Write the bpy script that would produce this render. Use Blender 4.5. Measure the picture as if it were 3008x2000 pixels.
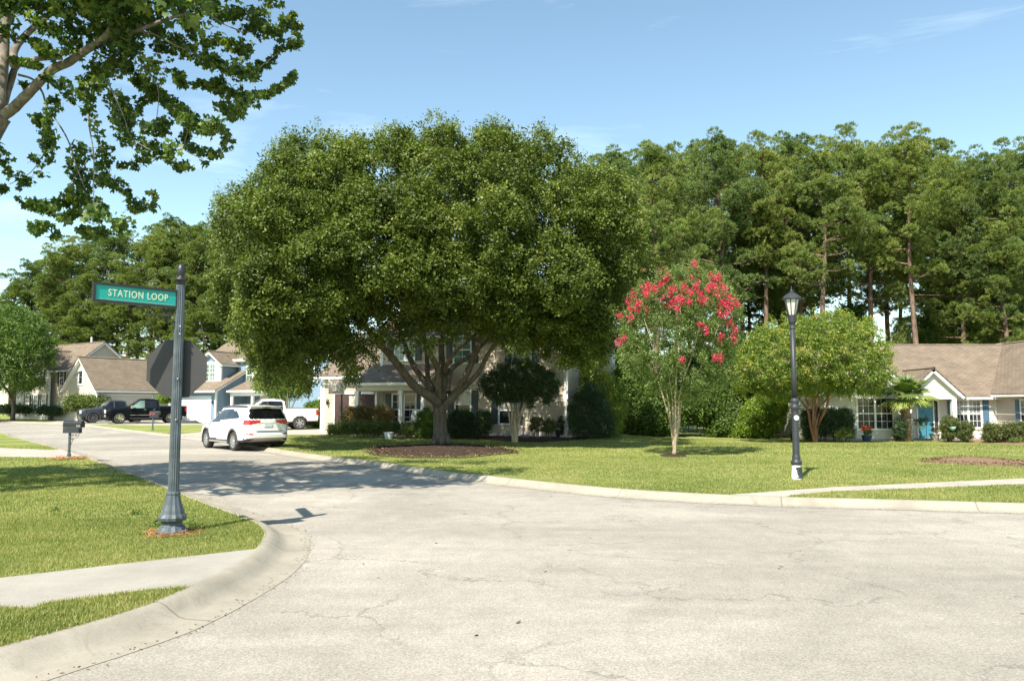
import bpy, bmesh, math, random
import numpy as np
from mathutils import Vector, Matrix
R = math.radians
random.seed(7)
rng = np.random.default_rng(11)
for o in list(bpy.data.objects): bpy.data.objects.remove(o)
scene = bpy.context.scene
C = scene.collection

# ------------------------------------------------------------------ camera
F = 2285.0; CX = 1504.0; CY = 1000.0; HOR = 1188.0; CAMZ = 1.70
PITCH = math.atan((HOR - CY) / F)
cam_d = bpy.data.cameras.new('camera'); cam = bpy.data.objects.new('camera', cam_d); C.objects.link(cam)
cam.location = (0, 0, CAMZ); cam.rotation_euler = (math.pi / 2 + PITCH, 0, 0)
cam_d.sensor_width = 36; cam_d.lens = 36 * F / 3008; cam_d.clip_end = 3000; cam_d.clip_start = 0.05
scene.camera = cam
# ------------------------------------------------------------------ world and sun
SUN_EL, SUN_AZ = R(50), R(26)          # azimuth: behind the camera, to its left
sunv = Vector((-math.sin(SUN_AZ) * math.cos(SUN_EL), -math.cos(SUN_AZ) * math.cos(SUN_EL), math.sin(SUN_EL)))
world = bpy.data.worlds.new('World'); scene.world = world; world.use_nodes = True
wn = world.node_tree.nodes; wl = world.node_tree.links; wn.clear()
wo = wn.new('ShaderNodeOutputWorld'); bg = wn.new('ShaderNodeBackground'); bg.inputs[1].default_value = 0.118
sky = wn.new('ShaderNodeTexSky'); sky.sky_type = 'NISHITA'; sky.sun_disc = False
sky.sun_elevation = SUN_EL; sky.sun_rotation = math.atan2(sunv.x, sunv.y)
sky.air_density = 1.0; sky.dust_density = 0.25; sky.ozone_density = 1.0; sky.altitude = 0
tc = wn.new('ShaderNodeTexCoord'); mp = wn.new('ShaderNodeMapping')
mp.inputs['Scale'].default_value = (1.2, 1.2, 9.0); mp.inputs['Rotation'].default_value = (0.10, 0.22, 0)
nz = wn.new('ShaderNodeTexNoise'); nz.inputs['Scale'].default_value = 1.6; nz.inputs['Detail'].default_value = 7; nz.inputs['Roughness'].default_value = 0.62
nz.inputs['Distortion'].default_value = 0.5
cr = wn.new('ShaderNodeMapRange'); cr.inputs[1].default_value = 0.57; cr.inputs[2].default_value = 0.85; cr.inputs[3].default_value = 0.0; cr.inputs[4].default_value = 0.30
mx = wn.new('ShaderNodeMix'); mx.data_type = 'RGBA'; mx.inputs[7].default_value = (7.4, 7.9, 8.4, 1)
wl.new(tc.outputs['Generated'], mp.inputs['Vector']); wl.new(mp.outputs[0], nz.inputs['Vector'])
wl.new(nz.outputs['Fac'], cr.inputs[0]); wl.new(cr.outputs[0], mx.inputs[0]); wl.new(sky.outputs[0], mx.inputs[6])
tn_ = wn.new('ShaderNodeMix'); tn_.data_type = 'RGBA'; tn_.blend_type = 'MULTIPLY'; tn_.inputs[0].default_value = 1; tn_.inputs[7].default_value = (1.02, 1.06, 0.93, 1)
wl.new(mx.outputs[2], tn_.inputs[6]); wl.new(tn_.outputs[2], bg.inputs[0]); wl.new(bg.outputs[0], wo.inputs[0])
sd = bpy.data.lights.new('sun', 'SUN'); sd.energy = 4.6; sd.angle = R(0.53); sd.color = (1.0, 0.945, 0.84)
sun = bpy.data.objects.new('sun', sd); C.objects.link(sun); sun.rotation_euler = (-sunv).to_track_quat('-Z', 'Y').to_euler()
sun.location = (0, 0, 40)
vs = scene.view_settings; vs.view_transform = 'Standard'; vs.look = 'None'; vs.gamma = 1; vs.exposure = 1.12; vs.use_curve_mapping = False
scene.render.engine = 'CYCLES'
scene.cycles.max_bounces = 6; scene.cycles.transparent_max_bounces = 6

# ------------------------------------------------------------------ pixel -> place (photo pixels, 3008 x 2000)
def sst(x): x = min(1, max(0, x)); return x * x * (3 - 2 * x)
def T(x, y):
    """height of the terrain (road level)"""
    return 0.2 * sst((y - 45) / 30) - 0.35 * sst((x - 2) / 10) * sst((y - 27) / 14)
def ray(u, v):
    a, b = u - CX, CY - v
    return Vector((a, F * math.cos(PITCH) - b * math.sin(PITCH), F * math.sin(PITCH) + b * math.cos(PITCH)))
def At(u, v, y):
    d = ray(u, v); k = y / d.y
    return Vector((d.x * k, y, CAMZ + d.z * k))
def G(u, v, off=0.12):
    d = ray(u, v); y = 30.0
    for _ in range(60):
        p = d * (y / d.y)
        z = T(p.x, p.y) + off
        yn = (z - CAMZ) / d.z * d.y if d.z < -1e-6 else 200
        y = y + 0.6 * (min(max(yn, 0.5), 300) - y)
    return Vector((d.x * y / d.y, y, T(d.x * y / d.y, y) + off))
def AtN(u, v, y):
    a, b = np.asarray(u) - CX, CY - np.asarray(v)
    dy = F * math.cos(PITCH) - b * math.sin(PITCH); dz = F * math.sin(PITCH) + b * math.cos(PITCH)
    k = y / dy
    return np.stack([a * k, y + 0 * k, CAMZ + dz * k], -1)

# ------------------------------------------------------------------ materials
def newmat(name):
    m = bpy.data.materials.new(name); m.use_nodes = True
    return m, m.node_tree.nodes, m.node_tree.links, m.node_tree.nodes['Principled BSDF']
def N(nodes, t, **kw):
    n = nodes.new('ShaderNode' + t)
    for k, v in kw.items():
        if k.startswith('_'): setattr(n, k[1:], v)
        else:
            key = int(k[1:]) if k[0] == 'i' and k[1:].isdigit() else k
            n.inputs[key].default_value = v
    return n
def ramp(nodes, stops):
    r = nodes.new('ShaderNodeValToRGB'); e = r.color_ramp.elements
    while len(e) < len(stops): e.new(0.5)
    for i, (p, c) in enumerate(stops): e[i].position = p; e[i].color = (*c, 1) if len(c) == 3 else c
    return r
def simple(name, col, rough=0.6, metal=0.0, var=0.12, scale=6.0, bump=0.0, bscale=60, spec=0.5, coat=0.0):
    m, n, l, b = newmat(name)
    tcn = N(n, 'TexCoord'); nz = N(n, 'TexNoise', Scale=scale, Detail=6.0, Roughness=0.6)
    l.new(tcn.outputs['Object'], nz.inputs['Vector'])
    c1 = tuple(min(1, c * (1 - var)) for c in col); c2 = tuple(min(1, c * (1 + var)) for c in col)
    r = ramp(n, [(0.3, c1), (0.7, c2)]); l.new(nz.outputs['Fac'], r.inputs[0]); l.new(r.outputs[0], b.inputs['Base Color'])
    b.inputs['Roughness'].default_value = rough; b.inputs['Metallic'].default_value = metal
    b.inputs['Specular IOR Level'].default_value = spec; b.inputs['Coat Weight'].default_value = coat; b.inputs['Coat Roughness'].default_value = 0.05
    if bump:
        nb = N(n, 'TexNoise', Scale=bscale, Detail=4.0); l.new(tcn.outputs['Object'], nb.inputs['Vector'])
        bp = N(n, 'Bump', Strength=bump, Distance=0.01); l.new(nb.outputs['Fac'], bp.inputs['Height']); l.new(bp.outputs[0], b.inputs['Normal'])
    return m
def leafmat(name, dark, mid, light, transl=0.3, rough=0.45, spec=0.4):
    m, n, l, b = newmat(name)
    at = N(n, 'Attribute', _attribute_name='tint')
    r = ramp(n, [(0.0, dark), (0.55, mid), (1.0, light)]); l.new(at.outputs['Fac'], r.inputs[0])
    l.new(r.outputs[0], b.inputs['Base Color']); b.inputs['Roughness'].default_value = rough; b.inputs['Specular IOR Level'].default_value = spec
    tr = N(n, 'BsdfTranslucent'); mixc = N(n, 'Mix', _data_type='RGBA', _blend_type='MULTIPLY')
    mixc.inputs[0].default_value = 1; mixc.inputs[7].default_value = (1.25, 1.5, 0.5, 1)
    l.new(r.outputs[0], mixc.inputs[6]); l.new(mixc.outputs[2], tr.inputs[0])
    ms = N(n, 'MixShader'); ms.inputs[0].default_value = transl
    l.new(b.outputs[0], ms.inputs[1]); l.new(tr.outputs[0], ms.inputs[2]); l.new(ms.outputs[0], n['Material Output'].inputs[0])
    return m
M = {}
M['white_trim'] = simple('white_trim', (0.78, 0.77, 0.73), 0.5, var=0.05, scale=3)
M['cream_siding'] = simple('cream_siding', (0.47, 0.40, 0.295), 0.6, var=0.06, scale=1.2)
M['grey_siding'] = simple('taupe_siding', (0.50, 0.455, 0.36), 0.6, var=0.06, scale=1.2)
M['blue_siding'] = simple('blue_siding', (0.20, 0.285, 0.37), 0.6, var=0.06, scale=1.2)
M['ivory_siding'] = simple('ivory_siding', (0.55, 0.50, 0.40), 0.6, var=0.05, scale=1.2)
M['white_siding'] = simple('pale_siding', (0.66, 0.62, 0.53), 0.6, var=0.05, scale=1.2)
M['black_paint'] = simple('black_paint', (0.018, 0.020, 0.022), 0.42, var=0.3, scale=9)
M['shutter'] = simple('dark_shutter', (0.03, 0.045, 0.05), 0.5)
M['red_shutter'] = simple('maroon_shutter', (0.07, 0.02, 0.02), 0.5)
M['teal'] = simple('teal_paint', (0.05, 0.21, 0.29), 0.45)
M['slate_shutter'] = simple('slate_blue_shutter', (0.075, 0.15, 0.22), 0.5)
M['iron'] = simple('weathered_iron', (0.078, 0.096, 0.105), 0.5, metal=0.15, var=0.35, scale=7, bump=0.15)
M['lamp_iron'] = simple('lamp_iron', (0.028, 0.031, 0.036), 0.5, var=0.3, scale=5)
M['sign_back'] = simple('sign_back', (0.034, 0.032, 0.031), 0.55, var=0.12, scale=4)
M['garage_white'] = simple('garage_door_white', (0.82, 0.82, 0.80), 0.45, var=0.03)
M['garage_cream'] = simple('garage_door_cream', (0.60, 0.56, 0.46), 0.5, var=0.04)
M['chrome'] = simple('chrome', (0.75, 0.75, 0.76), 0.12, metal=1.0, var=0.03)
M['alloy'] = simple('alloy', (0.55, 0.55, 0.56), 0.28, metal=0.8, var=0.1)
M['rubber'] = simple('rubber', (0.035, 0.033, 0.031), 0.8, var=0.25, scale=20)
M['plastic'] = simple('dark_plastic', (0.055, 0.055, 0.058), 0.6, var=0.15)
M['grey_plastic'] = simple('silver_trim', (0.36, 0.33, 0.30), 0.4, metal=0.3)
M['interior'] = simple('dark_interior', (0.015, 0.015, 0.016), 0.9)
M['paint_white'] = simple('white_car_paint', (0.80, 0.80, 0.79), 0.25, var=0.02, coat=0.8)
M['paint_black'] = simple('black_car_paint', (0.002, 0.003, 0.005), 0.4, var=0.1, coat=0.12, spec=0.12)
M['paint_grey'] = simple('grey_car_paint', (0.028, 0.033, 0.045), 0.4, metal=0.1, var=0.08, coat=0.25, spec=0.3)
M['red_lens'] = simple('red_lens', (0.50, 0.012, 0.016), 0.15, var=0.25, scale=14, coat=1)
M['dark_red_lens'] = simple('dark_red_lens', (0.10, 0.008, 0.01), 0.15, coat=1)
M['lens'] = simple('lamp_lens', (0.7, 0.7, 0.68), 0.1, metal=0.5, var=0.3, scale=20)
M['plate'] = simple('plate', (0.55, 0.60, 0.62), 0.4, var=0.3, scale=25)
M['red'] = simple('red_flag', (0.55, 0.06, 0.05), 0.5)
M['orange'] = simple('orange_paint', (0.75, 0.14, 0.07), 0.5)
M['beige_pot'] = simple('stone_pot', (0.33, 0.30, 0.26), 0.7)
M['white_pot'] = simple('white_pot', (0.62, 0.66, 0.68), 0.5)
M['blue_pot'] = simple('blue_pot', (0.04, 0.06, 0.11), 0.3)
M['black_pot'] = simple('black_pot', (0.02, 0.02, 0.022), 0.5)
M['mint_pot'] = simple('mint_pot', (0.38, 0.62, 0.55), 0.5)
M['brown_box'] = simple('brown_box', (0.33, 0.24, 0.17), 0.6)
M['slab'] = simple('foundation', (0.42, 0.40, 0.36), 0.8, var=0.15)
M['porch_wall'] = simple('recessed_wall', (0.42, 0.39, 0.33), 0.7, var=0.05)
M['clear_board'] = simple('backboard', (0.45, 0.40, 0.34), 0.2, var=0.05)
M['curtain'] = simple('curtain', (0.45, 0.40, 0.33), 0.8)
M['brown_dark'] = simple('garage_shade', (0.055, 0.030, 0.025), 0.8, var=0.4, scale=2)  # shade of the open garage, put into the colour
def glass(name, col, rough=0.06):
    m, n, l, b = newmat(name)
    tcn = N(n, 'TexCoord'); nz = N(n, 'TexNoise', Scale=1.3, Detail=3.0); l.new(tcn.outputs['Object'], nz.inputs['Vector'])
    r = ramp(n, [(0.35, tuple(c * 0.6 for c in col)), (0.65, tuple(c * 1.5 for c in col))]); l.new(nz.outputs['Fac'], r.inputs[0])
    l.new(r.outputs[0], b.inputs['Base Color']); b.inputs['Roughness'].default_value = rough
    b.inputs['Specular IOR Level'].default_value = 0.45
    return m
M['glass'] = glass('window_glass', (0.03, 0.035, 0.035)); M['blind_glass'] = glass('glass_over_blind', (0.30, 0.31, 0.28), 0.15)
M['car_glass'] = glass('car_glass', (0.022, 0.026, 0.03), 0.03); M['tinted'] = glass('tinted_glass', (0.008, 0.009, 0.010), 0.03)
M['green_glass'] = glass('greenish_glass', (0.12, 0.19, 0.16), 0.05)
m, n, l, b = newmat('lantern_glass'); b.inputs['Base Color'].default_value = (0.75, 0.74, 0.68, 1); b.inputs['Roughness'].default_value = 0.35
b.inputs['Transmission Weight'].default_value = 0.35; M['lantern_glass'] = m

def roofmat(name, c0, c1):
    m, n, l, b = newmat(name)
    at = N(n, 'Attribute', _attribute_name='UVR')     # metres along / up the slope
    br = N(n, 'TexBrick', Scale=1.0, Bias=0.0); br.inputs['Brick Width'].default_value = 0.34; br.inputs['Row Height'].default_value = 0.15
    br.inputs['Mortar Size'].default_value = 0.012; br.inputs['Color1'].default_value = (*c0, 1); br.inputs['Color2'].default_value = (*c1, 1)
    br.inputs['Mortar'].default_value = (*[c * 0.55 for c in c0], 1); br.offset = 0.5
    l.new(at.outputs['Vector'], br.inputs['Vector'])
    nz = N(n, 'TexNoise', Scale=0.8, Detail=8.0, Roughness=0.7); l.new(at.outputs['Vector'], nz.inputs['Vector'])
    mr = N(n, 'MapRange', i1=0.3, i2=0.7, i3=0.78, i4=1.2); l.new(nz.outputs['Fac'], mr.inputs[0])
    mm = N(n, 'Mix', _data_type='RGBA', _blend_type='MULTIPLY'); mm.inputs[0].default_value = 1
    l.new(br.outputs['Color'], mm.inputs[6]); l.new(mr.outputs[0], mm.inputs[7]); l.new(mm.outputs[2], b.inputs['Base Color'])
    b.inputs['Roughness'].default_value = 0.9
    bp = N(n, 'Bump', Strength=0.5, Distance=0.02); l.new(br.outputs['Fac'], bp.inputs['Height']); bp.invert = True; l.new(bp.outputs[0], b.inputs['Normal'])
    return m
M['roof_tan'] = roofmat('tan_shingles', (0.175, 0.132, 0.088), (0.225, 0.172, 0.118))
M['roof_brown'] = roofmat('brown_shingles', (0.165, 0.124, 0.088), (0.215, 0.165, 0.118))

def barkmat(name, c0, c1, sc=6.0, zs=0.25, bump=0.6):
    m, n, l, b = newmat(name)
    tcn = N(n, 'TexCoord'); mp = N(n, 'Mapping'); mp.inputs['Scale'].default_value = (1, 1, zs)
    nz = N(n, 'TexNoise', Scale=sc, Detail=9.0, Roughness=0.68); l.new(tcn.outputs['Object'], mp.inputs[0]); l.new(mp.outputs[0], nz.inputs['Vector'])
    r = ramp(n, [(0.32, c0), (0.68, c1)]); l.new(nz.outputs['Fac'], r.inputs[0]); l.new(r.outputs[0], b.inputs['Base Color'])
    b.inputs['Roughness'].default_value = 0.9; b.inputs['Specular IOR Level'].default_value = 0.15
    bp = N(n, 'Bump', Strength=bump, Distance=0.04); l.new(nz.outputs['Fac'], bp.inputs['Height']); l.new(bp.outputs[0], b.inputs['Normal'])
    return m
M['bark_oak'] = barkmat('oak_bark', (0.075, 0.060, 0.045), (0.20, 0.168, 0.132), 9)
M['bark_maple'] = barkmat('maple_bark', (0.10, 0.085, 0.070), (0.30, 0.265, 0.225), 10, 0.5)
M['bark_pine'] = barkmat('pine_bark', (0.075, 0.045, 0.032), (0.26, 0.185, 0.135), 7, 0.3, 0.9)
M['bark_myrtle'] = barkmat('crepe_myrtle_bark', (0.30, 0.22, 0.14), (0.58, 0.47, 0.33), 5, 0.3, 0.2)
M['bark_red'] = barkmat('red_myrtle_bark', (0.13, 0.055, 0.035), (0.32, 0.17, 0.11), 5, 0.3, 0.2)
M['bark_palm'] = barkmat('palm_boots', (0.18, 0.11, 0.07), (0.45, 0.33, 0.23), 12, 0.8, 0.8)

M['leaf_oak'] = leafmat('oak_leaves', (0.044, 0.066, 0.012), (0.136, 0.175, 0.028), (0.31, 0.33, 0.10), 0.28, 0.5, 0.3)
M['leaf_maple'] = leafmat('maple_leaves', (0.035, 0.072, 0.020), (0.085, 0.140, 0.030), (0.24, 0.29, 0.06), 0.40)
M['leaf_pine'] = leafmat('pine_needles', (0.080, 0.118, 0.032), (0.180, 0.232, 0.062), (0.34, 0.34, 0.10), 0.30, 0.6, 0.2)
M['leaf_pine_cool'] = leafmat('cool_pine_needles', (0.076, 0.115, 0.036), (0.168, 0.225, 0.070), (0.31, 0.33, 0.11), 0.30, 0.6, 0.2)
M['leaf_pine_warm'] = leafmat('warm_pine_needles', (0.085, 0.121, 0.030), (0.195, 0.240, 0.058), (0.37, 0.35, 0.095), 0.30, 0.6, 0.2)
M['leaf_myrtle'] = leafmat('pink_myrtle_leaves', (0.060, 0.095, 0.025), (0.145, 0.205, 0.055), (0.25, 0.29, 0.09), 0.35)
M['leaf_gold'] = leafmat('golden_myrtle_leaves', (0.075, 0.125, 0.020), (0.185, 0.275, 0.042), (0.46, 0.38, 0.09), 0.38)
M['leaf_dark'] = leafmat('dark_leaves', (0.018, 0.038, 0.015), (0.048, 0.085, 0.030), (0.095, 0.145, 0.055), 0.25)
M['leaf_wood'] = leafmat('woodland_leaves', (0.045, 0.085, 0.015), (0.105, 0.170, 0.028), (0.20, 0.27, 0.05), 0.32)
M['leaf_lime'] = leafmat('lime_leaves', (0.08, 0.13, 0.014), (0.19, 0.28, 0.028), (0.30, 0.38, 0.055), 0.38)
M['leaf_hedge'] = leafmat('hedge_leaves', (0.055, 0.080, 0.016), (0.135, 0.175, 0.040), (0.22, 0.25, 0.07), 0.3)
M['leaf_rust'] = leafmat('rust_tip_leaves', (0.06, 0.07, 0.02), (0.13, 0.14, 0.04), (0.36, 0.17, 0.08), 0.3)
M['leaf_shrub'] = leafmat('shrub_leaves', (0.045, 0.06, 0.015), (0.115, 0.145, 0.042), (0.23, 0.19, 0.07), 0.3)
M['palm_leaf'] = leafmat('palm_leaf', (0.05, 0.09, 0.025), (0.14, 0.20, 0.05), (0.34, 0.38, 0.09), 0.3, 0.4)
M['pink'] = leafmat('pink_blossom', (0.45, 0.018, 0.075), (0.78, 0.050, 0.15), (0.90, 0.17, 0.28), 0.35, 0.6, 0.2)
M['cream_bloom'] = leafmat('white_blossom', (0.50, 0.42, 0.28), (0.62, 0.55, 0.42), (0.72, 0.68, 0.58), 0.3, 0.6, 0.2)
M['orange_bloom'] = leafmat('orange_blossom', (0.55, 0.07, 0.02), (0.70, 0.13, 0.05), (0.8, 0.25, 0.12), 0.3, 0.6, 0.2)
M['grass'] = leafmat('grass_blades', (0.075, 0.115, 0.024), (0.190, 0.228, 0.052), (0.46, 0.39, 0.17), 0.35, 0.7, 0.15)
M['straw'] = leafmat('pine_straw', (0.22, 0.10, 0.04), (0.42, 0.20, 0.08), (0.60, 0.36, 0.18), 0.1, 0.8, 0.1)
M['chips'] = leafmat('bark_chips', (0.055, 0.028, 0.018), (0.15, 0.080, 0.050), (0.30, 0.18, 0.12), 0.0, 0.9, 0.1)

# ------------------------------------------------------------------ mesh helpers
class MB:
    def __init__(s): s.v = []; s.f = []; s.uv = {}
    def add(s, vs, fs):
        b = len(s.v); s.v += [tuple(p) for p in vs]; s.f += [tuple(b + i for i in f) for f in fs]; return b
    def box(s, x0, x1, y0, y1, z0, z1):
        s.add([(x0, y0, z0), (x1, y0, z0), (x1, y1, z0), (x0, y1, z0), (x0, y0, z1), (x1, y0, z1), (x1, y1, z1), (x0, y1, z1)],
              [(0, 3, 2, 1), (4, 5, 6, 7), (0, 1, 5, 4), (1, 2, 6, 5), (2, 3, 7, 6), (3, 0, 4, 7)])
    def obox(s, p, a, n, s0, s1, z0, z1, t0, t1):
        """box on a wall: p origin, a along, n outward (2-D unit vectors)"""
        P = lambda q, t, z: (p[0] + a[0] * q + n[0] * t, p[1] + a[1] * q + n[1] * t, z)
        s.add([P(s0, t0, z0), P(s1, t0, z0), P(s1, t1, z0), P(s0, t1, z0), P(s0, t0, z1), P(s1, t0, z1), P(s1, t1, z1), P(s0, t1, z1)],
              [(0, 1, 2, 3), (4, 7, 6, 5), (0, 4, 5, 1), (1, 5, 6, 2), (2, 6, 7, 3), (3, 7, 4, 0)])
    def slab(s, pts, t, down=True):
        """closed slab below a planar polygon given in 3-D, thickness t along its normal"""
        P = [Vector(p) for p in pts]; n = (P[1] - P[0]).cross(P[2] - P[0]).normalized()
        if n.z < 0: P.reverse(); n = -n
        k = len(P); s.add(P + [p - n * t for p in P], [tuple(range(k)), tuple(range(2 * k - 1, k - 1, -1))] + [(i, k + i, k + (i + 1) % k, (i + 1) % k) for i in range(k)])
    def tube(s, pts, rad, seg=8, wob=0.0, caps=True):
        P = [Vector(p) for p in pts]; k = len(P); b = len(s.v); up = Vector((0, 0, 1)); prev = None
        if not hasattr(rad, '__len__'): rad = [rad] * k
        for i in range(k):
            d = (P[min(i + 1, k - 1)] - P[max(i - 1, 0)]).normalized()
            if prev is None:
                a = d.cross(Vector((1, 0, 0)) if abs(d.x) < 0.8 else Vector((0, 1, 0))).normalized()
            else: a = (prev - d * prev.dot(d)).normalized()
            prev = a; c = d.cross(a)
            for j in range(seg):
                t = 2 * math.pi * j / seg; r = rad[i] * (1 + (random.uniform(-wob, wob) if wob else 0))
                s.v.append(tuple(P[i] + (a * math.cos(t) + c * math.sin(t)) * r))
        for i in range(k - 1):
            for j in range(seg):
                s.f.append((b + i * seg + j, b + i * seg + (j + 1) % seg, b + (i + 1) * seg + (j + 1) % seg, b + (i + 1) * seg + j))
        if caps: s.f.append(tuple(b + j for j in range(seg))[::-1]); s.f.append(tuple(b + (k - 1) * seg + j for j in range(seg)))
    def lathe(s, prof, c=(0, 0, 0), seg=24, flute=None, rot=0.0):
        b = len(s.v); k = len(prof)
        for r, z in prof:
            for j in range(seg):
                t = 2 * math.pi * j / seg + rot
                rr = r * (1 - (flute if flute and j % 2 else 0))
                s.v.append((c[0] + rr * math.cos(t), c[1] + rr * math.sin(t), c[2] + z))
        for i in range(k - 1):
            for j in range(seg):
                s.f.append((b + i * seg + j, b + i * seg + (j + 1) % seg, b + (i + 1) * seg + (j + 1) % seg, b + (i + 1) * seg + j))
        s.f.append(tuple(b + j for j in range(seg))[::-1]); s.f.append(tuple(b + (k - 1) * seg + j for j in range(seg)))
    def build(s, name, mat, parent=None, local=False, smooth=False, shift=None):
        me = bpy.data.meshes.new(name); off = Vector((0, 0, 0))
        if parent is not None and not local:
            q = parent
            while q is not None: off += q.location; q = q.parent
        V_ = [(a - off.x, b_ - off.y, c - off.z) for a, b_, c in s.v] if off.length > 0 else s.v
        me.from_pydata(V_, [], s.f); me.materials.append(M[mat] if isinstance(mat, str) else mat)
        if smooth:
            me.polygons.foreach_set('use_smooth', [True] * len(me.polygons))
            if smooth != True: me.update(); me.set_sharp_from_angle(angle=R(smooth))
        me.update(); o = bpy.data.objects.new(name, me); C.objects.link(o)
        if parent is not None: o.parent = parent
        return o
def islands(mb, minf=6):
    par = list(range(len(mb.v)))
    def find(a):
        while par[a] != a: par[a] = par[par[a]]; a = par[a]
        return a
    for f in mb.f:
        r = find(f[0])
        for i in f[1:]: par[find(i)] = r
    g = {}
    for f in mb.f: g.setdefault(find(f[0]), []).append(f)
    L = sorted(g.values(), key=len, reverse=True); big = [q for q in L if len(q) >= minf] or L[:1]
    for q in L:
        if q not in big: big[0] += q
    out = []
    for q in big:
        m = MB(); mp_ = {}
        for f in q:
            for i in f:
                if i not in mp_: mp_[i] = len(m.v); m.v.append(mb.v[i])
            m.f.append(tuple(mp_[i] for i in f))
        out.append(m)
    return out
def arr(name, verts, faces, mat, parent=None, tint=None, local=False, smooth=False):
    """big mesh from numpy arrays; faces (n,k)"""
    me = bpy.data.meshes.new(name); off = np.zeros(3)
    if parent is not None and not local:
        q = parent
        while q is not None: off += np.array(q.location); q = q.parent
    verts = (np.asarray(verts, dtype=np.float64) - off).astype(np.float32); faces = np.asarray(faces, dtype=np.int32)
    n, k = faces.shape
    me.vertices.add(len(verts)); me.vertices.foreach_set('co', verts.ravel())
    me.loops.add(n * k); me.loops.foreach_set('vertex_index', faces.ravel())
    me.polygons.add(n); me.polygons.foreach_set('loop_start', np.arange(0, n * k, k, dtype=np.int32))
    me.polygons.foreach_set('loop_total', np.full(n, k, dtype=np.int32))
    if smooth: me.polygons.foreach_set('use_smooth', np.ones(n, dtype=bool))
    if tint is not None:
        a = me.attributes.new('tint', 'FLOAT', 'POINT'); a.data.foreach_set('value', np.asarray(tint, dtype=np.float32))
    me.update(calc_edges=True); me.materials.append(M[mat])
    o = bpy.data.objects.new(name, me); C.objects.link(o)
    if parent is not None: o.parent = parent
    return o
def tag(o, label=None, cat=None, group=None, kind=None):
    if label: o['label'] = label
    if cat: o['category'] = cat
    if group: o['group'] = group
    if kind: o['kind'] = kind
    return o
def thing(name, label, cat, loc=(0, 0, 0), rz=0.0, group=None):
    o = bpy.data.objects.new(name, None); C.objects.link(o); o.location = loc; o.rotation_euler = (0, 0, rz); o.empty_display_size = 0.2
    return tag(o, label, cat, group)
def copy_tree(o, parent=None):
    c = o.copy(); C.objects.link(c)
    if parent is not None: c.parent = parent
    for ch in o.children: copy_tree(ch, c)
    return c
def catmull(pts, n=8):
    P = [Vector(p) for p in pts]; P = [P[0] * 2 - P[1]] + P + [P[-1] * 2 - P[-2]]; out = []
    for i in range(1, len(P) - 2):
        for k in range(n):
            t = k / n; a, b, c, d = P[i - 1], P[i], P[i + 1], P[i + 2]
            out.append(0.5 * ((2 * b) + (c - a) * t + (2 * a - 5 * b + 4 * c - d) * t * t + (3 * b - a - 3 * c + d) * t ** 3))
    out.append(P[-2]); return out
def inpoly(x, y, poly):
    x = np.asarray(x); y = np.asarray(y); ins = np.zeros(x.shape, bool); k = len(poly); j = k - 1
    for i in range(k):
        xi, yi = poly[i][0], poly[i][1]; xj, yj = poly[j][0], poly[j][1]
        if yi != yj:
            c = ((yi > y) != (yj > y)) & (x < (xj - xi) * (y - yi) / (yj - yi) + xi); ins ^= c
        j = i
    return ins
def edgedist(x, y, poly):
    d = np.full(np.shape(x), 1e9)
    for i in range(len(poly)):
        a = np.array(poly[i][:2], float); b = np.array(poly[(i + 1) % len(poly)][:2], float); ab = b - a
        t = np.clip(((x - a[0]) * ab[0] + (y - a[1]) * ab[1]) / max(ab @ ab, 1e-9), 0, 1)
        d = np.minimum(d, np.hypot(x - a[0] - t * ab[0], y - a[1] - t * ab[1]))
    return d
# ---- leaves
def unit(a): return a / np.maximum(np.linalg.norm(a, axis=-1, keepdims=True), 1e-9)
def leaves(P, D, L, W, up=0.5, out=0.6, droop=0.3, tb=None, tv=0.25, shape='diamond'):
    """leaf quads at P, D outward directions"""
    n = len(P); r = rng.normal(size=(n, 3)); nrm = unit(unit(r) * 1.0 + D * out + np.array([0, 0, up]))
    ax = rng.normal(size=(n, 3)) + D * 0.6 + np.array([0, 0, -droop]); ax = unit(ax - nrm * (ax * nrm).sum(1, keepdims=True)); sd = np.cross(nrm, ax)
    l = (L * rng.uniform(0.7, 1.3, n))[:, None]; w = (W * rng.uniform(0.7, 1.3, n))[:, None]
    if shape == 'maple':
        ang = np.array([180, 118, 88, 58, 30, 0, -30, -58, -88, -118]) * math.pi / 180
        rad = np.array([0.05, 0.40, 0.34, 0.55, 0.38, 0.66, 0.38, 0.55, 0.34, 0.40]); dz = np.array([0, -.12, 0, -.08, 0, -.1, 0, -.08, 0, -.12])
        V = np.concatenate([(P + ax * 0.0)[:, None]] + [(P + ax * l * rad[i] * math.cos(ang[i]) + sd * l * rad[i] * math.sin(ang[i]) + nrm * l * dz[i])[:, None] for i in range(10)], 1)
        base = (np.arange(n) * 11)[:, None]
        F_ = np.concatenate([np.stack([base[:, 0], base[:, 0] + 1 + i, base[:, 0] + 1 + (i + 1) % 10], 1) for i in range(10)])
        k = 11
    else:
        V = np.stack([P, P + ax * l * 0.5 + sd * w * 0.5 - nrm * w * 0.18, P + ax * l, P + ax * l * 0.5 - sd * w * 0.5 - nrm * w * 0.18], 1)
        b = np.arange(n) * 4; F_ = np.concatenate([np.stack([b, b + 1, b + 2], 1), np.stack([b, b + 2, b + 3], 1)]); k = 4
    t = (0.45 if tb is None else tb) + rng.normal(size=n) * tv
    return V.reshape(-1, 3), F_, np.repeat(np.clip(t, 0, 1), k)
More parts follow.
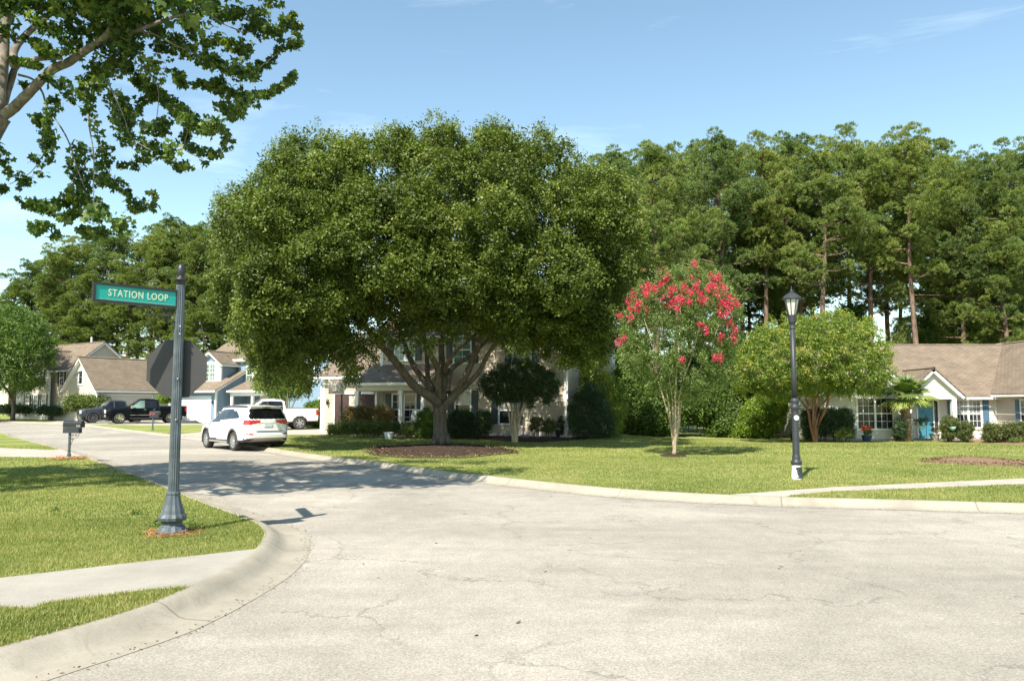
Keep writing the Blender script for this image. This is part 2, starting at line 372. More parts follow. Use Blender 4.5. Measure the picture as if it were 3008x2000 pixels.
def clump_leaves(cent, rad, per, L, W, tb=None, flat=0.85, sprigs=True, **kw):
    """leaves in many small clumps; cent (n,3), rad (n,)"""
    n = len(cent); ct = rng.normal(size=n) * 0.12 + 0.45 if tb is None else tb + rng.normal(size=n) * 0.08
    idx = np.repeat(np.arange(n), per); D = unit(rng.normal(size=(n * per, 3)))
    if sprigs:   # leaves gather on twigs that radiate from the clump centre
        nt = max(4, per // 9); tw = unit(rng.normal(size=(n, nt, 3)) + np.array([0, 0, 0.25])); j = rng.integers(0, nt, n * per)
        tl = rng.uniform(0.55, 1.25, (n, nt)); D = tw[idx, j]; s = rng.uniform(0.2, 1, n * per) * tl[idx, j]
        P = cent[idx] + D * (s * rad[idx])[:, None] * np.array([1, 1, flat]) + rng.normal(size=(n * per, 3)) * (L * 0.55)
    else:
        s = rng.uniform(0, 1, n * per) ** 0.45; P = cent[idx] + D * (s * rad[idx])[:, None] * np.array([1, 1, flat])
    return leaves(P, D, L, W, tb=ct[idx], **kw)
def crown_points(poly, d0, dr, n, Rpx=None, inset=6, shell=0.8, up_front=0.0):
    """points in a crown whose outline (photo pixels) is poly, centred at distance d0, half depth dr"""
    xs = [p[0] for p in poly]; ys = [p[1] for p in poly]; out = []; tot = 0
    Rpx = Rpx or 0.42 * min(max(xs) - min(xs), max(ys) - min(ys))
    while tot < n:
        u = rng.uniform(min(xs), max(xs), n * 3); v = rng.uniform(min(ys), max(ys), n * 3)
        ok = inpoly(u, v, poly); u, v = u[ok], v[ok]; e = edgedist(u, v, poly); ok = e > inset; u, v, e = u[ok], v[ok], e[ok]
        t = np.minimum(e / Rpx, 1); h = dr * np.sqrt(np.maximum(1 - (1 - t) ** 2, 0.02))
        q = np.where(rng.uniform(size=len(u)) < shell, rng.choice([-1, -1, 1], size=len(u)) * rng.uniform(0.75, 1.0, len(u)), rng.uniform(-1, 1, len(u)))
        P = AtN(u, v, d0 + q * h); out.append(P); tot += len(P)
    return np.concatenate(out)[:n]
# ================================================================== GROUND
def densify(pts, step):
    out = []
    for i in range(len(pts) - 1):
        a, b = Vector(pts[i]), Vector(pts[i + 1]); k = max(1, int((b - a).length / step))
        out += [a.lerp(b, j / k) for j in range(k)]
    return out + [Vector(pts[-1])]
from mathutils.geometry import delaunay_2d_cdt
def sheet(name, poly, off, mat, side=None, kind='structure', noise=0.0, label=None, clip=None):
    """flat polygon (x,y), cut on a grid and draped on the terrain at +off; side = skirt depth"""
    bm = bmesh.new()
    if clip:
        A = [Vector((p[0], p[1])) for p in poly]; B = [Vector((p[0], p[1])) for p in clip]; na = len(A)
        vo, eo, fo, _, _, _ = delaunay_2d_cdt(A + B, [], [list(range(na)), list(range(na, na + len(B)))], 1, 1e-5)
        V_ = {}
        for f in fo:
            cx = sum(vo[i].x for i in f) / len(f); cy = sum(vo[i].y for i in f) / len(f)
            if inpoly(np.array([cx]), np.array([cy]), A)[0] and inpoly(np.array([cx]), np.array([cy]), B)[0]:
                for i in f:
                    if i not in V_: V_[i] = bm.verts.new((vo[i].x, vo[i].y, 0))
                bm.faces.new([V_[i] for i in f])
    else:
        vs = [bm.verts.new((p[0], p[1], 0)) for p in poly]; bm.faces.new(vs); bmesh.ops.triangulate(bm, faces=bm.faces[:])
    x0 = min(p[0] for p in poly); x1 = max(p[0] for p in poly); y0 = min(p[1] for p in poly); y1 = max(p[1] for p in poly)
    for c in range(25, 80, 3):
        if y0 < c < y1: bmesh.ops.bisect_plane(bm, geom=bm.verts[:] + bm.edges[:] + bm.faces[:], plane_co=(0, c, 0), plane_no=(0, 1, 0))
    for c in range(2, 14, 2):
        if x0 < c < x1 and y1 > 26: bmesh.ops.bisect_plane(bm, geom=bm.verts[:] + bm.edges[:] + bm.faces[:], plane_co=(c, 0, 0), plane_no=(1, 0, 0))
    if side:
        be = [e for e in bm.edges if len(e.link_faces) == 1]
        r = bmesh.ops.extrude_edge_only(bm, edges=be); lo = {v for v in r['geom'] if isinstance(v, bmesh.types.BMVert)}
    else: lo = set()
    for v in bm.verts: v.co.z = T(v.co.x, v.co.y) + off - (side if v in lo else 0)
    bmesh.ops.recalc_face_normals(bm, faces=bm.faces[:])
    me = bpy.data.meshes.new(name); bm.to_mesh(me); bm.free()
    if me.polygons and sum(p.normal.z * p.area for p in me.polygons) < 0: me.flip_normals()
    me.materials.append(M[mat]); o = bpy.data.objects.new(name, me); C.objects.link(o)
    return tag(o, label, kind=kind)
def xy(lst, off=0.0): return [G(u, v, off).xy for u, v in lst]
def offset(pl, d):
    out = []
    for i, p in enumerate(pl):
        t = (pl[min(i + 1, len(pl) - 1)] - pl[max(i - 1, 0)]).normalized(); out.append(Vector((p.x - t.y * d, p.y + t.x * d)))
    return out
# --- ground materials
def mat_grass():
    m, n, l, b = newmat('lawn'); tcn = N(n, 'TexCoord')
    n1 = N(n, 'TexNoise', Scale=0.45, Detail=6.0, Roughness=0.6); n2 = N(n, 'TexNoise', Scale=4.5, Detail=6.0, Roughness=0.7); n3 = N(n, 'TexNoise', Scale=70.0, Detail=5.0, Roughness=0.75)
    for q in (n1, n2, n3): l.new(tcn.outputs['Object'], q.inputs['Vector'])
    a1 = N(n, 'Math', _operation='MULTIPLY'); a1.inputs[1].default_value = 0.42; a2 = N(n, 'Math', _operation='MULTIPLY_ADD'); a2.inputs[1].default_value = 0.28
    a3 = N(n, 'Math', _operation='MULTIPLY_ADD'); a3.inputs[1].default_value = 0.42
    l.new(n1.outputs['Fac'], a1.inputs[0]); l.new(n2.outputs['Fac'], a2.inputs[0]); l.new(a1.outputs[0], a2.inputs[2])
    l.new(n3.outputs['Fac'], a3.inputs[0]); l.new(a2.outputs[0], a3.inputs[2])
    r = ramp(n, [(0.38, (0.075, 0.115, 0.024)), (0.49, (0.165, 0.212, 0.048)), (0.59, (0.265, 0.282, 0.085)), (0.72, (0.40, 0.345, 0.15))]); l.new(a3.outputs[0], r.inputs[0])
    l.new(r.outputs[0], b.inputs['Base Color']); b.inputs['Roughness'].default_value = 0.95; b.inputs['Specular IOR Level'].default_value = 0.1
    bp = N(n, 'Bump', Strength=0.8, Distance=0.04); l.new(n3.outputs['Fac'], bp.inputs['Height']); l.new(bp.outputs[0], b.inputs['Normal']); return m
M['lawn'] = mat_grass()
def mat_asphalt():
    m, n, l, b = newmat('asphalt'); tcn = N(n, 'TexCoord')
    big = N(n, 'TexNoise', Scale=0.22, Detail=4.0, Roughness=0.55, Distortion=0.6); med = N(n, 'TexNoise', Scale=3.0, Detail=6.0, Roughness=0.65)
    fine = N(n, 'TexNoise', Scale=58.0, Detail=5.0, Roughness=0.85); vor = N(n, 'TexVoronoi', Scale=60.0)
    for q in (big, med, fine, vor): l.new(tcn.outputs['Object'], q.inputs['Vector'])
    r1 = ramp(n, [(0.30, (0.250, 0.226, 0.190)), (0.46, (0.288, 0.260, 0.218)), (0.58, (0.330, 0.298, 0.250)), (0.70, (0.410, 0.370, 0.308))]); l.new(big.outputs['Fac'], r1.inputs[0])
    rf = ramp(n, [(0.30, (0.48, 0.48, 0.48)), (0.5, (1, 1, 1)), (0.70, (1.5, 1.48, 1.42))]); l.new(fine.outputs['Fac'], rf.inputs[0])
    rm = N(n, 'MapRange', i1=0.3, i2=0.7, i3=0.90, i4=1.10); l.new(med.outputs['Fac'], rm.inputs[0])
    m1 = N(n, 'Mix', _data_type='RGBA', _blend_type='MULTIPLY'); m1.inputs[0].default_value = 1; l.new(r1.outputs[0], m1.inputs[6]); l.new(rf.outputs[0], m1.inputs[7])
    m2 = N(n, 'Mix', _data_type='RGBA', _blend_type='MULTIPLY'); m2.inputs[0].default_value = 1; l.new(m1.outputs[2], m2.inputs[6]); l.new(rm.outputs[0], m2.inputs[7])
    sr = N(n, 'MapRange', i1=0.0, i2=0.9, i3=0.82, i4=1.16); l.new(vor.outputs['Color'], sr.inputs[0])
    m3 = N(n, 'Mix', _data_type='RGBA', _blend_type='MULTIPLY'); m3.inputs[0].default_value = 1; l.new(m2.outputs[2], m3.inputs[6]); l.new(sr.outputs[0], m3.inputs[7])
    # cracks: warped cell borders, only in patches
    wn_ = N(n, 'TexNoise', Scale=1.7, Detail=8.0, Roughness=0.7); l.new(tcn.outputs['Object'], wn_.inputs['Vector'])
    sc = N(n, 'VectorMath', _operation='SCALE'); sc.inputs['Scale'].default_value = 0.9; l.new(wn_.outputs['Color'], sc.inputs[0])
    ad = N(n, 'VectorMath', _operation='ADD'); l.new(tcn.outputs['Object'], ad.inputs[0]); l.new(sc.outputs[0], ad.inputs[1])
    cv = N(n, 'TexVoronoi', _feature='DISTANCE_TO_EDGE', Scale=0.52); l.new(ad.outputs[0], cv.inputs['Vector'])
    cm = N(n, 'MapRange', i1=0.0, i2=0.0105, i3=1.0, i4=0.0); l.new(cv.outputs['Distance'], cm.inputs[0])
    pn = N(n, 'TexNoise', Scale=0.6, Detail=3.0); l.new(tcn.outputs['Object'], pn.inputs['Vector'])
    pm = N(n, 'MapRange', i1=0.42, i2=0.52, i3=0.0, i4=0.72); l.new(pn.outputs['Fac'], pm.inputs[0])
    mu = N(n, 'Math', _operation='MULTIPLY'); l.new(cm.outputs[0], mu.inputs[0]); l.new(pm.outputs[0], mu.inputs[1])
    m4 = N(n, 'Mix', _data_type='RGBA'); m4.inputs[7].default_value = (0.13, 0.115, 0.10, 1); l.new(mu.outputs[0], m4.inputs[0]); l.new(m3.outputs[2], m4.inputs[6])
    wv = N(n, 'TexNoise', Scale=0.5, Detail=5.0, Roughness=0.6, Distortion=1.2); mpw = N(n, 'Mapping'); mpw.inputs['Scale'].default_value = (0.35, 2.2, 1); mpw.inputs['Rotation'].default_value = (0, 0, 0.12); l.new(tcn.outputs['Object'], mpw.inputs[0]); l.new(mpw.outputs[0], wv.inputs['Vector'])
    wr_ = N(n, 'MapRange', i1=0.35, i2=0.65, i3=0.93, i4=1.07); l.new(wv.outputs['Fac'], wr_.inputs[0]); m6 = N(n, 'Mix', _data_type='RGBA', _blend_type='MULTIPLY'); m6.inputs[0].default_value = 1; l.new(m4.outputs[2], m6.inputs[6]); l.new(wr_.outputs[0], m6.inputs[7]); m4 = m6
    l.new(m4.outputs[2], b.inputs['Base Color']); b.inputs['Roughness'].default_value = 0.93; b.inputs['Specular IOR Level'].default_value = 0.2
    bp = N(n, 'Bump', Strength=0.45, Distance=0.008); l.new(fine.outputs['Fac'], bp.inputs['Height']); l.new(bp.outputs[0], b.inputs['Normal']); return m
M['asphalt'] = mat_asphalt()
def mat_concrete(name, c0, c1, joint=None):
    m, n, l, b = newmat(name); tcn = N(n, 'TexCoord')
    a = N(n, 'TexNoise', Scale=1.3, Detail=8.0, Roughness=0.68); f = N(n, 'TexNoise', Scale=95.0, Detail=3.0, Roughness=0.7)
    for q in (a, f): l.new(tcn.outputs['Object'], q.inputs['Vector'])
    r = ramp(n, [(0.32, c0), (0.68, c1)]); l.new(a.outputs['Fac'], r.inputs[0]); rf = N(n, 'MapRange', i1=0.3, i2=0.7, i3=0.86, i4=1.12); l.new(f.outputs['Fac'], rf.inputs[0])
    m1 = N(n, 'Mix', _data_type='RGBA', _blend_type='MULTIPLY'); m1.inputs[0].default_value = 1; l.new(r.outputs[0], m1.inputs[6]); l.new(rf.outputs[0], m1.inputs[7]); last = m1.outputs[2]
    if joint:
        st = N(n, 'TexNoise', Scale=2.6, Detail=9.0, Roughness=0.75, Distortion=0.8); l.new(tcn.outputs['Object'], st.inputs['Vector']); sm = N(n, 'MapRange', i1=0.52, i2=0.72, i3=0.0, i4=0.55); l.new(st.outputs['Fac'], sm.inputs[0])
        m5 = N(n, 'Mix', _data_type='RGBA'); m5.inputs[7].default_value = (0.17, 0.135, 0.095, 1); l.new(sm.outputs[0], m5.inputs[0]); l.new(last, m5.inputs[6]); last = m5.outputs[2]
        at = N(n, 'Attribute', _attribute_name='along'); md = N(n, 'Math', _operation='PINGPONG'); md.inputs[1].default_value = joint / 2; l.new(at.outputs['Fac'], md.inputs[0])
        mr = N(n, 'MapRange', i1=0.0, i2=0.018, i3=0.75, i4=0.0); l.new(md.outputs[0], mr.inputs[0])
        m2 = N(n, 'Mix', _data_type='RGBA'); m2.inputs[7].default_value = (0.12, 0.09, 0.06, 1); l.new(mr.outputs[0], m2.inputs[0]); l.new(last, m2.inputs[6]); last = m2.outputs[2]
    l.new(last, b.inputs['Base Color']); b.inputs['Roughness'].default_value = 0.9; b.inputs['Specular IOR Level'].default_value = 0.2
    bp = N(n, 'Bump', Strength=0.3, Distance=0.006); l.new(f.outputs['Fac'], bp.inputs['Height']); l.new(bp.outputs[0], b.inputs['Normal']); return m
M['curb'] = mat_concrete('curb_concrete', (0.250, 0.224, 0.178), (0.360, 0.322, 0.255), 3.0)
M['walk'] = mat_concrete('walk_concrete', (0.27, 0.248, 0.208), (0.36, 0.332, 0.285))
M['drive'] = mat_concrete('drive_concrete', (0.32, 0.29, 0.24), (0.43, 0.39, 0.325))
def mat_mulch(name, stops, sc=28):
    m, n, l, b = newmat(name); tcn = N(n, 'TexCoord'); f = N(n, 'TexNoise', Scale=sc, Detail=7.0, Roughness=0.8); l.new(tcn.outputs['Object'], f.inputs['Vector'])
    r = ramp(n, stops); l.new(f.outputs['Fac'], r.inputs[0]); l.new(r.outputs[0], b.inputs['Base Color']); b.inputs['Roughness'].default_value = 1; b.inputs['Specular IOR Level'].default_value = 0.1
    bp = N(n, 'Bump', Strength=1.0, Distance=0.05); l.new(f.outputs['Fac'], bp.inputs['Height']); l.new(bp.outputs[0], b.inputs['Normal']); return m
M['mulch'] = mat_mulch('mulch', [(0.30, (0.018, 0.012, 0.008)), (0.50, (0.058, 0.040, 0.028)), (0.72, (0.16, 0.115, 0.085))])
M['mulch_red'] = mat_mulch('red_mulch', [(0.30, (0.15, 0.085, 0.050)), (0.50, (0.27, 0.175, 0.110)), (0.72, (0.42, 0.30, 0.20))])

# --- curb lines (asphalt side)
RC = [v for v in catmull([Vector(G(u, v, 0.0)).to_2d().to_3d() for u, v in [(4300, 1548), (3600, 1528), (3008, 1510), (2625, 1498), (2268, 1488), (2000, 1475), (1727, 1455), (1396, 1418), (1231, 1397), (1065, 1371), (900, 1349), (760, 1326), (640, 1305), (500, 1285), (281, 1257), (222, 1250), (89, 1244), (0, 1241), (-300, 1232), (-900, 1226)]], 6)]
RC = [p.xy for p in RC]
LCp = [(-900, 2330), (-400, 2170), (0, 2045), (268, 1956), (380, 1920), (580, 1847), (732, 1769), (848, 1695), (897, 1646), (911, 1608), (906, 1580), (872, 1553), (800, 1526), (700, 1492), (590, 1452), (480, 1412), (380, 1376), (290, 1347), (190, 1318), (64, 1287), (0, 1272), (-300, 1249), (-900, 1236)]
LC = [p.xy for p in catmull([Vector(G(u, v, 0.0)).to_2d().to_3d() for u, v in LCp], 6)]
CW = 0.56
def curb(name, line, sgn, label, CW=0.5):
    kq = CW / 0.56
    prof = [(0.0, 0.004), (0.27, 0.008), (0.33, 0.022), (0.40, 0.062), (0.46, 0.104), (0.52, 0.124), (.56, 0.126), (.59, 0.126), (.59, -0.05)]
    prof = [(a_ * kq, b_) for a_, b_ in prof]; rows = [offset(line, sgn * s) for s, _ in prof]; vs = []; al = []; s = 0; k = len(line)
    for i in range(k):
        if i: s += (line[i] - line[i - 1]).length
        for j, (_, z) in enumerate(prof):
            p = rows[j][i]; vs.append((p.x, p.y, T(p.x, p.y) + z)); al.append(s)
    q = len(prof); fs = [(i * q + j, i * q + j + 1, (i + 1) * q + j + 1, (i + 1) * q + j) for i in range(k - 1) for j in range(q - 1)]
    if sgn < 0: fs = [f[::-1] for f in fs]
    me = bpy.data.meshes.new(name); me.from_pydata(vs, [], fs); a = me.attributes.new('along', 'FLOAT', 'POINT'); a.data.foreach_set('value', al)
    me.polygons.foreach_set('use_smooth', [True] * len(fs)); me.materials.append(M['curb']); me.update()
    if sum(p.normal.z for p in me.polygons) < 0: me.flip_normals()
    o = bpy.data.objects.new(name, me); C.objects.link(o); tag(o, kind='structure')
    e = MB()     # the open joint between gutter and asphalt, filled with dirt
    li, lo = offset(line, sgn * 0.004), offset(line, -sgn * 0.012); vs = []; fs = []
    return o
RCr = RC                                # right lawn lies to the right of the travel direction (x decreasing, y increasing)
sideR = -1 if True else 1
CWR, CWL = 0.42, 0.52
curb('curb', RC, -1, None, CWR); curb('curb', LC, 1, None, CWL)
RCi = offset(RC, -CWR); LCi = offset(LC, CWL)

# --- sheets
bigN = [Vector((-150, 260)), Vector((150, 260)), Vector((150, 10))]
lawn_right = [Vector((60, 8))] + list(RCi) + [Vector((-140, 110)), Vector((-140, 150)), Vector((60, 150))]
lawn_left = list(LCi) + [Vector((-60, 30)), Vector((-40, 2))]
lawn_left = [p for p in LCi] + [Vector((-90, LCi[-1].y - 5)), Vector((-90, LCi[0].y))]
road_poly = [Vector((60, -9)), Vector((60, 9))] + [p for p in offset(RC, -0.3)] + [p for p in reversed(offset(LC, 0.3))] + [Vector((-30, LC[0].y)), Vector((-30, -9))]
sheet('road', road_poly, 0.0, 'asphalt')
g1 = sheet('ground', lawn_right, 0.115, 'lawn', side=0.4)
g2 = sheet('ground', lawn_left, 0.115, 'lawn', side=0.4)
sheet('ground', [Vector((-60, -9)), Vector((60, -9)), Vector((60, -60)), Vector((-60, -60))], 0.115, 'lawn', side=0.4)
far = MB(); far.add([(-900, -900, -0.6), (900, -900, -0.6), (900, 900, -0.6), (-900, 900, -0.6)], [(0, 1, 2, 3)]); tag(far.build('ground', 'lawn'), kind='structure')

SW_L = xy([(-900, 1772), (0, 1696), (446, 1645), (776, 1608), (860, 1596), (760, 1700), (640, 1715), (400, 1735), (134, 1770), (89, 1786), (0, 1783), (-900, 1890)], 0.12)
def clip_to_curb(poly): return poly
sheet('sidewalk', SW_L, 0.1195, 'walk', side=0.05, clip=lawn_left)
SW_R = xy([(2070, 1457), (2200, 1448), (2446, 1430), (3008, 1404), (3900, 1368), (3900, 1386), (3008, 1421), (2446, 1442), (2330, 1453), (2260, 1470), (2240, 1486), (2060, 1480)], 0.12)
sheet('sidewalk', SW_R, 0.1195, 'drive', side=0.05, clip=lawn_right)
DR_L = xy([(-500, 1305), (0, 1315), (150, 1321), (200, 1318), (290, 1340), (201, 1345), (100, 1342), (0, 1341), (-500, 1338)], 0.12)
sheet('driveway', DR_L, 0.1215, 'drive', side=0.05, clip=lawn_left)
DR_C = xy([(40, 1243), (100, 1247), (215, 1241), (260, 1245), (420, 1249), (640, 1246), (640, 1234), (420, 1234), (225, 1230), (150, 1239)], 0.12)
sheet('driveway', DR_C, 0.1215, 'drive', side=0.05, clip=lawn_right)
DR_B = xy([(500, 1239), (505, 1244), (690, 1244), (780, 1262), (640, 1264), (530, 1274), (500, 1281), (560, 1292), (600, 1288), (700, 1290), (780, 1296), (830, 1277), (962, 1276), (1040, 1274), (1120, 1272), (1120, 1262), (1010, 1258), (860, 1256), (760, 1239)], 0.12)
sheet('driveway', DR_B, 0.1215, 'drive', side=0.05, clip=lawn_right)
WK_A = xy([(962, 1276), (1040, 1279), (1190, 1284), (1200, 1279), (1040, 1273), (985, 1270)], 0.12)
sheet('path', WK_A, 0.1235, 'drive', side=0.05)
DR_M = None
def ring(cu, cv, ru, rv, k=26, off=0.12, wob=0.12):
    random.seed(int(cu)); o = []
    for i in range(k):
        t = 2 * math.pi * i / k; w = 1 + random.uniform(-wob, wob); o.append(G(cu + ru * math.cos(t) * w, cv + rv * math.sin(t) * w, off).xy)
    return o
def mound(name, poly, mat, h=0.08, base=0.1, kind='structure', label=None):
    c = sum(poly, Vector((0, 0))) / len(poly); mb = MB(); k = len(poly); rings = [1.0, 0.85, 0.6, 0.3]
    for q, s in enumerate(rings):
        for p in poly:
            w = c + (p - c) * s; mb.v.append((w.x, w.y, T(w.x, w.y) + base + h * (1 - s ** 2.2) + (0.0 if q == 0 else 0.012)))
    for q in range(len(rings) - 1):
        for i in range(k): mb.f.append((q * k + i, q * k + (i + 1) % k, (q + 1) * k + (i + 1) % k, (q + 1) * k + i))
    mb.f.append(tuple((len(rings) - 1) * k + i for i in range(k)))
    return tag(mb.build(name, mat, smooth=True), label, kind=kind)
BED_OAK = ring(1290, 1325, 228, 22); BED_PINK = ring(1978, 1337, 46, 6); BED_MU = [G(u, v, .12).xy for u, v in [(2690, 1357), (2740, 1347), (2830, 1342), (2920, 1348), (3010, 1356), (3080, 1364), (3010, 1371), (2900, 1368), (2780, 1361)]]
BED_A = [G(u, v, .12).xy for u, v in [(1180, 1286), (1300, 1289), (1420, 1292), (1500, 1298), (1600, 1301), (1700, 1293), (1800, 1287), (1822, 1280), (1700, 1277), (1500, 1277), (1200, 1277)]]
BED_D = [G(u, v, .12).xy for u, v in [(2745, 1293), (2800, 1298), (2900, 1301), (3008, 1308), (3200, 1315), (3200, 1285), (2950, 1284), (2760, 1286)]]
BED_D2 = [G(u, v, .12).xy for u, v in [(2296, 1279), (2350, 1286), (2450, 1290), (2600, 1292), (2690, 1293), (2680, 1284), (2500, 1280), (2300, 1273)]]
mound('mulch_bed', BED_OAK, 'mulch', 0.10); mound('mulch_bed', BED_PINK, 'mulch', 0.05); mound('mulch_bed', BED_MU, 'mulch_red', 0.10)
mound('mulch_bed', BED_A, 'mulch', 0.04); mound('mulch_bed', BED_D, 'mulch_red', 0.03); mound('mulch_bed', BED_D2, 'mulch', 0.02)

# --- grass blades (nobody could count them)
def blades(P, h, w, seg2=False):
    n = len(P); az = rng.uniform(0, 2 * np.pi, n); lean = rng.uniform(0.1, 0.75, n) * h; hh = h * rng.uniform(0.55, 1.25, n)
    d = np.stack([np.cos(az), np.sin(az), 0 * az], 1); s = np.stack([-np.sin(az), np.cos(az), 0 * az], 1); z = np.array([0, 0, 1.0])
    ww = (w * rng.uniform(0.7, 1.3, n))[:, None] * 0.5
    X_, Y_ = P[:, 0], P[:, 1]
    patch = 0.50 + 0.16 * np.sin(X_ * 0.9 + 1.7 * np.sin(Y_ * 0.55)) * np.cos(Y_ * 0.8 + 0.6) + 0.13 * np.sin(X_ * 2.9 + 2 * np.sin(Y_ * 1.7)) * np.sin(Y_ * 3.3 + 1.5 * np.sin(X_ * 2.1)) + 0.10 * np.sin(X_ * 7.1 + 3 * np.sin(Y_ * 4.7)) * np.sin(Y_ * 8.3) + rng.normal(size=n) * 0.20
    dry = rng.uniform(size=n) < 0.16; t = np.clip(np.where(dry, 0.95, patch), 0, 1)
    tip = P + d * lean[:, None] * 1.0 + z * (hh * 0.9)[:, None]
    if seg2:
        mid = P + d * (lean * 0.35)[:, None] + z * (hh * 0.6)[:, None]
        V = np.stack([P - s * ww, P + s * ww, mid + s * ww * 0.8, mid - s * ww * 0.8, tip], 1).reshape(-1, 3); b = np.arange(n) * 5
        Fc = np.concatenate([np.stack([b, b + 1, b + 2], 1), np.stack([b, b + 2, b + 3], 1), np.stack([b + 3, b + 2, b + 4], 1)]); return V, Fc, np.repeat(t, 5)
    V = np.stack([P - s * ww, P + s * ww, tip], 1).reshape(-1, 3); b = np.arange(n) * 3
    return V, np.stack([b, b + 1, b + 2], 1), np.repeat(t, 3)
def Tn(x, y):
    f = lambda q: np.clip(q, 0, 1) ** 2 * (3 - 2 * np.clip(q, 0, 1))
    return 0.2 * f((y - 45) / 30) - 0.35 * f((x - 2) / 10) * f((y - 27) / 14)
def scatter(poly, y0, y1, dens, excl=(), margin=0.03, wide=0.72):
    n = int(dens * (y1 - y0) * (2 * wide * y1 + 2)); y = rng.uniform(y0, y1, n); x = rng.uniform(-wide * y1 - 1, wide * y1 + 1, n)
    ok = (np.abs(x) < wide * y + 1) & inpoly(x, y, poly); x, y = x[ok], y[ok]
    for e in excl:
        ok = ~inpoly(x, y, e); x, y = x[ok], y[ok]
    lift = np.zeros(len(x))
    for q_ in (BED_OAK, BED_MU): lift += inpoly(x, y, q_) * .035
    return np.stack([x, y, Tn(x, y) + 0.113 + lift], 1)
def shrink(poly, k):
    c = sum(poly, Vector((0, 0))) / len(poly); return [c + (p - c) * k * random.uniform(.93, 1.04) for p in poly]
exL = (SW_L, DR_L); exR = (SW_R, shrink(BED_OAK, .88), shrink(BED_PINK, .8), shrink(BED_MU, .82), shrink(BED_A, .95), shrink(BED_D, .95), BED_D2, DR_B, DR_C, WK_A)
lp = [tuple(p) for p in lawn_left]; rp = [tuple(p) for p in lawn_right]
def grass_field(name, poly, bands, ex, label):
    Vs, Fs, Ts = [], [], []; b = 0
    for y0, y1, dens, h, w, s2 in bands:
        P = scatter(poly, y0, y1, dens, ex)
        V, Fc, t = blades(P, h, w, s2); Vs.append(V); Fs.append(Fc + b); Ts.append(t); b += len(V)
    return tag(arr(name, np.concatenate(Vs), np.concatenate(Fs), 'grass', tint=np.concatenate(Ts)), label, 'grass', kind='stuff')
grass_field('grass', lp, [(4.2, 7.2, 9500, .038, .0042, True), (7.2, 11, 4600, .034, .006, False), (11, 18, 1300, .038, .010, False), (18, 30, 300, .035, .018, False)], exL, 'mown grass on the near corner lawn around the sign post')
grass_field('grass', rp, [(11, 16, 1200, .038, .009, False), (16, 24, 520, .036, .013, False), (24, 44, 130, .04, .024, False)], exR, 'mown grass on the wide lawn around the big oak')
def litter(name, poly, dens, L, W, mat, z, label):
    xs = [p[0] for p in poly]; ys = [p[1] for p in poly]; n = int(dens * (max(xs) - min(xs)) * (max(ys) - min(ys)))
    x = rng.uniform(min(xs), max(xs), n); y = rng.uniform(min(ys), max(ys), n); ok = inpoly(x, y, poly); x, y = x[ok], y[ok]
    P = np.stack([x, y, Tn(x, y) + z + rng.uniform(0, .03, len(x))], 1)
    V, Fc, t = leaves(P, np.tile([0, 0, 1.0], (len(P), 1)), L, W, up=2.5, out=0, droop=0, tv=0.3)
    return tag(arr(name, V, Fc, mat, tint=t), label, 'ground cover', kind='stuff')
def disc(c, r, k=16): return [(c.x + r * math.cos(2 * math.pi * i / k) * random.uniform(.7, 1.2), c.y + r * math.sin(2 * math.pi * i / k) * random.uniform(.7, 1.2)) for i in range(k)]
litter('pine_straw', disc(G(505, 1568), 0.33), 2600, 0.09, 0.006, 'straw', 0.125, 'orange pine straw around the foot of the sign post')
litter('pine_straw', disc(G(203, 1347), 0.55), 500, 0.16, 0.02, 'straw', 0.125, 'orange pine straw around the near mailbox post')
litter('bark_chips', [tuple(p) for p in BED_MU], 130, 0.09, 0.04, 'chips', 0.16, 'reddish bark chips on the bare bed in the right lawn')
litter('bark_chips', [tuple(p) for p in BED_OAK], 25, 0.10, 0.05, 'chips', 0.17, 'dark bark chips in the bed under the oak')
# weedy clumps in the lawn
def weeds(spots, label):
    cs = np.array([[*G(u, v, .12)] for u, v in spots]); V, Fc, t = clump_leaves(cs, np.full(len(cs), .10), 60, .05, .022, tb=.35, flat=.5)
    return tag(arr('weeds', V, Fc, 'leaf_wood', tint=t), label, 'weeds', kind='stuff')
weeds([(455, 1545), (470, 1541), (560, 1540), (548, 1552), (570, 1547), (170, 1500), (400, 1510)], 'broad-leaved weeds at the sign post foot')

def scatter_flat(name, pts, L, W, mat, label, tv=.3):
    P = np.array([(x, y, Tn(x, y) + z) for x, y, z in pts]); V, Fc, t = leaves(P, np.tile([0, 0, 1.0], (len(P), 1)), L, W, up=4, out=0, droop=0, tv=tv); return tag(arr(name, V, Fc, mat, tint=t), label, 'litter', kind='stuff')
random.seed(3); pts = []
for ln, sg in ((LC, 1), (RC, -1)):
    for i in range(len(ln) - 1):
        a_, b_ = ln[i], ln[i + 1]
        if not (3 < a_.y < 32): continue
        nrm_ = Vector((-(b_ - a_).y, (b_ - a_).x)).normalized() * sg
        for _ in range(int((b_ - a_).length * 26)):
            p = a_.lerp(b_, random.random()) + nrm_ * random.gauss(0.02, .05); pts.append((p.x, p.y, .010))
scatter_flat('gutter_litter', pts, .035, .012, 'chips', 'dry leaf bits and grit along the gutter joint')
pts = [(random.uniform(-6, 14), random.uniform(4, 15), .006) for _ in range(60)]
pts = [q for q in pts if inpoly(np.array([q[0]]), np.array([q[1]]), road_poly)[0] and not inpoly(np.array([q[0]]), np.array([q[1]]), lp)[0]]
scatter_flat('fallen_leaves', pts, .06, .03, 'chips', 'few dry leaves lying on the open road')
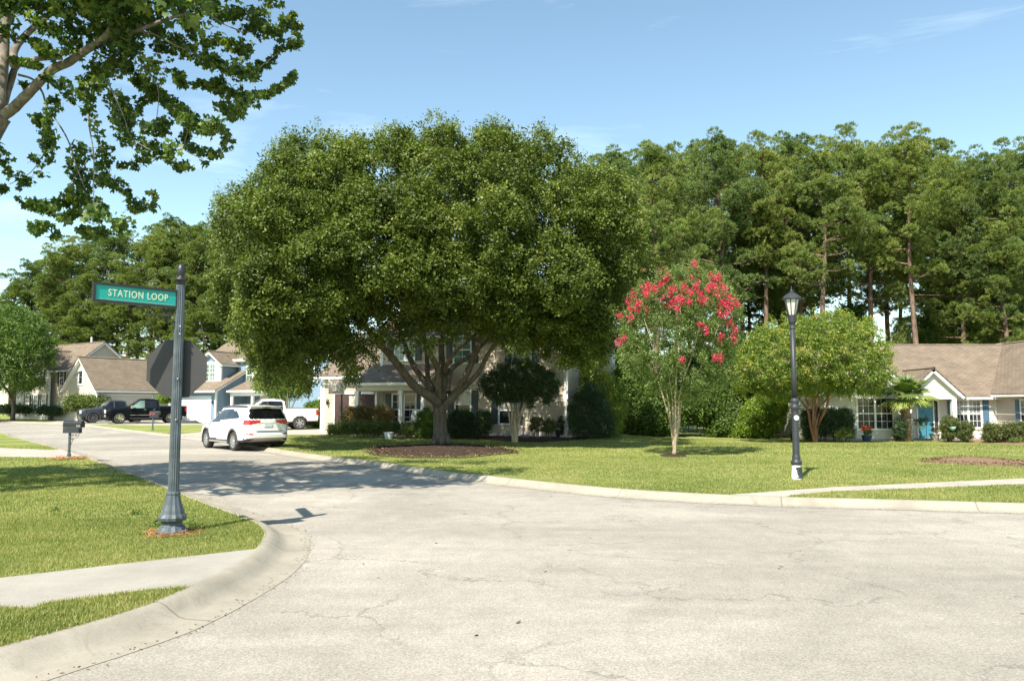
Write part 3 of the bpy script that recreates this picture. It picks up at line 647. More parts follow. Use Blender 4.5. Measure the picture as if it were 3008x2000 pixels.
# ================================================================== STREET FURNITURE
def text_mesh(name, s, size, ext, mat, parent, origin, a, n, up=Vector((0, 0, 1)), width=None, bold=0.0):
    """flat lettering: origin = lower left corner, a = reading direction, n = facing"""
    cu = bpy.data.curves.new(name, 'FONT'); cu.body = s; cu.size = size; cu.extrude = ext; cu.offset = bold; cu.space_character = 1.16
    tmp = bpy.data.objects.new('tmp', cu); C.objects.link(tmp); dg = bpy.context.evaluated_depsgraph_get(); me = bpy.data.meshes.new_from_object(tmp.evaluated_get(dg))
    bpy.data.objects.remove(tmp); bpy.data.curves.remove(cu)
    xs = [v.co.x for v in me.vertices]; k = (width / (max(xs) - min(xs))) if width else 1; x0 = min(xs)
    off = Vector((0, 0, 0)); q = parent
    while q is not None: off += q.location; q = q.parent
    for v in me.vertices:
        c = v.co.copy(); v.co = origin + a * ((c.x - x0) * k) + up * c.y + n * c.z - off
    me.name = name; me.materials.clear(); me.materials.append(M[mat]); o = bpy.data.objects.new(name, me); C.objects.link(o); o.parent = parent; return o
M['sign_green'] = simple('sign_green', (0.004, 0.30, 0.245), 0.35, var=0.06, scale=3)
M['sign_letter'] = simple('sign_letter', (0.50, 0.56, 0.40), 0.4, var=0.03)
M['brass'] = simple('yellowed_plate', (0.55, 0.55, 0.5), 0.4)
M['worn_white'] = simple('worn_white_paint', (0.62, 0.63, 0.62), 0.6, var=0.25, scale=8)

def sign_post():
    b = G(505, 1566, 0.12); t = thing('street_sign_post', 'tall fluted dark post with flared base holding the green street name sign', 'sign post', b)
    top = At(542, 786, b.y).z - b.z; k = top / 3.30
    c = (b.x, b.y, b.z)
    base = MB(); base.lathe([(0.185, 0.0), (0.190, 0.03), (0.165, 0.05), (0.150, 0.085), (0.125, 0.105), (0.115, 0.13), (0.125, 0.15), (0.165, 0.165), (0.172, 0.20), (0.160, 0.225), (0.140, 0.245), (0.128, 0.29), (0.105, 0.36), (0.088, 0.43), (0.080, 0.47), (0.086, 0.475), (0.086, 0.50), (0.074, 0.51)], c, 24, flute=0.07, rot=0.1)
    base.build('base', 'iron', t, smooth=False)
    sh = MB(); pr = []
    for i in range(14):
        f = i / 13; pr.append((0.0655 - 0.012 * f, 0.50 + f * (2.58 * k)))
    sh.lathe(pr, c, 32, flute=0.13); sh.build('shaft', 'iron', t)
    z = 0.50 + 2.58 * k; fn = MB()
    fn.lathe([(0.052, z), (0.052, z + .02), (0.062, z + .03), (0.062, z + .045), (0.078, z + .05), (0.080, z + .075), (0.050, z + .09), (0.036, z + .10), (0.040, z + .12), (0.054, z + .15), (0.056, z + .18), (0.050, z + .22), (0.034, z + .25), (0.014, z + .27), (0.004, z + .28)], c, 20, flute=0.04)
    fn.build('finial', 'black_paint', t, smooth=True)
    # street name sign
    e1 = At(523, 880, b.y - .02); zc = e1.z; dl = 0.925
    y2 = b.y * dl; e0 = At(272, 857, y2); a = Vector((e1.x - e0.x, e1.y - e0.y, 0)).normalized(); n = Vector((a.y, -a.x, 0))
    if n.y > 0: n = -n
    L = (Vector((e1.x, e1.y)) - Vector((e0.x, e0.y))).length; o = Vector((e0.x, e0.y, zc)); H = 0.096
    s = 0.030
    fr = MB(); p2 = (o.x, o.y); aa = (a.x, a.y); nn = (n.x, n.y)
    fr.obox(p2, aa, nn, 0, L, zc + H - s + .022, zc + H + .022, -.022, .022); fr.obox(p2, aa, nn, 0, L, zc - H - .022, zc - H - .022 + s, -.022, .022)
    fr.obox(p2, aa, nn, 0, s, zc - H - .022 + s, zc + H - s + .022, -.022, .022); fr.obox(p2, aa, nn, L - s, L, zc - H - .022 + s, zc + H - s + .022, -.022, .022)
    fr.obox(p2, aa, nn, L, L + 0.035, zc - H - .25, zc + H + .06, -.012, .012)
    f_ = fr.build('sign_frame', 'black_paint', t)
    pn = MB(); pn.obox(p2, aa, nn, s, L - s, zc - H - .022 + s, zc + H - s + .022, -.008, .008); panel = pn.build('street_name_sign', 'sign_green', t)
    ln = MB()
    zt, zb = zc + H + .022 - s - .012, zc - H - .022 + s + .012
    for zz in (zb,): ln.obox(p2, aa, nn, s + .02, L - s - .02, zz - .0015, zz + .0015, .008, .0095)
    ln.build('border_line', 'sign_letter', panel)
    text_mesh('lettering', 'STATION LOOP', 0.118, 0.0015, 'sign_letter', panel, Vector((o.x, o.y, zc - 0.034)) + a * (L * 0.170) + n * 0.011, a, n, width=L * 0.70, bold=0.0018)
    # second street name sign, pointing away from the camera behind the post
    d2 = Vector((b.x, b.y)).normalized(); a2 = (d2.x, d2.y); n2 = (-d2.y, d2.x); o2 = (b.x + d2.x * .05, b.y + d2.y * .05); z2 = zc
    f2 = MB(); f2.obox(o2, a2, n2, 0, L, z2 + H - s + .022, z2 + H + .022, -.018, .018); f2.obox(o2, a2, n2, 0, L, z2 - H - .022, z2 - H - .022 + s, -.018, .018); f2.obox(o2, a2, n2, L - s, L, z2 - H - .022 + s, z2 + H - s + .022, -.018, .018); f2.obox(o2, a2, n2, 0, s, z2 - H - .022 + s, z2 + H - s + .022, -.018, .018); f2.build('sign_frame', 'black_paint', t)
    f2 = MB(); f2.obox(o2, a2, n2, s, L - s, z2 - H - .022 + s, z2 + H - s + .022, -.007, .007); f2.build('street_name_sign', 'sign_green', t)
    # scroll bracket beneath
    sc = MB()
    def P(q, zz): return (o.x + a.x * q, o.y + a.y * q, zz)
    def spiral(cq, cz, r0, turns, a0, sgn=1, r1=.006):
        return [P(cq + (r0 + (r1 - r0) * i / 22) * math.cos(a0 + sgn * turns * 2 * math.pi * i / 22), cz + (r0 + (r1 - r0) * i / 22) * math.sin(a0 + sgn * turns * 2 * math.pi * i / 22)) for i in range(23)]
    zb = zc - H - .022
    sc.tube(spiral(L - .105, zb - .085, .078, 1.9, math.pi / 2), .006, 6); sc.tube(spiral(L - .33, zb - .052, .046, 1.8, math.pi / 2), .006, 6)
    sc.tube(spiral(L - .50, zb - .028, .020, 1.2, math.pi / 2), .005, 6); sc.tube(spiral(L - .04, zb - .20, .034, 1.4, -math.pi / 2), .005, 6)
    sc.tube(catmull([P(L - .53, zb - .01), P(L - .44, zb - .045), P(L - .36, zb - .105), P(L - .26, zb - .112), P(L - .20, zb - .08), P(L - .17, zb - .01)], 5), .006, 6)
    sc.tube(catmull([P(L - .19, zb - .05), P(L - .16, zb - .14), P(L - .08, zb - .175), P(L - .02, zb - .16)], 5), .006, 6)
    sc.tube([P(L - .105, zb), P(L - .105, zb - .17)], .004, 6); sc.tube([P(L - .02, zb - .24), P(L - .02, zb)], .006, 6)
    sc.build('scroll_bracket', 'black_paint', t)
    for v in (958, 980, 1112, 1232):
        bo = MB(); q = At(538 - (v - 786) * .047, v, b.y - .062); bo.tube([(q.x, q.y + .01, q.z), (q.x, q.y - .012, q.z)], .009, 8)
        bo.build('bolt', 'alloy', t)
    # stop sign seen from behind
    cz = At(520, 1083, b.y + .09); r = 0.362 / math.cos(math.pi / 8) * 0.995
    q = thing('stop_sign', 'blank dark back of an octagonal stop sign bolted behind the fluted post', 'stop sign', (cz.x, cz.y, cz.z), 0)
    an = R(9); A = Vector((math.cos(an), math.sin(an), 0)); Nn = Vector((-math.sin(an), math.cos(an), 0))
    pl = MB(); ring_ = [cz + A * (r * math.cos(math.pi / 8 + i * math.pi / 4)) + Vector((0, 0, r * math.sin(math.pi / 8 + i * math.pi / 4))) for i in range(8)]
    pl.add([p - Nn * .003 for p in ring_] + [p + Nn * .003 for p in ring_], [tuple(range(8)), tuple(range(15, 7, -1))] + [(i, 8 + i, 8 + (i + 1) % 8, (i + 1) % 8) for i in range(8)]); pl.build('sign_plate', 'sign_back', q)
    for za, zb_ in ((-.28, -.24), (.24, .28)):
        br = MB(); br.obox((cz.x, cz.y), (A.x, A.y), (Nn.x, Nn.y), -.03, .03, cz.z + za, cz.z + zb_, -.03, -.003); br.build('clamp', 'iron', q)
sign_post()

def street_lamp():
    b = G(2341, 1407, 0.12); top = At(2344, 840, b.y).z - b.z; k = top / 4.1
    t = thing('street_lamp', 'black lantern street lamp with worn white paint at its foot on the lawn', 'street lamp', b); c = tuple(b)
    class MBs(MB):
        def lathe(s_, prof, c=(0, 0, 0), seg=24, flute=None, rot=0.0): MB.lathe(s_, [(r_ * .76, z_) for r_, z_ in prof], c, seg, flute, rot)
    m = MBs(); m.lathe([(0.145, 0), (0.150, .06), (0.128, .18), (0.118, .27), (0.120, .30)], c, 20); m.build('foot', 'worn_white', t); m = MB(); m.lathe([(0.1145, .03), (.099, .18), (.093, .26)], (c[0] + .012, c[1] - .004, c[2]), 20); m.build('foot_bare_metal', 'lamp_iron', t)
    m = MBs(); m.lathe([(0.121, .30), (.145, .32), (.148, .37), (.120, .40), (.108, .43), (.118, .46), (.100, .49), (.094, .55), (.092, 1.42), (.094, 1.46), (.125, 1.50), (.128, 1.54), (.100, 1.57), (.10, 1.60), (.125, 1.65), (.122, 1.68), (.080, 1.72)], c, 20); m.build('base', 'lamp_iron', t, smooth=True)
    m = MBs(); m.lathe([(.074, 1.70), (.072, 2.2), (.068, 3.18 * k)], c, 18); m.build('pole', 'lamp_iron', t, smooth=True)
    z = 3.18 * k
    m = MBs(); m.lathe([(.068, z - .02), (.085, z), (.085, z + .03), (.068, z + .05), (.075, z + .09), (.110, z + .14), (.118, z + .24), (.125, z + .26), (.125, z + .29), (.09, z + .295), (.02, z + .30)], c, 16, flute=.05); m.build('collar', 'lamp_iron', t)
    z += .29; lan = MBs(); gl = MBs(); zt = z + .34
    for i in range(8):
        t0 = math.pi / 4 * i + .3; P0 = (c[0] + (.105 * .76) * math.cos(t0), c[1] + (.105 * .76) * math.sin(t0), c[2] + z); P1 = (c[0] + (.205 * .76) * math.cos(t0), c[1] + (.205 * .76) * math.sin(t0), c[2] + zt)
        lan.tube([P0, P1], .010, 5)
    gl.lathe([(.098, z + .005), (.198, zt - .003)], c, 8, rot=.3); gl.build('glass', 'lantern_glass', t)
    lan.lathe([(.115, z - .012), (.118, z + .004), (.10, z + .006)], c, 8, rot=.3)
    lan.build('lantern_frame', 'lamp_iron', t)
    m = MBs(); m.lathe([(.20, zt - .005), (.262, zt + .0), (.268, zt + .03), (.245, zt + .055), (.16, zt + .115), (.06, zt + .155), (.045, zt + .165), (.05, zt + .18), (.03, zt + .21), (.012, zt + .25), (.02, zt + .27), (.004, zt + .30)], c, 8, rot=.3); m.build('lantern_roof', 'lamp_iron', t)
    m = MB(); q = (b.x, b.y - .074, b.z + 1.30)
    m.v = []; m.tube([(q[0], q[1], q[2]), (q[0], q[1] - .006, q[2])], .055, 16); m.build('badge', 'plate', t)
    m = MBs(); m.lathe([(.02, z + .01), (.03, z + .1), (.03, z + .2), (.01, z + .26)], c, 10); m.build('bulb', 'lantern_glass', t, smooth=True)
street_lamp()

def mailbox(u, v, y=None, rz=0.0, label='', paper=True, flags=0, num=None, k=1.0):
    b = G(u, v, .12); t = thing('mailbox', label, 'mailbox', b, 0, 'mailboxes by the kerb'); ca, sa = math.cos(rz), math.sin(rz); a = (ca, sa); n = (sa, -ca); p = (b.x, b.y)
    m = MB(); m.lathe([(.075 * k, 0), (.078 * k, .03), (.06 * k, .06), (.05 * k, .10), (.055 * k, .13), (.038 * k, .16), (.036 * k, .72 * k)], tuple(b), 20, flute=.1); m.build('post', 'iron', t)
    z = b.z + .88 * k; w = .085 * k; bx = MB()
    arc = [(-w, 0), (-w, .12 * k)] + [(-w * math.cos(q), .12 * k + w * .8 * math.sin(q)) for q in [math.pi * i / 8 for i in range(1, 8)]] + [(w, .12 * k), (w, 0)]
    q0, q1 = -.17 * k, .40 * k; vs = []
    for q in (q0, q1):
        for tt, zz in arc: vs.append((p[0] + a[0] * q + n[0] * tt, p[1] + a[1] * q + n[1] * tt, z + zz))
    h = len(arc); bx.add(vs, [tuple(range(h))[::-1], tuple(range(h, 2 * h))] + [(i, i + 1, h + i + 1, h + i) for i in range(h - 1)] + [(h - 1, 0, h, 2 * h - 1)])
    bx.build('box', 'black_paint', t)
    if paper:
        m = MB(); m.obox(p, a, n, q0, q1 - .08, z - .16 * k, z - .008, -.075 * k, .075 * k); m.build('newspaper_box', 'lamp_iron', t)
    if num:
        text_mesh('number', num, .075 * k, .001, 'white_trim', t, Vector((p[0] + a[0] * (q1 - .14) + n[0] * (w + .003), p[1] + a[1] * (q1 - .14) + n[1] * (w + .003), z + .02)), Vector((a[0], a[1], 0)), Vector((n[0], n[1], 0)))
    for f in range(flags):
        m = MB(); m.obox(p, a, n, q0 + .02 + f * .20, q0 + .16 + f * .20, z - .0 + .02, z + .07, w + .002, w + .014); m.obox(p, a, n, q0 + .02 + f * .20, q0 + .045 + f * .20, z - .05, z + .02, w + .002, w + .010); m.build('flag', 'red', t)
    s = MB(); zb = z - (.17 * k if paper else .01)
    def P(q, zz): return (p[0] + a[0] * q, p[1] + a[1] * q, zz)
    s.tube(catmull([P(.30 * k, zb), P(.24 * k, zb - .10 * k), P(.12 * k, zb - .16 * k), P(.04 * k, zb - .34 * k)], 5), .008, 6)
    for cq, cz, r in ((.09, -.06, .045), (.19, -.05, .035), (.08, -.16, .035)):
        s.tube([P((cq + r * (1 - i / 20) * math.cos(i * .6)) * k, zb + (cz + r * (1 - i / 20) * math.sin(i * .6)) * k) for i in range(18)], .006, 5)
    s.build('scroll_bracket', 'iron', t)
    return t
mailbox(202, 1346, rz=R(-8), label='near black mailbox on a fluted post with a grey newspaper box beneath it', num='131', k=1.03)
mailbox(448, 1263, rz=R(-4), label='distant black mailbox with two red flags in front of the black pickup', paper=True, flags=2, k=1.1)
# small pink yard flag, utility gate and box beside the right house
# ================================================================== VEHICLES  (local: x forward, y left, z up)
def lerp_tab(tab, x): return np.interp(x, [a for a, _ in tab], [b for _, b in tab])
def vehicle(name, label, loc, heading, spec, group=None):
    """loc = ground point under the centre, heading = angle of local x from world x"""
    t = thing(name, label, spec['cat'], loc, heading, group)
    L0, L1 = spec['x'][0], spec['x'][1]; nx = spec.get('nx', 150); xs = np.linspace(L0, L1, nx)
    for e in spec['keys']: xs = np.append(xs, e)
    xs = np.unique(np.round(xs, 4)); nx = len(xs)
    nt = 46
    def section(x):
        w = lerp_tab(spec['w'], x); wr = lerp_tab(spec['wr'], x); zs = lerp_tab(spec['zs'], x); zb = lerp_tab(spec['zb'], x); zt = lerp_tab(spec['zt'], x); h = zt - zb
        pts = [(w * .78, zs), (w * .96, zs + .03), (w * .992, zs + .30 * (zb - zs)), (w, zs + .62 * (zb - zs)), (w * .99, zs + .85 * (zb - zs)), (w * .955, zb), (w * .955 + (wr - w * .955) * .45, zb + h * .42), (wr, zb + h * .86), (wr * .90, zb + h * .965), (wr * .5, zt - .0), (0, zt + .012 * (1 if h > .3 else .3))]
        P = catmull([(a, b, 0) for a, b in pts], 6); u = np.linspace(0, len(P) - 1, nt); A = np.array([[p[0], p[1]] for p in P])
        return np.stack([np.interp(u, np.arange(len(P)), A[:, 0]), np.interp(u, np.arange(len(P)), A[:, 1])], 1), u / 6.0
    S = []; U = None
    for x in xs:
        s, U = section(x); S.append(s)
    S = np.array(S)                                      # nx, nt, 2
    parts = {}
    def put(k, quad): parts.setdefault(k, []).append(quad)
    classify = spec['classify']
    for i in range(nx - 1):
        xm = (xs[i] + xs[i + 1]) / 2
        for j in range(nt - 1):
            um = (U[j] + U[j + 1]) / 2; ym = S[i:i + 2, j:j + 2, 0].mean(); zm = S[i:i + 2, j:j + 2, 1].mean()
            cut = any(math.hypot(xm - wx, zm - spec['wz']) < spec['wr_arch'] for wx in spec['axles']) and ym > .55
            if cut: continue
            for sgn in (1, -1):
                k = classify(xm, ym, zm, um, sgn)
                if k is None: continue
                q = [(xs[i], sgn * S[i, j, 0], S[i, j, 1]), (xs[i + 1], sgn * S[i + 1, j, 0], S[i + 1, j, 1]), (xs[i + 1], sgn * S[i + 1, j + 1, 0], S[i + 1, j + 1, 1]), (xs[i], sgn * S[i, j + 1, 0], S[i, j + 1, 1])]
                if sgn < 0: q.reverse()
                put(k, q)
    # end caps
    for end, ix, xe in (('rear', 0, L0), ('front', nx - 1, L1)):
        sec = S[ix]; zc = (sec[:, 1].max() + sec[:, 1].min()) / 2; ks = [0, .03, .07, .12] + list(np.linspace(.18, 1, 26)); bul = spec[end]
        full = [(s * sec[j, 0], sec[j, 1]) for s, rg in ((1, range(nt)), (-1, range(nt - 2, -1, -1))) for j in rg]
        rows = []
        for kq in ks:
            row = []
            for yy, zz in full:
                # shrink anisotropically so the rows stay inside the outline
                y2 = yy * (1 - kq); z2 = zc + (zz - zc) * (1 - kq * (0.98)); row.append((y2, z2, kq))
            rows.append(row)
        pos = [[(xe + bul(y, z, kq), y, z) for y, z, kq in row] for row in rows]
        nn = len(full)
        for a_ in range(len(ks) - 1):
            for j in range(nn):
                j2 = (j + 1) % nn; ym = (rows[a_][j][0] + rows[a_ + 1][j2][0]) / 2; zm = (rows[a_][j][1] + rows[a_][j2][1] + rows[a_ + 1][j][1] + rows[a_ + 1][j2][1]) / 4
                q = [pos[a_][j], pos[a_][j2], pos[a_ + 1][j2], pos[a_ + 1][j]]
                if end == 'rear': q.reverse()
                put(spec[end + '_class'](ym, zm), q)
    objs = {}
    order = sorted(parts, key=lambda k: (k != 'body', '>' in k))
    for k in order:
        quads = parts[k]; nm, mat = spec['parts'][k]; mb = MB(); cache = {}
        for q in quads:
            idx = []
            for p in q:
                key = (round(p[0], 4), round(p[1], 4), round(p[2], 4))
                if key not in cache: cache[key] = len(mb.v); mb.v.append(p)
                idx.append(cache[key])
            idx2 = [a for n_, a in enumerate(idx) if a != idx[n_ - 1]]
            if len(idx2) >= 3: mb.f.append(tuple(idx2))
        if k in ('body', 'clad', 'flare', 'grille', 'skid', 'bed'): objs[k] = mb.build(nm, mat, t, local=True, smooth=38)
        else:
            for mi in islands(mb, 2 if k in ('pillar', 'refl') else 12): objs[k] = mi.build(nm, mat, t, local=True, smooth=38)
    # wheels
    rW = spec['rw']; wd = spec['wd']; tr = spec['track']
    for wx in spec['axles']:
        for sgn in (1, -1):
            m = MB(); hw = wd / 2
            prof = [(rW * .62, -hw * .85), (rW * .68, -hw), (rW * .93, -hw), (rW, -hw * .75), (rW * 1.0, hw * .75), (rW * .93, hw), (rW * .68, hw), (rW * .62, hw * .85)]
            def lath(mb, prof, seg=32):
                b0 = len(mb.v)
                for r, q in prof:
                    for j in range(seg):
                        an = 2 * math.pi * j / seg; mb.v.append((wx + r * math.cos(an), sgn * (tr + q), rW + r * math.sin(an)))
                for i in range(len(prof) - 1):
                    for j in range(seg):
                        f = (b0 + i * seg + j, b0 + i * seg + (j + 1) % seg, b0 + (i + 1) * seg + (j + 1) % seg, b0 + (i + 1) * seg + j); mb.f.append(f if sgn < 0 else f[::-1])
            lath(m, prof); tyre = m.build('wheel', 'rubber', t, local=True, smooth=True)
            d = MB(); b0 = len(d.v); lath(d, [(rW * .66, hw * .78), (rW * .60, hw * .25), (rW * .10, hw * .2), (0.001, hw * .2)], 24); d.build('wheel_disc', 'interior', tyre, local=True, smooth=True)
            rm = MB(); lath(rm, [(rW * .67, hw * .86), (rW * .66, hw * .93), (rW * .60, hw * .90), (rW * .58, hw * .5)], 32)
            ns = spec['spokes']
            for q in range(ns):
                an = 2 * math.pi * q / ns + .3; hwid = spec.get('spoke_w', .028)
                u_ = (math.cos(an), math.sin(an)); v_ = (-math.sin(an), math.cos(an)); vs = []
                for rr, ww, yy in ((rW * .12, hwid * 1.2, .80), (rW * .60, hwid, .88)):
                    for e in (-1, 1):
                        for dd in (0, -.03): vs.append((wx + u_[0] * rr + v_[0] * ww * e, sgn * (tr + hw * yy + dd), rW + u_[1] * rr + v_[1] * ww * e))
                rm.add(vs, [(0, 2, 6, 4), (1, 5, 7, 3), (0, 4, 5, 1), (2, 3, 7, 6), (0, 1, 3, 2), (4, 6, 7, 5)])
            lath(rm, [(rW * .17, hw * .55), (rW * .16, hw * .92), (.001, hw * .94)], 16)
            rm.build('rim', spec['rim'], tyre, local=True)
            ln = MB()    # dark arch liner
            seg = 20; ra = spec['wr_arch'] + .012; prof2 = [(sgn * (tr + hw - .01)), sgn * (tr - .35)]
            for q in prof2:
                for j in range(seg + 1):
                    an = -0.35 + (math.pi + .7) * j / seg; ln.v.append((wx + ra * math.cos(an), q, spec['wz'] + ra * math.sin(an)))
            for j in range(seg): ln.f.append((j, j + 1, seg + 2 + j, seg + 1 + j))
            ln.v.append((wx, prof2[1], spec['wz'])); c0 = len(ln.v) - 1
            for j in range(seg): ln.f.append((seg + 1 + j, seg + 2 + j, c0))
            ln.build('arch_liner', 'interior', t, local=True)
            if spec.get('clad'):
                cl = MB(); r0, r1 = spec['wr_arch'] - .015, spec['wr_arch'] + .055
                for j in range(seg + 1):
                    an = -0.25 + (math.pi + .5) * j / seg
                    for rr in (r0, r1):
                        px, pz = wx + rr * math.cos(an), spec['wz'] + rr * math.sin(an); zz = max(pz, .22)
                        yw = float(lerp_tab(spec['w'], px)); cl.v.append((px, sgn * (yw + .012), zz)); cl.v.append((px, sgn * (yw - .05), zz))
                for j in range(seg):
                    o_ = j * 4; cl.f += [(o_, o_ + 4, o_ + 6, o_ + 2), (o_ + 2, o_ + 6, o_ + 7, o_ + 3), (o_ + 1, o_ + 5, o_ + 4, o_)]
                cl.build('arch_cladding', spec['clad'], t, local=True)
    un = MB(); un.box(L0 + .25, L1 - .25, -tr + .25, tr - .25, spec['wz'] * .62, spec['wz'] * 1.2); un.build('underbody', 'interior', t, local=True)
    return t, objs
def lb(parent, name, mat, *boxes, smooth=False):
    m = MB()
    for b in boxes: m.box(*b)
    return m.build(name, mat, parent, local=True)

# ---------- white SUV seen from behind
def suv():
    win = [(-1.52, 1.12), (-1.58, 1.20), (-1.30, 1.47), (-.75, 1.56), (.05, 1.56), (.45, 1.49), (1.10, 1.06)]   # side glass outline x,z
    wlow = lambda x: np.interp(x, [-1.75, 1.15], [1.20, .98])
    def cls(x, y, z, u, s):
        if z < .42: return 'clad'
        if 5.15 < u < 7.15 and -1.70 < x < 1.02 and z > wlow(x) + .015:
            top = np.interp(x, [-1.70, -1.25, -.7, 0, .45, 1.05], [1.26, 1.46, 1.53, 1.535, 1.46, 1.02])
            if z < top: return 'pillar' if (abs(x + .98) < .012 or abs(x - .05) < .022) else 'side'
        if u > 7.3 and .52 < x < 1.22 and y < .63: return 'wind'
        if u > 6.9 and u < 8.1 and -1.9 < x < .3 and z > 1.55: return 'rail'
        return 'body'
    def rear(y, z, k):
        base = -.02 - .16 * (1 - (1 - min(1, k / .18)) ** 2)
        base += -.10 * np.interp(z, [.3, .5, .62, .78, 1.12, 1.62], [.15, .9, 1, .45, .5, -.2]) * min(1, k / .12)
        base += .30 * max(0, z - 1.12) * min(1, k / .05) + .05 * (abs(y) / .9) ** 3
        return base
    def rcls(y, z):
        ay = abs(y)
        if z < .50 and ay < .58 and z > .30: return 'skid'
        if z < .47: return 'clad'
        if 1.17 < z < 1.55 and ay < .70 - (abs(z - 1.24) * .35 if z > 1.24 else (1.24 - z) * .9): return 'rglass'
        if .97 < z < 1.14 and ay > .30 + (z < 1.02) * .16 + (z < .995) * .12: return 'tail'
        if .60 < z < .66 and .56 < ay < .80: return 'refl'
        return 'body'
    spec = dict(cat='car', x=(-2.10, 2.22), keys=[], axles=(-1.32, 1.36), wz=.36, wr_arch=.415, rw=.352, wd=.235, track=.79, spokes=10, spoke_w=.022, rim='alloy', clad='plastic',
        w=[(-2.10, .86), (-1.9, .915), (-1.3, .935), (0, .93), (1.3, .935), (1.9, .88), (2.22, .70)],
        wr=[(-2.10, .60), (-1.6, .64), (-.4, .67), (.6, .60), (1.1, .62), (1.3, .70), (2.22, .45)],
        zs=[(-2.1, .34), (-1.2, .28), (1.4, .26), (2.22, .30)],
        zb=[(-2.1, 1.16), (-1.2, 1.10), (0, 1.03), (1.1, .97), (1.9, .86), (2.22, .70)],
        zt=[(-2.10, 1.63), (-1.6, 1.67), (-.6, 1.70), (.1, 1.68), (.5, 1.60), (1.25, 1.13), (1.5, 1.07), (2.0, .94), (2.22, .78)],
        classify=cls, rear=rear, front=lambda y, z, k: .14 * (1 - (1 - min(1, k / .3)) ** 2), rear_class=rcls, front_class=lambda y, z: 'clad' if z < .45 else 'body',
        parts={'body': ('body', 'paint_white'), 'clad': ('lower_cladding', 'plastic'), 'side': ('side_window', 'car_glass'), 'pillar': ('pillar_trim', 'plastic'), 'wind': ('windscreen', 'car_glass'), 'rail': ('roof_rail', 'plastic'),
               'rglass': ('rear_window', 'tinted'), 'tail': ('tail_light', 'red_lens'), 'refl': ('reflector', 'red_lens'), 'skid': ('skid_plate', 'grey_plastic')})
    pL = G(686, 1324, 0.0); pF = G(615, 1313, 0.0)          # feet of the two left wheels
    h = Vector((-math.sin(R(41.5)), math.cos(R(41.5)))); side = Vector((-h.y, h.x))           # left of heading
    c = pL.xy + h * 1.32 - side * .86
    t, o = vehicle('parked_suv', 'white SUV parked at the kerb, seen from behind, beside the fluted post', (c.x, c.y, T(c.x, c.y)), math.atan2(h.y, h.x), spec)
    lb(o['tail'], 'light_bar', 'lens', (-2.30, -2.285, -.80, -.52, 1.0, 1.015))
    lb(t, 'spoiler', 'paint_white', (-2.21, -1.95, -.60, .60, 1.625, 1.655)); lb(t, 'brake_light', 'dark_red_lens', (-2.19, -2.16, -.14, .14, 1.585, 1.615))
    lb(t, 'licence_plate', 'plate', (-2.345, -2.325, -.155, .155, .90, 1.005)); lb(t, 'tailgate_trim', 'chrome', (-2.335, -2.31, -.40, .40, 1.022, 1.04))
    lb(t, 'bumper_seam', 'interior', (-2.385, -2.34, -.48, .48, .742, .752)); 
    m = MB(); m.tube([(-2.315, .085 * math.cos(i * math.pi / 8), 1.09 + .042 * math.sin(i * math.pi / 8)) for i in range(17)], .007, 6); m.box(-2.32, -2.312, -.05, -.035, 1.06, 1.12); m.box(-2.32, -2.312, .035, .05, 1.06, 1.12); m.box(-2.32, -2.312, -.04, .04, 1.083, 1.097); m.build('emblem', 'chrome', t, local=True)
    lb(t, 'exhaust', 'chrome', (-2.36, -2.28, -.64, -.58, .355, .405)); lb(t, 'exhaust', 'chrome', (-2.36, -2.28, -.55, -.49, .355, .405))
    lb(t, 'wing_mirror', 'paint_white', (.88, 1.06, .93, 1.17, .99, 1.14)); lb(t, 'wing_mirror', 'paint_white', (.88, 1.06, -1.17, -.93, .99, 1.14))
    lb(t, 'door_handle', 'chrome', (.02, .20, .935, .955, .92, .945)); lb(t, 'door_handle', 'chrome', (-.95, -.77, .935, .955, .95, .975))
    lb(t, 'side_sill', 'grey_plastic', (-.86, .88, .90, .955, .29, .345))
    lb(t, 'antenna', 'plastic', (-1.75, -1.6, -.02, .02, 1.66, 1.73))
suv()

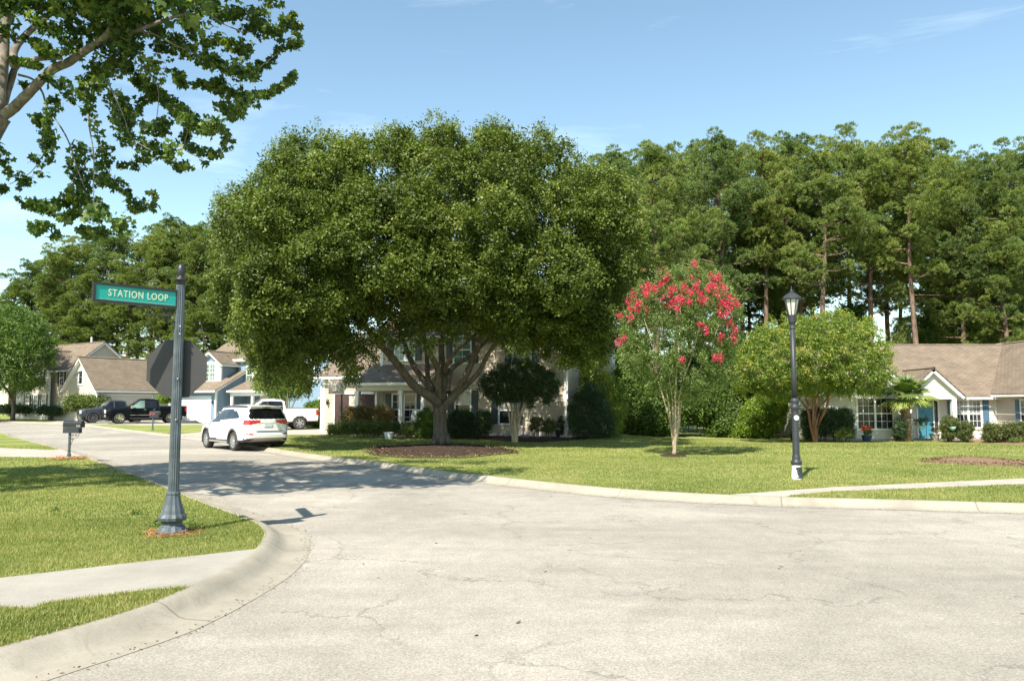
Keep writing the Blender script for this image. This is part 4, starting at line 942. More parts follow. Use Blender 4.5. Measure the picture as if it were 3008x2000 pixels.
# ---------- pickups
def pickup(label, loc, heading, paint, rim, glassm, chrome_trim=True, Ls=1.0, flare=None, grille='chrome', H=1.92, lights='lens', nose='bright'):
    k = H / 1.92; tailx = -2.95 * Ls; nosex = 2.80 * Ls; bx = -.92 * Ls; ax = (-1.82 * Ls, 1.84 * Ls)
    zbelt = 1.18 * k; rail = 1.36 * k
    def cls(x, y, z, u, s):
        if z < .50 * k and flare: return 'flare'
        if 5.2 < u < 7.2 and bx + .14 < x < 1.08 * Ls and z > zbelt + .03:
            top = np.interp(x, [bx + .14, bx + .2, .35 * Ls, .5 * Ls, 1.06 * Ls], [1.68 * k, 1.76 * k, 1.77 * k, 1.72 * k, 1.26 * k])
            if z < top: return 'pillar' if abs(x - .12) < .03 else ('side' if x > .12 else 'side2')
        if u > 7.3 and .52 * Ls < x < 1.28 * Ls and y < .72: return 'wind'
        if x < bx - .03 and u > 5.6: return 'bed'
        return 'body'
    def fcls(y, z):
        ay = abs(y)
        if z < .52 * k: return 'flare' if flare else 'bump'
        if .74 * k < z < 1.09 * k and ay < .56: return 'grille'
        if .80 * k < z < 1.07 * k and .60 < ay < .93: return 'head'
        if .52 * k < z < .70 * k and ay < .93: return 'bump'
        return 'body'
    spec = dict(cat='pickup truck', x=(tailx, nosex), keys=[bx - .05, bx, bx + .03], axles=ax, wz=.40, wr_arch=.47, rw=.405, wd=.27, track=.84, spokes=6, spoke_w=.045, rim=rim, clad=flare,
        w=[(tailx, .97), (-2, 1.0), (0, 1.0), (1.8, 1.0), (2.5 * Ls, .97), (nosex, .88)],
        wr=[(tailx, .93), (bx, .93), (bx + .03, .74), (.4, .74), (.8, .74), (1.35 * Ls, .80), (nosex, .70)],
        zs=[(tailx, .52), (-1, .46), (2, .44), (nosex, .50)],
        zb=[(tailx, rail - .06), (bx - .05, rail - .06), (bx, zbelt), (1.1, zbelt - .02), (2.3, 1.10 * k), (nosex, 1.02 * k)],
        zt=[(tailx, rail), (bx - .05, rail), (bx, rail + .03), (bx + .03, 1.80 * k), (bx + .25, 1.89 * k), (-.1, H), (.35, 1.90 * k), (.58 * Ls, 1.83 * k), (1.32 * Ls, 1.30 * k), (1.6 * Ls, 1.25 * k), (2.4 * Ls, 1.19 * k), (nosex, 1.12 * k)],
        classify=cls, rear=lambda y, z, q: -.03 * (1 - (1 - min(1, q / .1)) ** 2), front=lambda y, z, q: .12 * (1 - (1 - min(1, q / .15)) ** 2) - .05 * (abs(y) / .9) ** 2,
        rear_class=lambda y, z: 'bump' if z < .62 else ('tail' if abs(y) > .74 and .86 * k < z < 1.27 * k else 'body'), front_class=fcls,
        parts={'body': ('body', paint), 'flare': ('lower_cladding', flare or 'plastic'), 'side': ('side_window', glassm), 'side2': ('side_window', 'tinted'), 'pillar': ('pillar_trim', 'plastic'), 'wind': ('windscreen', 'car_glass'), 'bed': ('bed_cover', 'interior'),
               'grille': ('grille', grille), 'head': ('headlight', lights), 'bump': ('bumper', 'chrome' if chrome_trim else ('paint_grey' if paint == 'paint_grey' else 'plastic')), 'tail': ('tail_light', 'red_lens')})
    t, o = vehicle('parked_pickup', label, loc, heading, spec, 'pickups parked on the driveways')
    g = MB()
    for i in range(5): g.box(nosex + .10, nosex + .125, -.52, .52, (.77 + i * .065) * k, (.785 + i * .065) * k)
    g.build('grille_slats', 'interior', o['grille'] if 'grille' in o else t, local=True)
    for s in (1, -1):
        m = MB(); m.box(.98 * Ls, 1.16 * Ls, s * 1.03 if s > 0 else -1.25, 1.25 if s > 0 else s * 1.03, 1.17 * k, 1.40 * k); m.build('wing_mirror', 'chrome' if chrome_trim else paint, t, local=True)
        lb(t, 'tail_light', 'red_lens', (tailx - .005, tailx + .14, (.935 if s > 0 else -.995), (.995 if s > 0 else -.935), .92 * k, 1.25 * k))
        for q in (.0, -.66):
            lb(t, 'door_handle', 'chrome' if chrome_trim else paint, (q + .02, q + .20, .995 if s > 0 else -1.02, 1.02 if s > 0 else -.995, 1.06 * k, 1.09 * k))
        lb(t, 'side_step', 'plastic' if not chrome_trim else 'plastic', (-1.15, 1.15, .86 if s > 0 else -1.02, 1.02 if s > 0 else -.86, .38, .43))
        if chrome_trim: lb(t, 'side_moulding', 'grey_plastic', (-.85, 1.15, .998 if s > 0 else -1.012, 1.012 if s > 0 else -.998, .64 * k, .67 * k))
        for sx in (.105, bx + .02, 1.10): lb(t, 'door_seam', 'interior', (sx, sx + .012, .99 if s > 0 else -1.004, 1.004 if s > 0 else -.99, .52, zbelt - .04))
    return t
def drop(u_a, v, u_b, y=None, ax=(1.84, -1.82)):
    """centre and heading from the feet of the left wheels: front at u_a, rear at u_b"""
def place_by_wheels(uf, vf, ur, vr, ybase, track, yaw_deg, axf, off):
    p = G(uf, vf, off); h = Vector((math.cos(R(yaw_deg)), math.sin(R(yaw_deg)))); left = Vector((-h.y, h.x)); c = p.xy - h * axf - left * (-track if False else track); return c, math.atan2(h.y, h.x)
def put_truck(uf, y, yaw, axf, **kw):
    """front left wheel foot at photo column uf and distance y; yaw = heading in degrees from world +x"""
    h = Vector((math.cos(R(yaw)), math.sin(R(yaw)))); left = Vector((-h.y, h.x)); p = Vector(((uf - CX) / F * y, y)); c = p - h * axf - left * .84
    z = T(c.x, c.y) + .125
    return pickup(loc=(c.x, c.y, z), heading=math.atan2(h.y, h.x), **kw)
put_truck(357, 59.8, 214, 1.84, label='glossy black pickup with chrome wheels parked in front of the beige garage', paint='paint_black', rim='chrome', glassm='green_glass')
put_truck(279, 61.6, 218, 1.60, label='dark grey pickup with black wheels parked behind the black pickup', paint='paint_grey', rim='plastic', glassm='tinted', chrome_trim=False, Ls=.87, flare='plastic', grille='interior', H=1.80, nose='dark')
put_truck(704, 47.6, 206, 1.84, label='white crew cab pickup parked sideways behind the white SUV', paint='paint_white', rim='alloy', glassm='car_glass', Ls=1.0, chrome_trim=False)
# ================================================================== HOUSES  (local frame: x right, y back, z up; the Empty carries the yaw)
LAP = 0.18
def siding(mb, p, a, n, s0, s1, z0, z1, peak=None, pc=None, lap=LAP, holes=()):
    """lap siding on a wall plane; p origin, a along, n outward; optional gable triangle up to peak at s=pc"""
    pc = (s0 + s1) / 2 if pc is None else pc; ztop = peak or z1
    def rng_(z):
        if z <= z1 or not peak: return s0, s1
        f = (z - z1) / (peak - z1); return s0 + (pc - s0) * f, s1 + (pc - s1) * f
    P = lambda s, t, z: (p[0] + a[0] * s + n[0] * t, p[1] + a[1] * s + n[1] * t, z)
    z = z0
    while z < ztop - 1e-4:
        zb = min(z + lap, ztop if z >= z1 - 1e-6 else z1) if peak else min(z + lap, ztop)
        a0, a1 = rng_(z); b0, b1 = rng_(zb)
        mb.add([P(a0, .024, z), P(a1, .024, z), P(b1, .003, zb), P(b0, .003, zb)], [(0, 1, 2, 3)]); mb.add([P(a0, .0, z), P(a1, .0, z), P(a1, .024, z), P(a0, .024, z)], [(0, 1, 2, 3)])
        z = zb
def roof_slab(mb, uvr, trim, pts, th=0.05, board=0.16):
    """one roof plane: pts in order eave-left, eave-right, top-right, top-left; shingle slab + white board under it"""
    P = [Vector(p) for p in pts]; nrm = (P[1] - P[0]).cross(P[2] - P[0]).normalized()
    if nrm.z < 0: P = P[::-1]; nrm = -nrm
    e = (Vector(pts[1]) - Vector(pts[0])).normalized(); up = nrm.cross(e).normalized(); o = Vector(pts[0]); b = len(mb.v)
    mb.slab(P, th)
    for v in mb.v[b:]:
        d = Vector(v) - o; uvr.append((d.dot(e), d.dot(up), 0.0))
    c = sum(P, Vector((0, 0, 0))) / len(P); trim.slab([p + (c - p).normalized() * 0.05 - nrm * (th + .003) for p in P], board)
def build_roof(mb, uvr, mat, parent, name='roof'):
    o = mb.build(name, mat, parent, local=True); at = o.data.attributes.new('UVR', 'FLOAT_VECTOR', 'POINT'); at.data.foreach_set('vector', [c for v in uvr for c in v]); return o
class House:
    def __init__(s, name, label, origin, yaw, wall, roofm, group=None):
        s.t = thing(name, label, 'house', origin, yaw, group); s.wall = wall; s.roofm = roofm; s.W = {}; s.trim = MB(); s.roof = MB(); s.uvr = []; s.cb = MB()
    def walls(s, x0, x1, y0, y1, z0, z1, sides='FRLB', mat=None, peakx=None, peaky=None, corner=True, base=None):
        m = s.W.setdefault(mat or s.wall, MB())
        if base is not None:
            s.W.setdefault('slab', MB()).box(x0 - .03, x1 + .03, y0 - .03, y1 + .03, base, z0)
        if 'F' in sides: siding(m, (x0, y0), (1, 0), (0, -1), 0, x1 - x0, z0, z1, peakx)
        if 'B' in sides: siding(m, (x1, y1), (-1, 0), (0, 1), 0, x1 - x0, z0, z1, peakx)
        if 'R' in sides: siding(m, (x1, y0), (0, 1), (1, 0), 0, y1 - y0, z0, z1, peaky)
        if 'L' in sides: siding(m, (x0, y1), (0, -1), (-1, 0), 0, y1 - y0, z0, z1, peaky)
        if corner:
            w = .11
            for (cx, cy, ok) in ((x0, y0, 'F' in sides or 'L' in sides), (x1, y0, 'F' in sides or 'R' in sides), (x1, y1, 'R' in sides)):
                if ok:
                    sx = 1 if cx == x0 else -1; sy = 1 if cy == y0 else -1
                    xa, xb = sorted((cx - sx * .035, cx + sx * w)); ya, yb = sorted((cy - sy * .035, cy + sy * w)); s.cb.box(xa, xb, ya, yb, z0, z1 - .01)
    def gable_x(s, x0, x1, y0, y1, ze, zr, oh=.35, og=.3, mat=None, yr=None):
        """ridge runs along x"""
        yr = (y0 + y1) / 2 if yr is None else yr; k1 = (zr - ze) / (yr - y0); k2 = (zr - ze) / (y1 - yr)
        a, b = x0 - og, x1 + og
        roof_slab(s.roof, s.uvr, s.trim, [(a, y0 - oh, ze - k1 * oh), (b, y0 - oh, ze - k1 * oh), (b, yr, zr), (a, yr, zr)])
        roof_slab(s.roof, s.uvr, s.trim, [(b, y1 + oh, ze - k2 * oh), (a, y1 + oh, ze - k2 * oh), (a, yr, zr), (b, yr, zr)])
        s.trim.box(a, b, y0 - oh - .09, y0 - oh + .0, ze - k1 * oh - .17, ze - k1 * oh - .045)      # gutter
        s.roof_cap((a, yr, zr), (b, yr, zr))
    def gable_y(s, x0, x1, y0, y1, ze, zr, oh=.35, og=.3, back=0.0, xr=None):
        xr = (x0 + x1) / 2 if xr is None else xr; k1 = (zr - ze) / (xr - x0); k2 = (zr - ze) / (x1 - xr); a, b = y0 - og, y1 + back
        roof_slab(s.roof, s.uvr, s.trim, [(x0 - oh, b, ze - k1 * oh), (x0 - oh, a, ze - k1 * oh), (xr, a, zr), (xr, b, zr)])
        roof_slab(s.roof, s.uvr, s.trim, [(x1 + oh, a, ze - k2 * oh), (x1 + oh, b, ze - k2 * oh), (xr, b, zr), (xr, a, zr)])
        s.roof_cap((xr, a, zr), (xr, b, zr))
        s.trim.box(x0 - oh - .08, x0 - oh, a, b, ze - k1 * oh - .17, ze - k1 * oh - .05); s.trim.box(x1 + oh, x1 + oh + .08, a, b, ze - k2 * oh - .17, ze - k2 * oh - .05)
    def roof_cap(s, p, q):
        d = (Vector(q) - Vector(p)).normalized(); w = Vector((-d.y, d.x, 0)) * .12; b = len(s.roof.v)
        P, Q = Vector(p) + Vector((0, 0, .035)), Vector(q) + Vector((0, 0, .035)); dz = Vector((0, 0, .075))
        s.roof.add([P, Q, Q + w - dz, P + w - dz, Q - w - dz, P - w - dz], [(0, 1, 2, 3), (1, 0, 5, 4)]); s.uvr += [(0, .07, 0), ((Q - P).length, .07, 0), ((Q - P).length, 0, 0), (0, 0, 0), ((Q - P).length, 0, 0), (0, 0, 0)]
    def window(s, p, a, n, c, z0, z1, w, cols=2, rows=2, mul=1, glassm='glass', fr=.09, shut=None, sw=.34, lower=None, name='window', sash=True):
        """w = total glass width; mul = number of sashes side by side"""
        f = MB(); s0, s1 = c - w / 2, c + w / 2; pr = .055
        f.obox(p, a, n, s0 - fr, s1 + fr, z1, z1 + fr * 1.2, .0, pr); f.obox(p, a, n, s0 - fr, s1 + fr, z0 - fr, z0, .0, pr + .02)
        f.obox(p, a, n, s0 - fr, s0, z0, z1, .0, pr); f.obox(p, a, n, s1, s1 + fr, z0, z1, .0, pr); zm = (z0 + z1) / 2
        for i in range(1, mul): q = s0 + w * i / mul; f.obox(p, a, n, q - .055, q + .055, z0, z1, .0, pr - .006)
        for i in range(mul):
            q0 = s0 + w * i / mul + (.055 if i else 0); q1 = s0 + w * (i + 1) / mul - (.055 if i < mul - 1 else 0)
            if sash: f.obox(p, a, n, q0, q1, zm - .03, zm + .03, .012, pr - .012)
            for (za, zb) in (((z0, zm - .03), (zm + .03, z1)) if sash else ((z0, z1),)):
                for k in range(1, cols): f.obox(p, a, n, q0 + (q1 - q0) * k / cols - .010, q0 + (q1 - q0) * k / cols + .010, za, zb, .03, .036)
                for k in range(1, rows): f.obox(p, a, n, q0, q1, za + (zb - za) * k / rows - .010, za + (zb - za) * k / rows + .010, .03, .0355)
        fo = f.build(name, 'white_trim', s.t, local=True)
        for i in range(mul):
            q0 = s0 + w * i / mul; q1 = s0 + w * (i + 1) / mul; g = MB(); g.obox(p, a, n, q0, q1, zm if sash else z0, z1, .004, .029); g.build('pane', glassm, fo, local=True)
            if sash: g = MB(); g.obox(p, a, n, q0, q1, z0, zm - .001, .004, .029); g.build('pane', lower or glassm, fo, local=True)
        if shut:
            for q in (s0 - fr - .03 - sw, s1 + fr + .03):
                h = MB(); h.obox(p, a, n, q, q + sw, z0 - .05, z1 + .05, .026, .055); h.obox(p, a, n, q + .05, q + sw - .05, zm + .04, z1 - .02, .055, .062); h.obox(p, a, n, q + .05, q + sw - .05, z0 + .02, zm - .04, .055, .062); h.build('shutter', shut, s.t, local=True)
        return fo
    def garage(s, p, a, n, s0, s1, z0, z1, mat, rows=4, cols=8):
        g = MB(); g.obox(p, a, n, s0, s1, z0, z1, .028, .040); rh = (z1 - z0) / rows; cw = (s1 - s0) / cols
        for r in range(rows):
            for c in range(cols): g.obox(p, a, n, s0 + c * cw + .07, s0 + (c + 1) * cw - .07, z0 + r * rh + .09, z0 + (r + 1) * rh - .09, .040, .048)
        g.build('garage_door', mat, s.t, local=True); t = MB(); t.obox(p, a, n, s0 - .1, s0, z0, z1 + .1, .0, .06); t.obox(p, a, n, s1, s1 + .1, z0, z1 + .1, .0, .06); t.obox(p, a, n, s0, s1, z1, z1 + .1, .0, .06); t.build('garage_trim', 'white_trim', s.t, local=True)
    def part(s, name, mat, *boxes):
        m = MB()
        for b in boxes: m.box(*b)
        return m.build(name, mat, s.t, local=True)
    def spout(s, pts, r=.045):
        m = MB(); m.tube(pts, r, 6); m.build('downspout', 'white_trim', s.t, local=True)
    def done(s):
        for k, m in s.W.items(): m.build('foundation' if k == 'slab' else 'wall', k, s.t, local=True)
        ro = build_roof(s.roof, s.uvr, s.roofm, s.t); s.trim.build('fascia', 'white_trim', s.t, local=True)
        if s.cb.v: [q.build('corner_board', 'white_trim', s.t, local=True) for q in islands(s.cb, 1)]
def lantern(h, x, y, z, n=(0, -1)):
    m = MB(); m.lathe([(.02, 0), (.05, .03), (.065, .22), (.09, .24), (.05, .32), (.012, .38)], (x + n[0] * .14, y + n[1] * .14, z), 8); m.box(x - .02, x + .02, y + min(0, n[1] * .14), y + max(0, n[1] * .14), z + .25, z + .28); m.build('wall_lantern', 'black_paint', h.t, local=True)

# ------------------------------------------------ centre house (cream front, taupe side, behind the oak)
p0 = G(1663, 1284, .12); yA = -22
A = House('house', 'cream two-storey house with covered porch behind the big oak', (p0.x, p0.y, p0.z), R(yA), 'cream_siding', 'roof_brown')
A.walls(-10.45, 0, 0, 9.0, .25, 5.45, 'FRL', peaky=8.3, base=-.1)
A.gable_x(-10.45, 0, 0, 9.0, 5.45, 8.3, oh=.4, og=.35)
A.trim.box(.02, .38, -.42, -.05, 5.05, 5.30); A.trim.box(.02, .38, 9.02, 9.40, 5.05, 5.30)
A.spout([(.10, -.46, 5.1), (.10, -.14, 4.85), (.10, -.10, .35), (.10, -.35, .12)], .05)
A.spout([(.06, 9.5, 5.1), (.06, 9.1, 4.8), (.06, 9.1, .2)], .06)
A.W.setdefault('slab', MB()).box(-.15, .45, -.5, .2, -.1, .12)
# garage wing
A.walls(-13.9, -10.5, -.35, 6.0, .05, 3.35, 'FL', base=-.1); A.gable_x(-13.9, -10.75, -.35, 6.4, 3.35, 5.35, oh=.35, og=.3)
A.part('garage_shade_sheet', 'brown_dark', (-13.1, -10.6, -.395, -.37, .05, 2.14)); A.part('garage_trim', 'white_trim', (-13.2, -13.1, -.43, -.37, .05, 2.24), (-13.1, -10.6, -.43, -.37, 2.14, 2.26))  # dark sheet on the wall, painted as the shade inside the open garage
A.part('box_in_garage', 'curtain', (-12.2, -11.6, -.402, -.395, 1.5, 2.05))
lantern(A, -13.55, -.35, 1.55)
A.spout([(-14.15, -.75, 3.05), (-13.98, -.42, 2.8), (-13.98, -.42, .1)], .05)
# porch
A.W.setdefault('porch_wall', MB()).box(-10.45, -7.35, -.012, 0.0, .25, 2.75)
roof_slab(A.roof, A.uvr, A.trim, [(-11.0, -2.2, 2.72), (-6.6, -2.2, 2.72), (-6.6, -.03, 3.72), (-10.3, -.03, 3.72)])
roof_slab(A.roof, A.uvr, A.trim, [(-11.0, -.40, 2.72), (-11.0, -2.2, 2.72), (-10.3, -.03, 3.72), (-10.3, -.02, 3.70)])
A.part('porch_beam', 'ivory_siding', (-10.75, -6.7, -1.98, -1.80, 2.28, 2.62)); A.part('porch_gutter', 'white_trim', (-11.05, -6.6, -2.29, -2.2, 2.56, 2.69)); A.part('porch_beam', 'ivory_siding', (-10.75, -10.6, -1.80, -.4, 2.28, 2.62))
for cx in (-10.68, -8.1, -6.85):
    A.part('column', 'white_trim', (cx - .09, cx + .09, -1.98, -1.80, .30, 2.24), (cx - .13, cx + .13, -2.02, -1.76, 2.12, 2.275), (cx - .13, cx + .13, -2.02, -1.76, .30, .42))
A.part('porch_floor', 'drive', (-10.9, -6.6, -2.05, -.05, -.1, .30))
A.window((0, -.012), (1, 0), (0, -1), -9.0, .55, 2.1, 1.35, 2, 2, 2, 'glass', shut='shutter', fr=.08)
A.window((0, 0), (1, 0), (0, -1), -5.55, .95, 2.25, .80, 1, 1, 1, 'blind_glass', shut='shutter', lower='glass')
A.window((0, 0), (1, 0), (0, -1), -3.1, .65, 1.95, .78, 1, 1, 1, 'blind_glass', shut='shutter', lower='glass')
A.window((0, 0), (1, 0), (0, -1), -9.0, 3.95, 5.1, 1.1, 2, 2, 2, 'green_glass', shut='shutter')
A.window((0, 0), (1, 0), (0, -1), -5.6, 3.75, 5.05, .9, 2, 2, 1, 'green_glass', shut='shutter')
A.window((0, 0), (1, 0), (0, -1), -2.3, 3.75, 5.05, .9, 2, 2, 1, 'blind_glass', shut='shutter')
A.window((0, 0), (0, 1), (1, 0), 4.2, 3.75, 5.0, .9, 2, 2, 1, 'blind_glass')
m = MB(); m.box(-6.85, -6.2, -1.7, -1.66, .8, 1.35); m.box(-6.85, -6.2, -1.7, -1.2, .72, .78); 
A.done()
lp_ = A.t.matrix_basis @ Vector((-7.55, -1.6, .30))
q = thing('porch_chair', 'white porch chair beside the right porch column', 'chair', lp_, R(yA)); m = MB(); m.box(-.3, .3, -.25, .25, .40, .45); m.build('seat', 'white_trim', q, local=True); m = MB(); m.slab([(-.3, .22, .45), (.3, .22, .45), (.3, .42, 1.05), (-.3, .42, 1.05)], .04); m.build('backrest', 'white_trim', q, local=True)
for lx in (-.27, .27):
    for ly in (-.22, .22): m = MB(); m.box(lx - .02, lx + .02, ly - .02, ly + .02, 0, .40); m.build('leg', 'white_trim', q, local=True)

# ------------------------------------------------ blue house
u0 = (637 - CX) / F * 64.0
B = House('house', 'pale blue two-storey house with a white garage door and dormer', (u0, 64.0, T(u0, 64) + .12), R(-22), 'blue_siding', 'roof_tan')
B.walls(-5.0, 0, 0, 5.0, .0, 2.72, 'FRL', base=-.2)
B.garage((0, 0), (1, 0), (0, -1), -4.25, -.55, .0, 2.05, 'garage_white'); B.part('taped_paper', 'plate', (-2.6, -1.75, -.062, -.056, 1.0, 1.65))
lantern(B, -.28, 0, 1.5)
roof_slab(B.roof, B.uvr, B.trim, [(-5.3, -.45, 2.60), (.3, -.45, 2.60), (.3, 4.0, 4.75), (-5.3, 4.0, 4.75)]); B.trim.box(-5.3, .3, -.54, -.46, 2.42, 2.58)
siding(B.W['blue_siding'], (0, 0), (0, 1), (1, 0), 0, 3.7, 2.72, 2.73, 4.5, 3.7)
B.W['blue_siding'].add([(.02, .2, 2.72), (.02, 3.62, 2.72), (.02, 3.62, 4.42)], [(0, 1, 2)])
# dormer over the garage
B.walls(-3.0, -.75, 1.3, 5, 2.9, 5.1, 'FRL', peakx=5.95); B.gable_y(-3.0, -.75, 1.3, 6.5, 5.1, 6.0, oh=.35, og=.4, back=.5)
B.part('dormer_apron', 'white_trim', (-2.9, -.86, 1.24, 1.262, 3.1, 5.05)); B.window((0, 1.24), (1, 0), (0, -1), -1.9, 3.45, 4.8, 1.15, 2, 2, 2, 'green_glass')
# main block
B.walls(-5, 9.3, 3.7, 11.5, .0, 5.35, 'FRL', peaky=7.5, base=-.2); B.gable_x(-5, 9.3, 3.7, 11.5, 5.35, 7.6, oh=.35, og=.3)
B.walls(-.6, 2.3, 3.2, 3.7, 2.6, 5.1, 'FRL', corner=False); B.trim.box(-1.0, 2.7, 2.85, 3.8, 5.12, 5.32); B.window((0, 3.2), (1, 0), (0, -1), 1.0, 3.2, 4.7, 1.3, 2, 3, 2, 'green_glass', shut='blue_siding')
B.walls(5.2, 9.3, 2.6, 3.7, .0, 5.6, 'FRL', peakx=7.7); B.gable_y(5.2, 9.3, 2.6, 7.6, 5.6, 7.8, oh=.35, og=.35)
B.window((0, 2.6), (1, 0), (0, -1), 7.2, 3.4, 4.8, 1.0, 2, 2, 1, 'glass'); B.window((0, 2.6), (1, 0), (0, -1), 8.6, .7, 1.9, .6, 1, 2, 1, 'glass')
# porch
roof_slab(B.roof, B.uvr, B.trim, [(.35, .9, 2.62), (5.3, .9, 2.62), (5.3, 3.6, 3.6), (.35, 3.6, 3.6)]); B.trim.box(.3, 5.35, .80, .89, 2.45, 2.60)
B.part('porch_beam', 'white_trim', (.45, 5.2, 1.1, 1.28, 2.15, 2.45)); B.part('porch_floor', 'drive', (.1, 5.2, 1.0, 3.7, -.2, .12))
for cx in (.62, 2.75, 4.95): B.part('column', 'white_trim', (cx - .10, cx + .10, 1.09, 1.29, .12, 2.14))
B.part('front_door', 'white_trim', (1.4, 2.3, 3.64, 3.68, .15, 2.2)); B.window((0, 3.7), (1, 0), (0, -1), 3.8, .6, 2.0, 1.3, 2, 2, 2, 'glass')
B.part('recessed_wall', 'porch_wall', (.3, 3.0, 3.655, 3.668, .12, 2.6)) if False else None
B.done()
# doorstep mats piled by the garage
pm = G(584, 1240, .13); q = thing('stacked_mats', 'dark flat mats stacked on the drive by the white garage door', 'mats', (pm.x + .2, 61.5, T(pm.x, 61.5) + .13))
for i in range(3): m = MB(); m.box(-.6 + .12 * i, .65 - .14 * i, -.35, .35, i * .07, i * .07 + .06); m.build('mat', 'plastic', q, local=True)

# ------------------------------------------------ beige house far left
u0 = (288 - CX) / F * 66.0
Cc = House('house', 'beige house with dark shutters and a steep garage gable at far left', (u0, 66.0, T(u0, 66) + .1), R(56), 'ivory_siding', 'roof_tan')
Cc.walls(0, 6.6, 0, 5.4, .1, 2.95, 'FL', peaky=5.55, mat='ivory_siding', base=-.3)
Cc.gable_x(0, 6.6, 0, 5.4, 2.95, 5.6, oh=.3, og=.35)
Cc.garage((0, 0), (1, 0), (0, -1), .7, 4.9, .05, 2.25, 'garage_cream', cols=8)
Cc.window((0, 5.4), (0, -1), (-1, 0), 2.7, 3.25, 4.35, .5, 1, 1, 1, 'glass', fr=.16)
sh = MB(); sh.slab([(-.08, 2.5, 4.35), (-.08, 2.95, 4.35), (-.55, 2.95, 3.9), (-.55, 2.5, 3.9)], .02); sh.build('awning_sash', 'shutter', Cc.t, local=True)
Cc.spout([(-.2, -.3, 2.6), (-.06, -.1, 2.3), (-.06, -.1, .1)], .05)
Cc.walls(.3, 6.2, 5.4, 15.2, .1, 4.85, 'FL', mat='ivory_siding', peakx=7.2, base=-.3)
Cc.gable_y(.3, 6.2, 5.4, 15.0, 4.85, 7.25, oh=.4, og=.35, back=.3)
Cc.walls(-.3, .3, 7.6, 10.6, .1, 4.85, 'L', peaky=6.3, mat='ivory_siding'); Cc.gable_x(-.3, 3.2, 7.6, 10.6, 4.85, 6.45, oh=.3, og=.35)
Cc.part('vent_pipe', 'white_trim', (4.0, 4.12, 9.0, 9.12, 6.4, 7.9))
for yy, z0, z1, x_ in ((8.35, .8, 2.3, -.3), (9.9, .8, 2.3, -.3), (9.1, 3.2, 4.5, -.3), (12.8, .8, 2.3, .3), (12.6, 3.2, 4.5, .3), (6.6, 3.2, 4.5, .3)):
    Cc.window((x_, 20.0), (0, -1), (-1, 0), 20 - yy, z0, z1, .62, 2, 2, 1, 'glass', shut='shutter', sw=.26)
Cc.done()

# ------------------------------------------------ ranch house on the right
D = House('house', 'pale single-storey house with teal shutters and a small porch gable', (0, 0, 0), 0, 'white_siding', 'roof_brown')
zg = -.23
D.walls(16.4, 27.05, 43.6, 53.0, zg + .1, 2.42, 'FL', peaky=None, base=zg - .2); D.gable_x(16.4, 31.0, 43.6, 53.0, 2.42, 5.42, oh=.42, og=.1)
D.walls(15.9, 18.0, 47.6, 52.5, zg + .1, 2.42, 'FL', base=zg - .2); D.gable_x(15.9, 18, 47.6, 52.8, 2.42, 3.9, oh=.3, og=.3)
# left gable wing
D.walls(16.9, 21.55, 42.2, 47, zg + .1, 2.62, 'FRL', peakx=4.35, base=zg - .2); D.gable_y(16.9, 21.55, 42.2, 48.0, 2.62, 4.45, oh=.35, og=.35, back=.3)
D.window((0, 42.2), (1, 0), (0, -1), 19.6, .42, 2.02, 1.85, 3, 2, 2, 'glass', fr=.1); D.window((0, 42.2), (1, 0), (0, -1), 19.6, 2.22, 2.60, 1.85, 6, 1, 1, 'glass', fr=.08, sash=False)
# porch gable
D.walls(21.6, 24.3, 42.6, 42.75, 2.05, 2.38, 'F', peakx=3.45, corner=False); D.gable_y(21.55, 24.35, 42.6, 46.0, 2.42, 3.72, oh=.32, og=.32, back=.2)
D.part('porch_beam', 'white_trim', (21.6, 24.3, 42.57, 42.80, 2.00, 2.20)); D.part('porch_post', 'white_trim', (24.02, 24.25, 42.55, 42.8, zg, 2.0)); D.part('porch_floor', 'drive', (21.6, 24.5, 42.4, 43.6, zg - .1, zg + .08))
D.part('front_door', 'teal', (22.62, 23.45, 43.53, 43.575, zg + .08, 1.95)); D.part('side_light', 'glass', (23.52, 23.72, 43.53, 43.575, zg + .5, 1.95)); D.part('door_frame', 'white_trim', (23.455, 23.515, 43.50, 43.575, zg + .08, 2.0), (23.725, 23.80, 43.50, 43.575, zg + .08, 2.0), (22.54, 22.615, 43.5, 43.575, zg + .08, 2.0), (23.515, 23.725, 43.50, 43.56, zg + .08, zg + .5)); D.part('bench_back', 'white_trim', (24.3, 24.9, 43.1, 43.14, zg + .1, zg + .95))
D.spout([(24.85, 43.2, 2.2), (24.42, 42.95, 1.95), (24.36, 42.9, 1.75), (24.36, 42.9, -.1)], .05)
D.window((0, 43.6), (1, 0), (0, -1), 25.45, .45, 1.90, 1.35, 3, 2, 2, 'blind_glass', shut='slate_shutter', fr=.11, lower='glass')
# right wing, coming forward; its dimmer light is put into a darker siding
D.walls(27.05, 34.2, 35.0, 50.0, zg + .1, 2.55, 'LF', mat='ivory_siding', peakx=5.2, base=zg - .2); D.gable_y(27.05, 34.2, 35.0, 50.0, 2.62, 5.5, oh=.42, og=.4)
D.window((27.05, 50), (0, -1), (-1, 0), 50 - 41.0, .45, 1.90, .85, 3, 2, 1, 'blind_glass', shut='slate_shutter', fr=.1, lower='glass')
D.done()
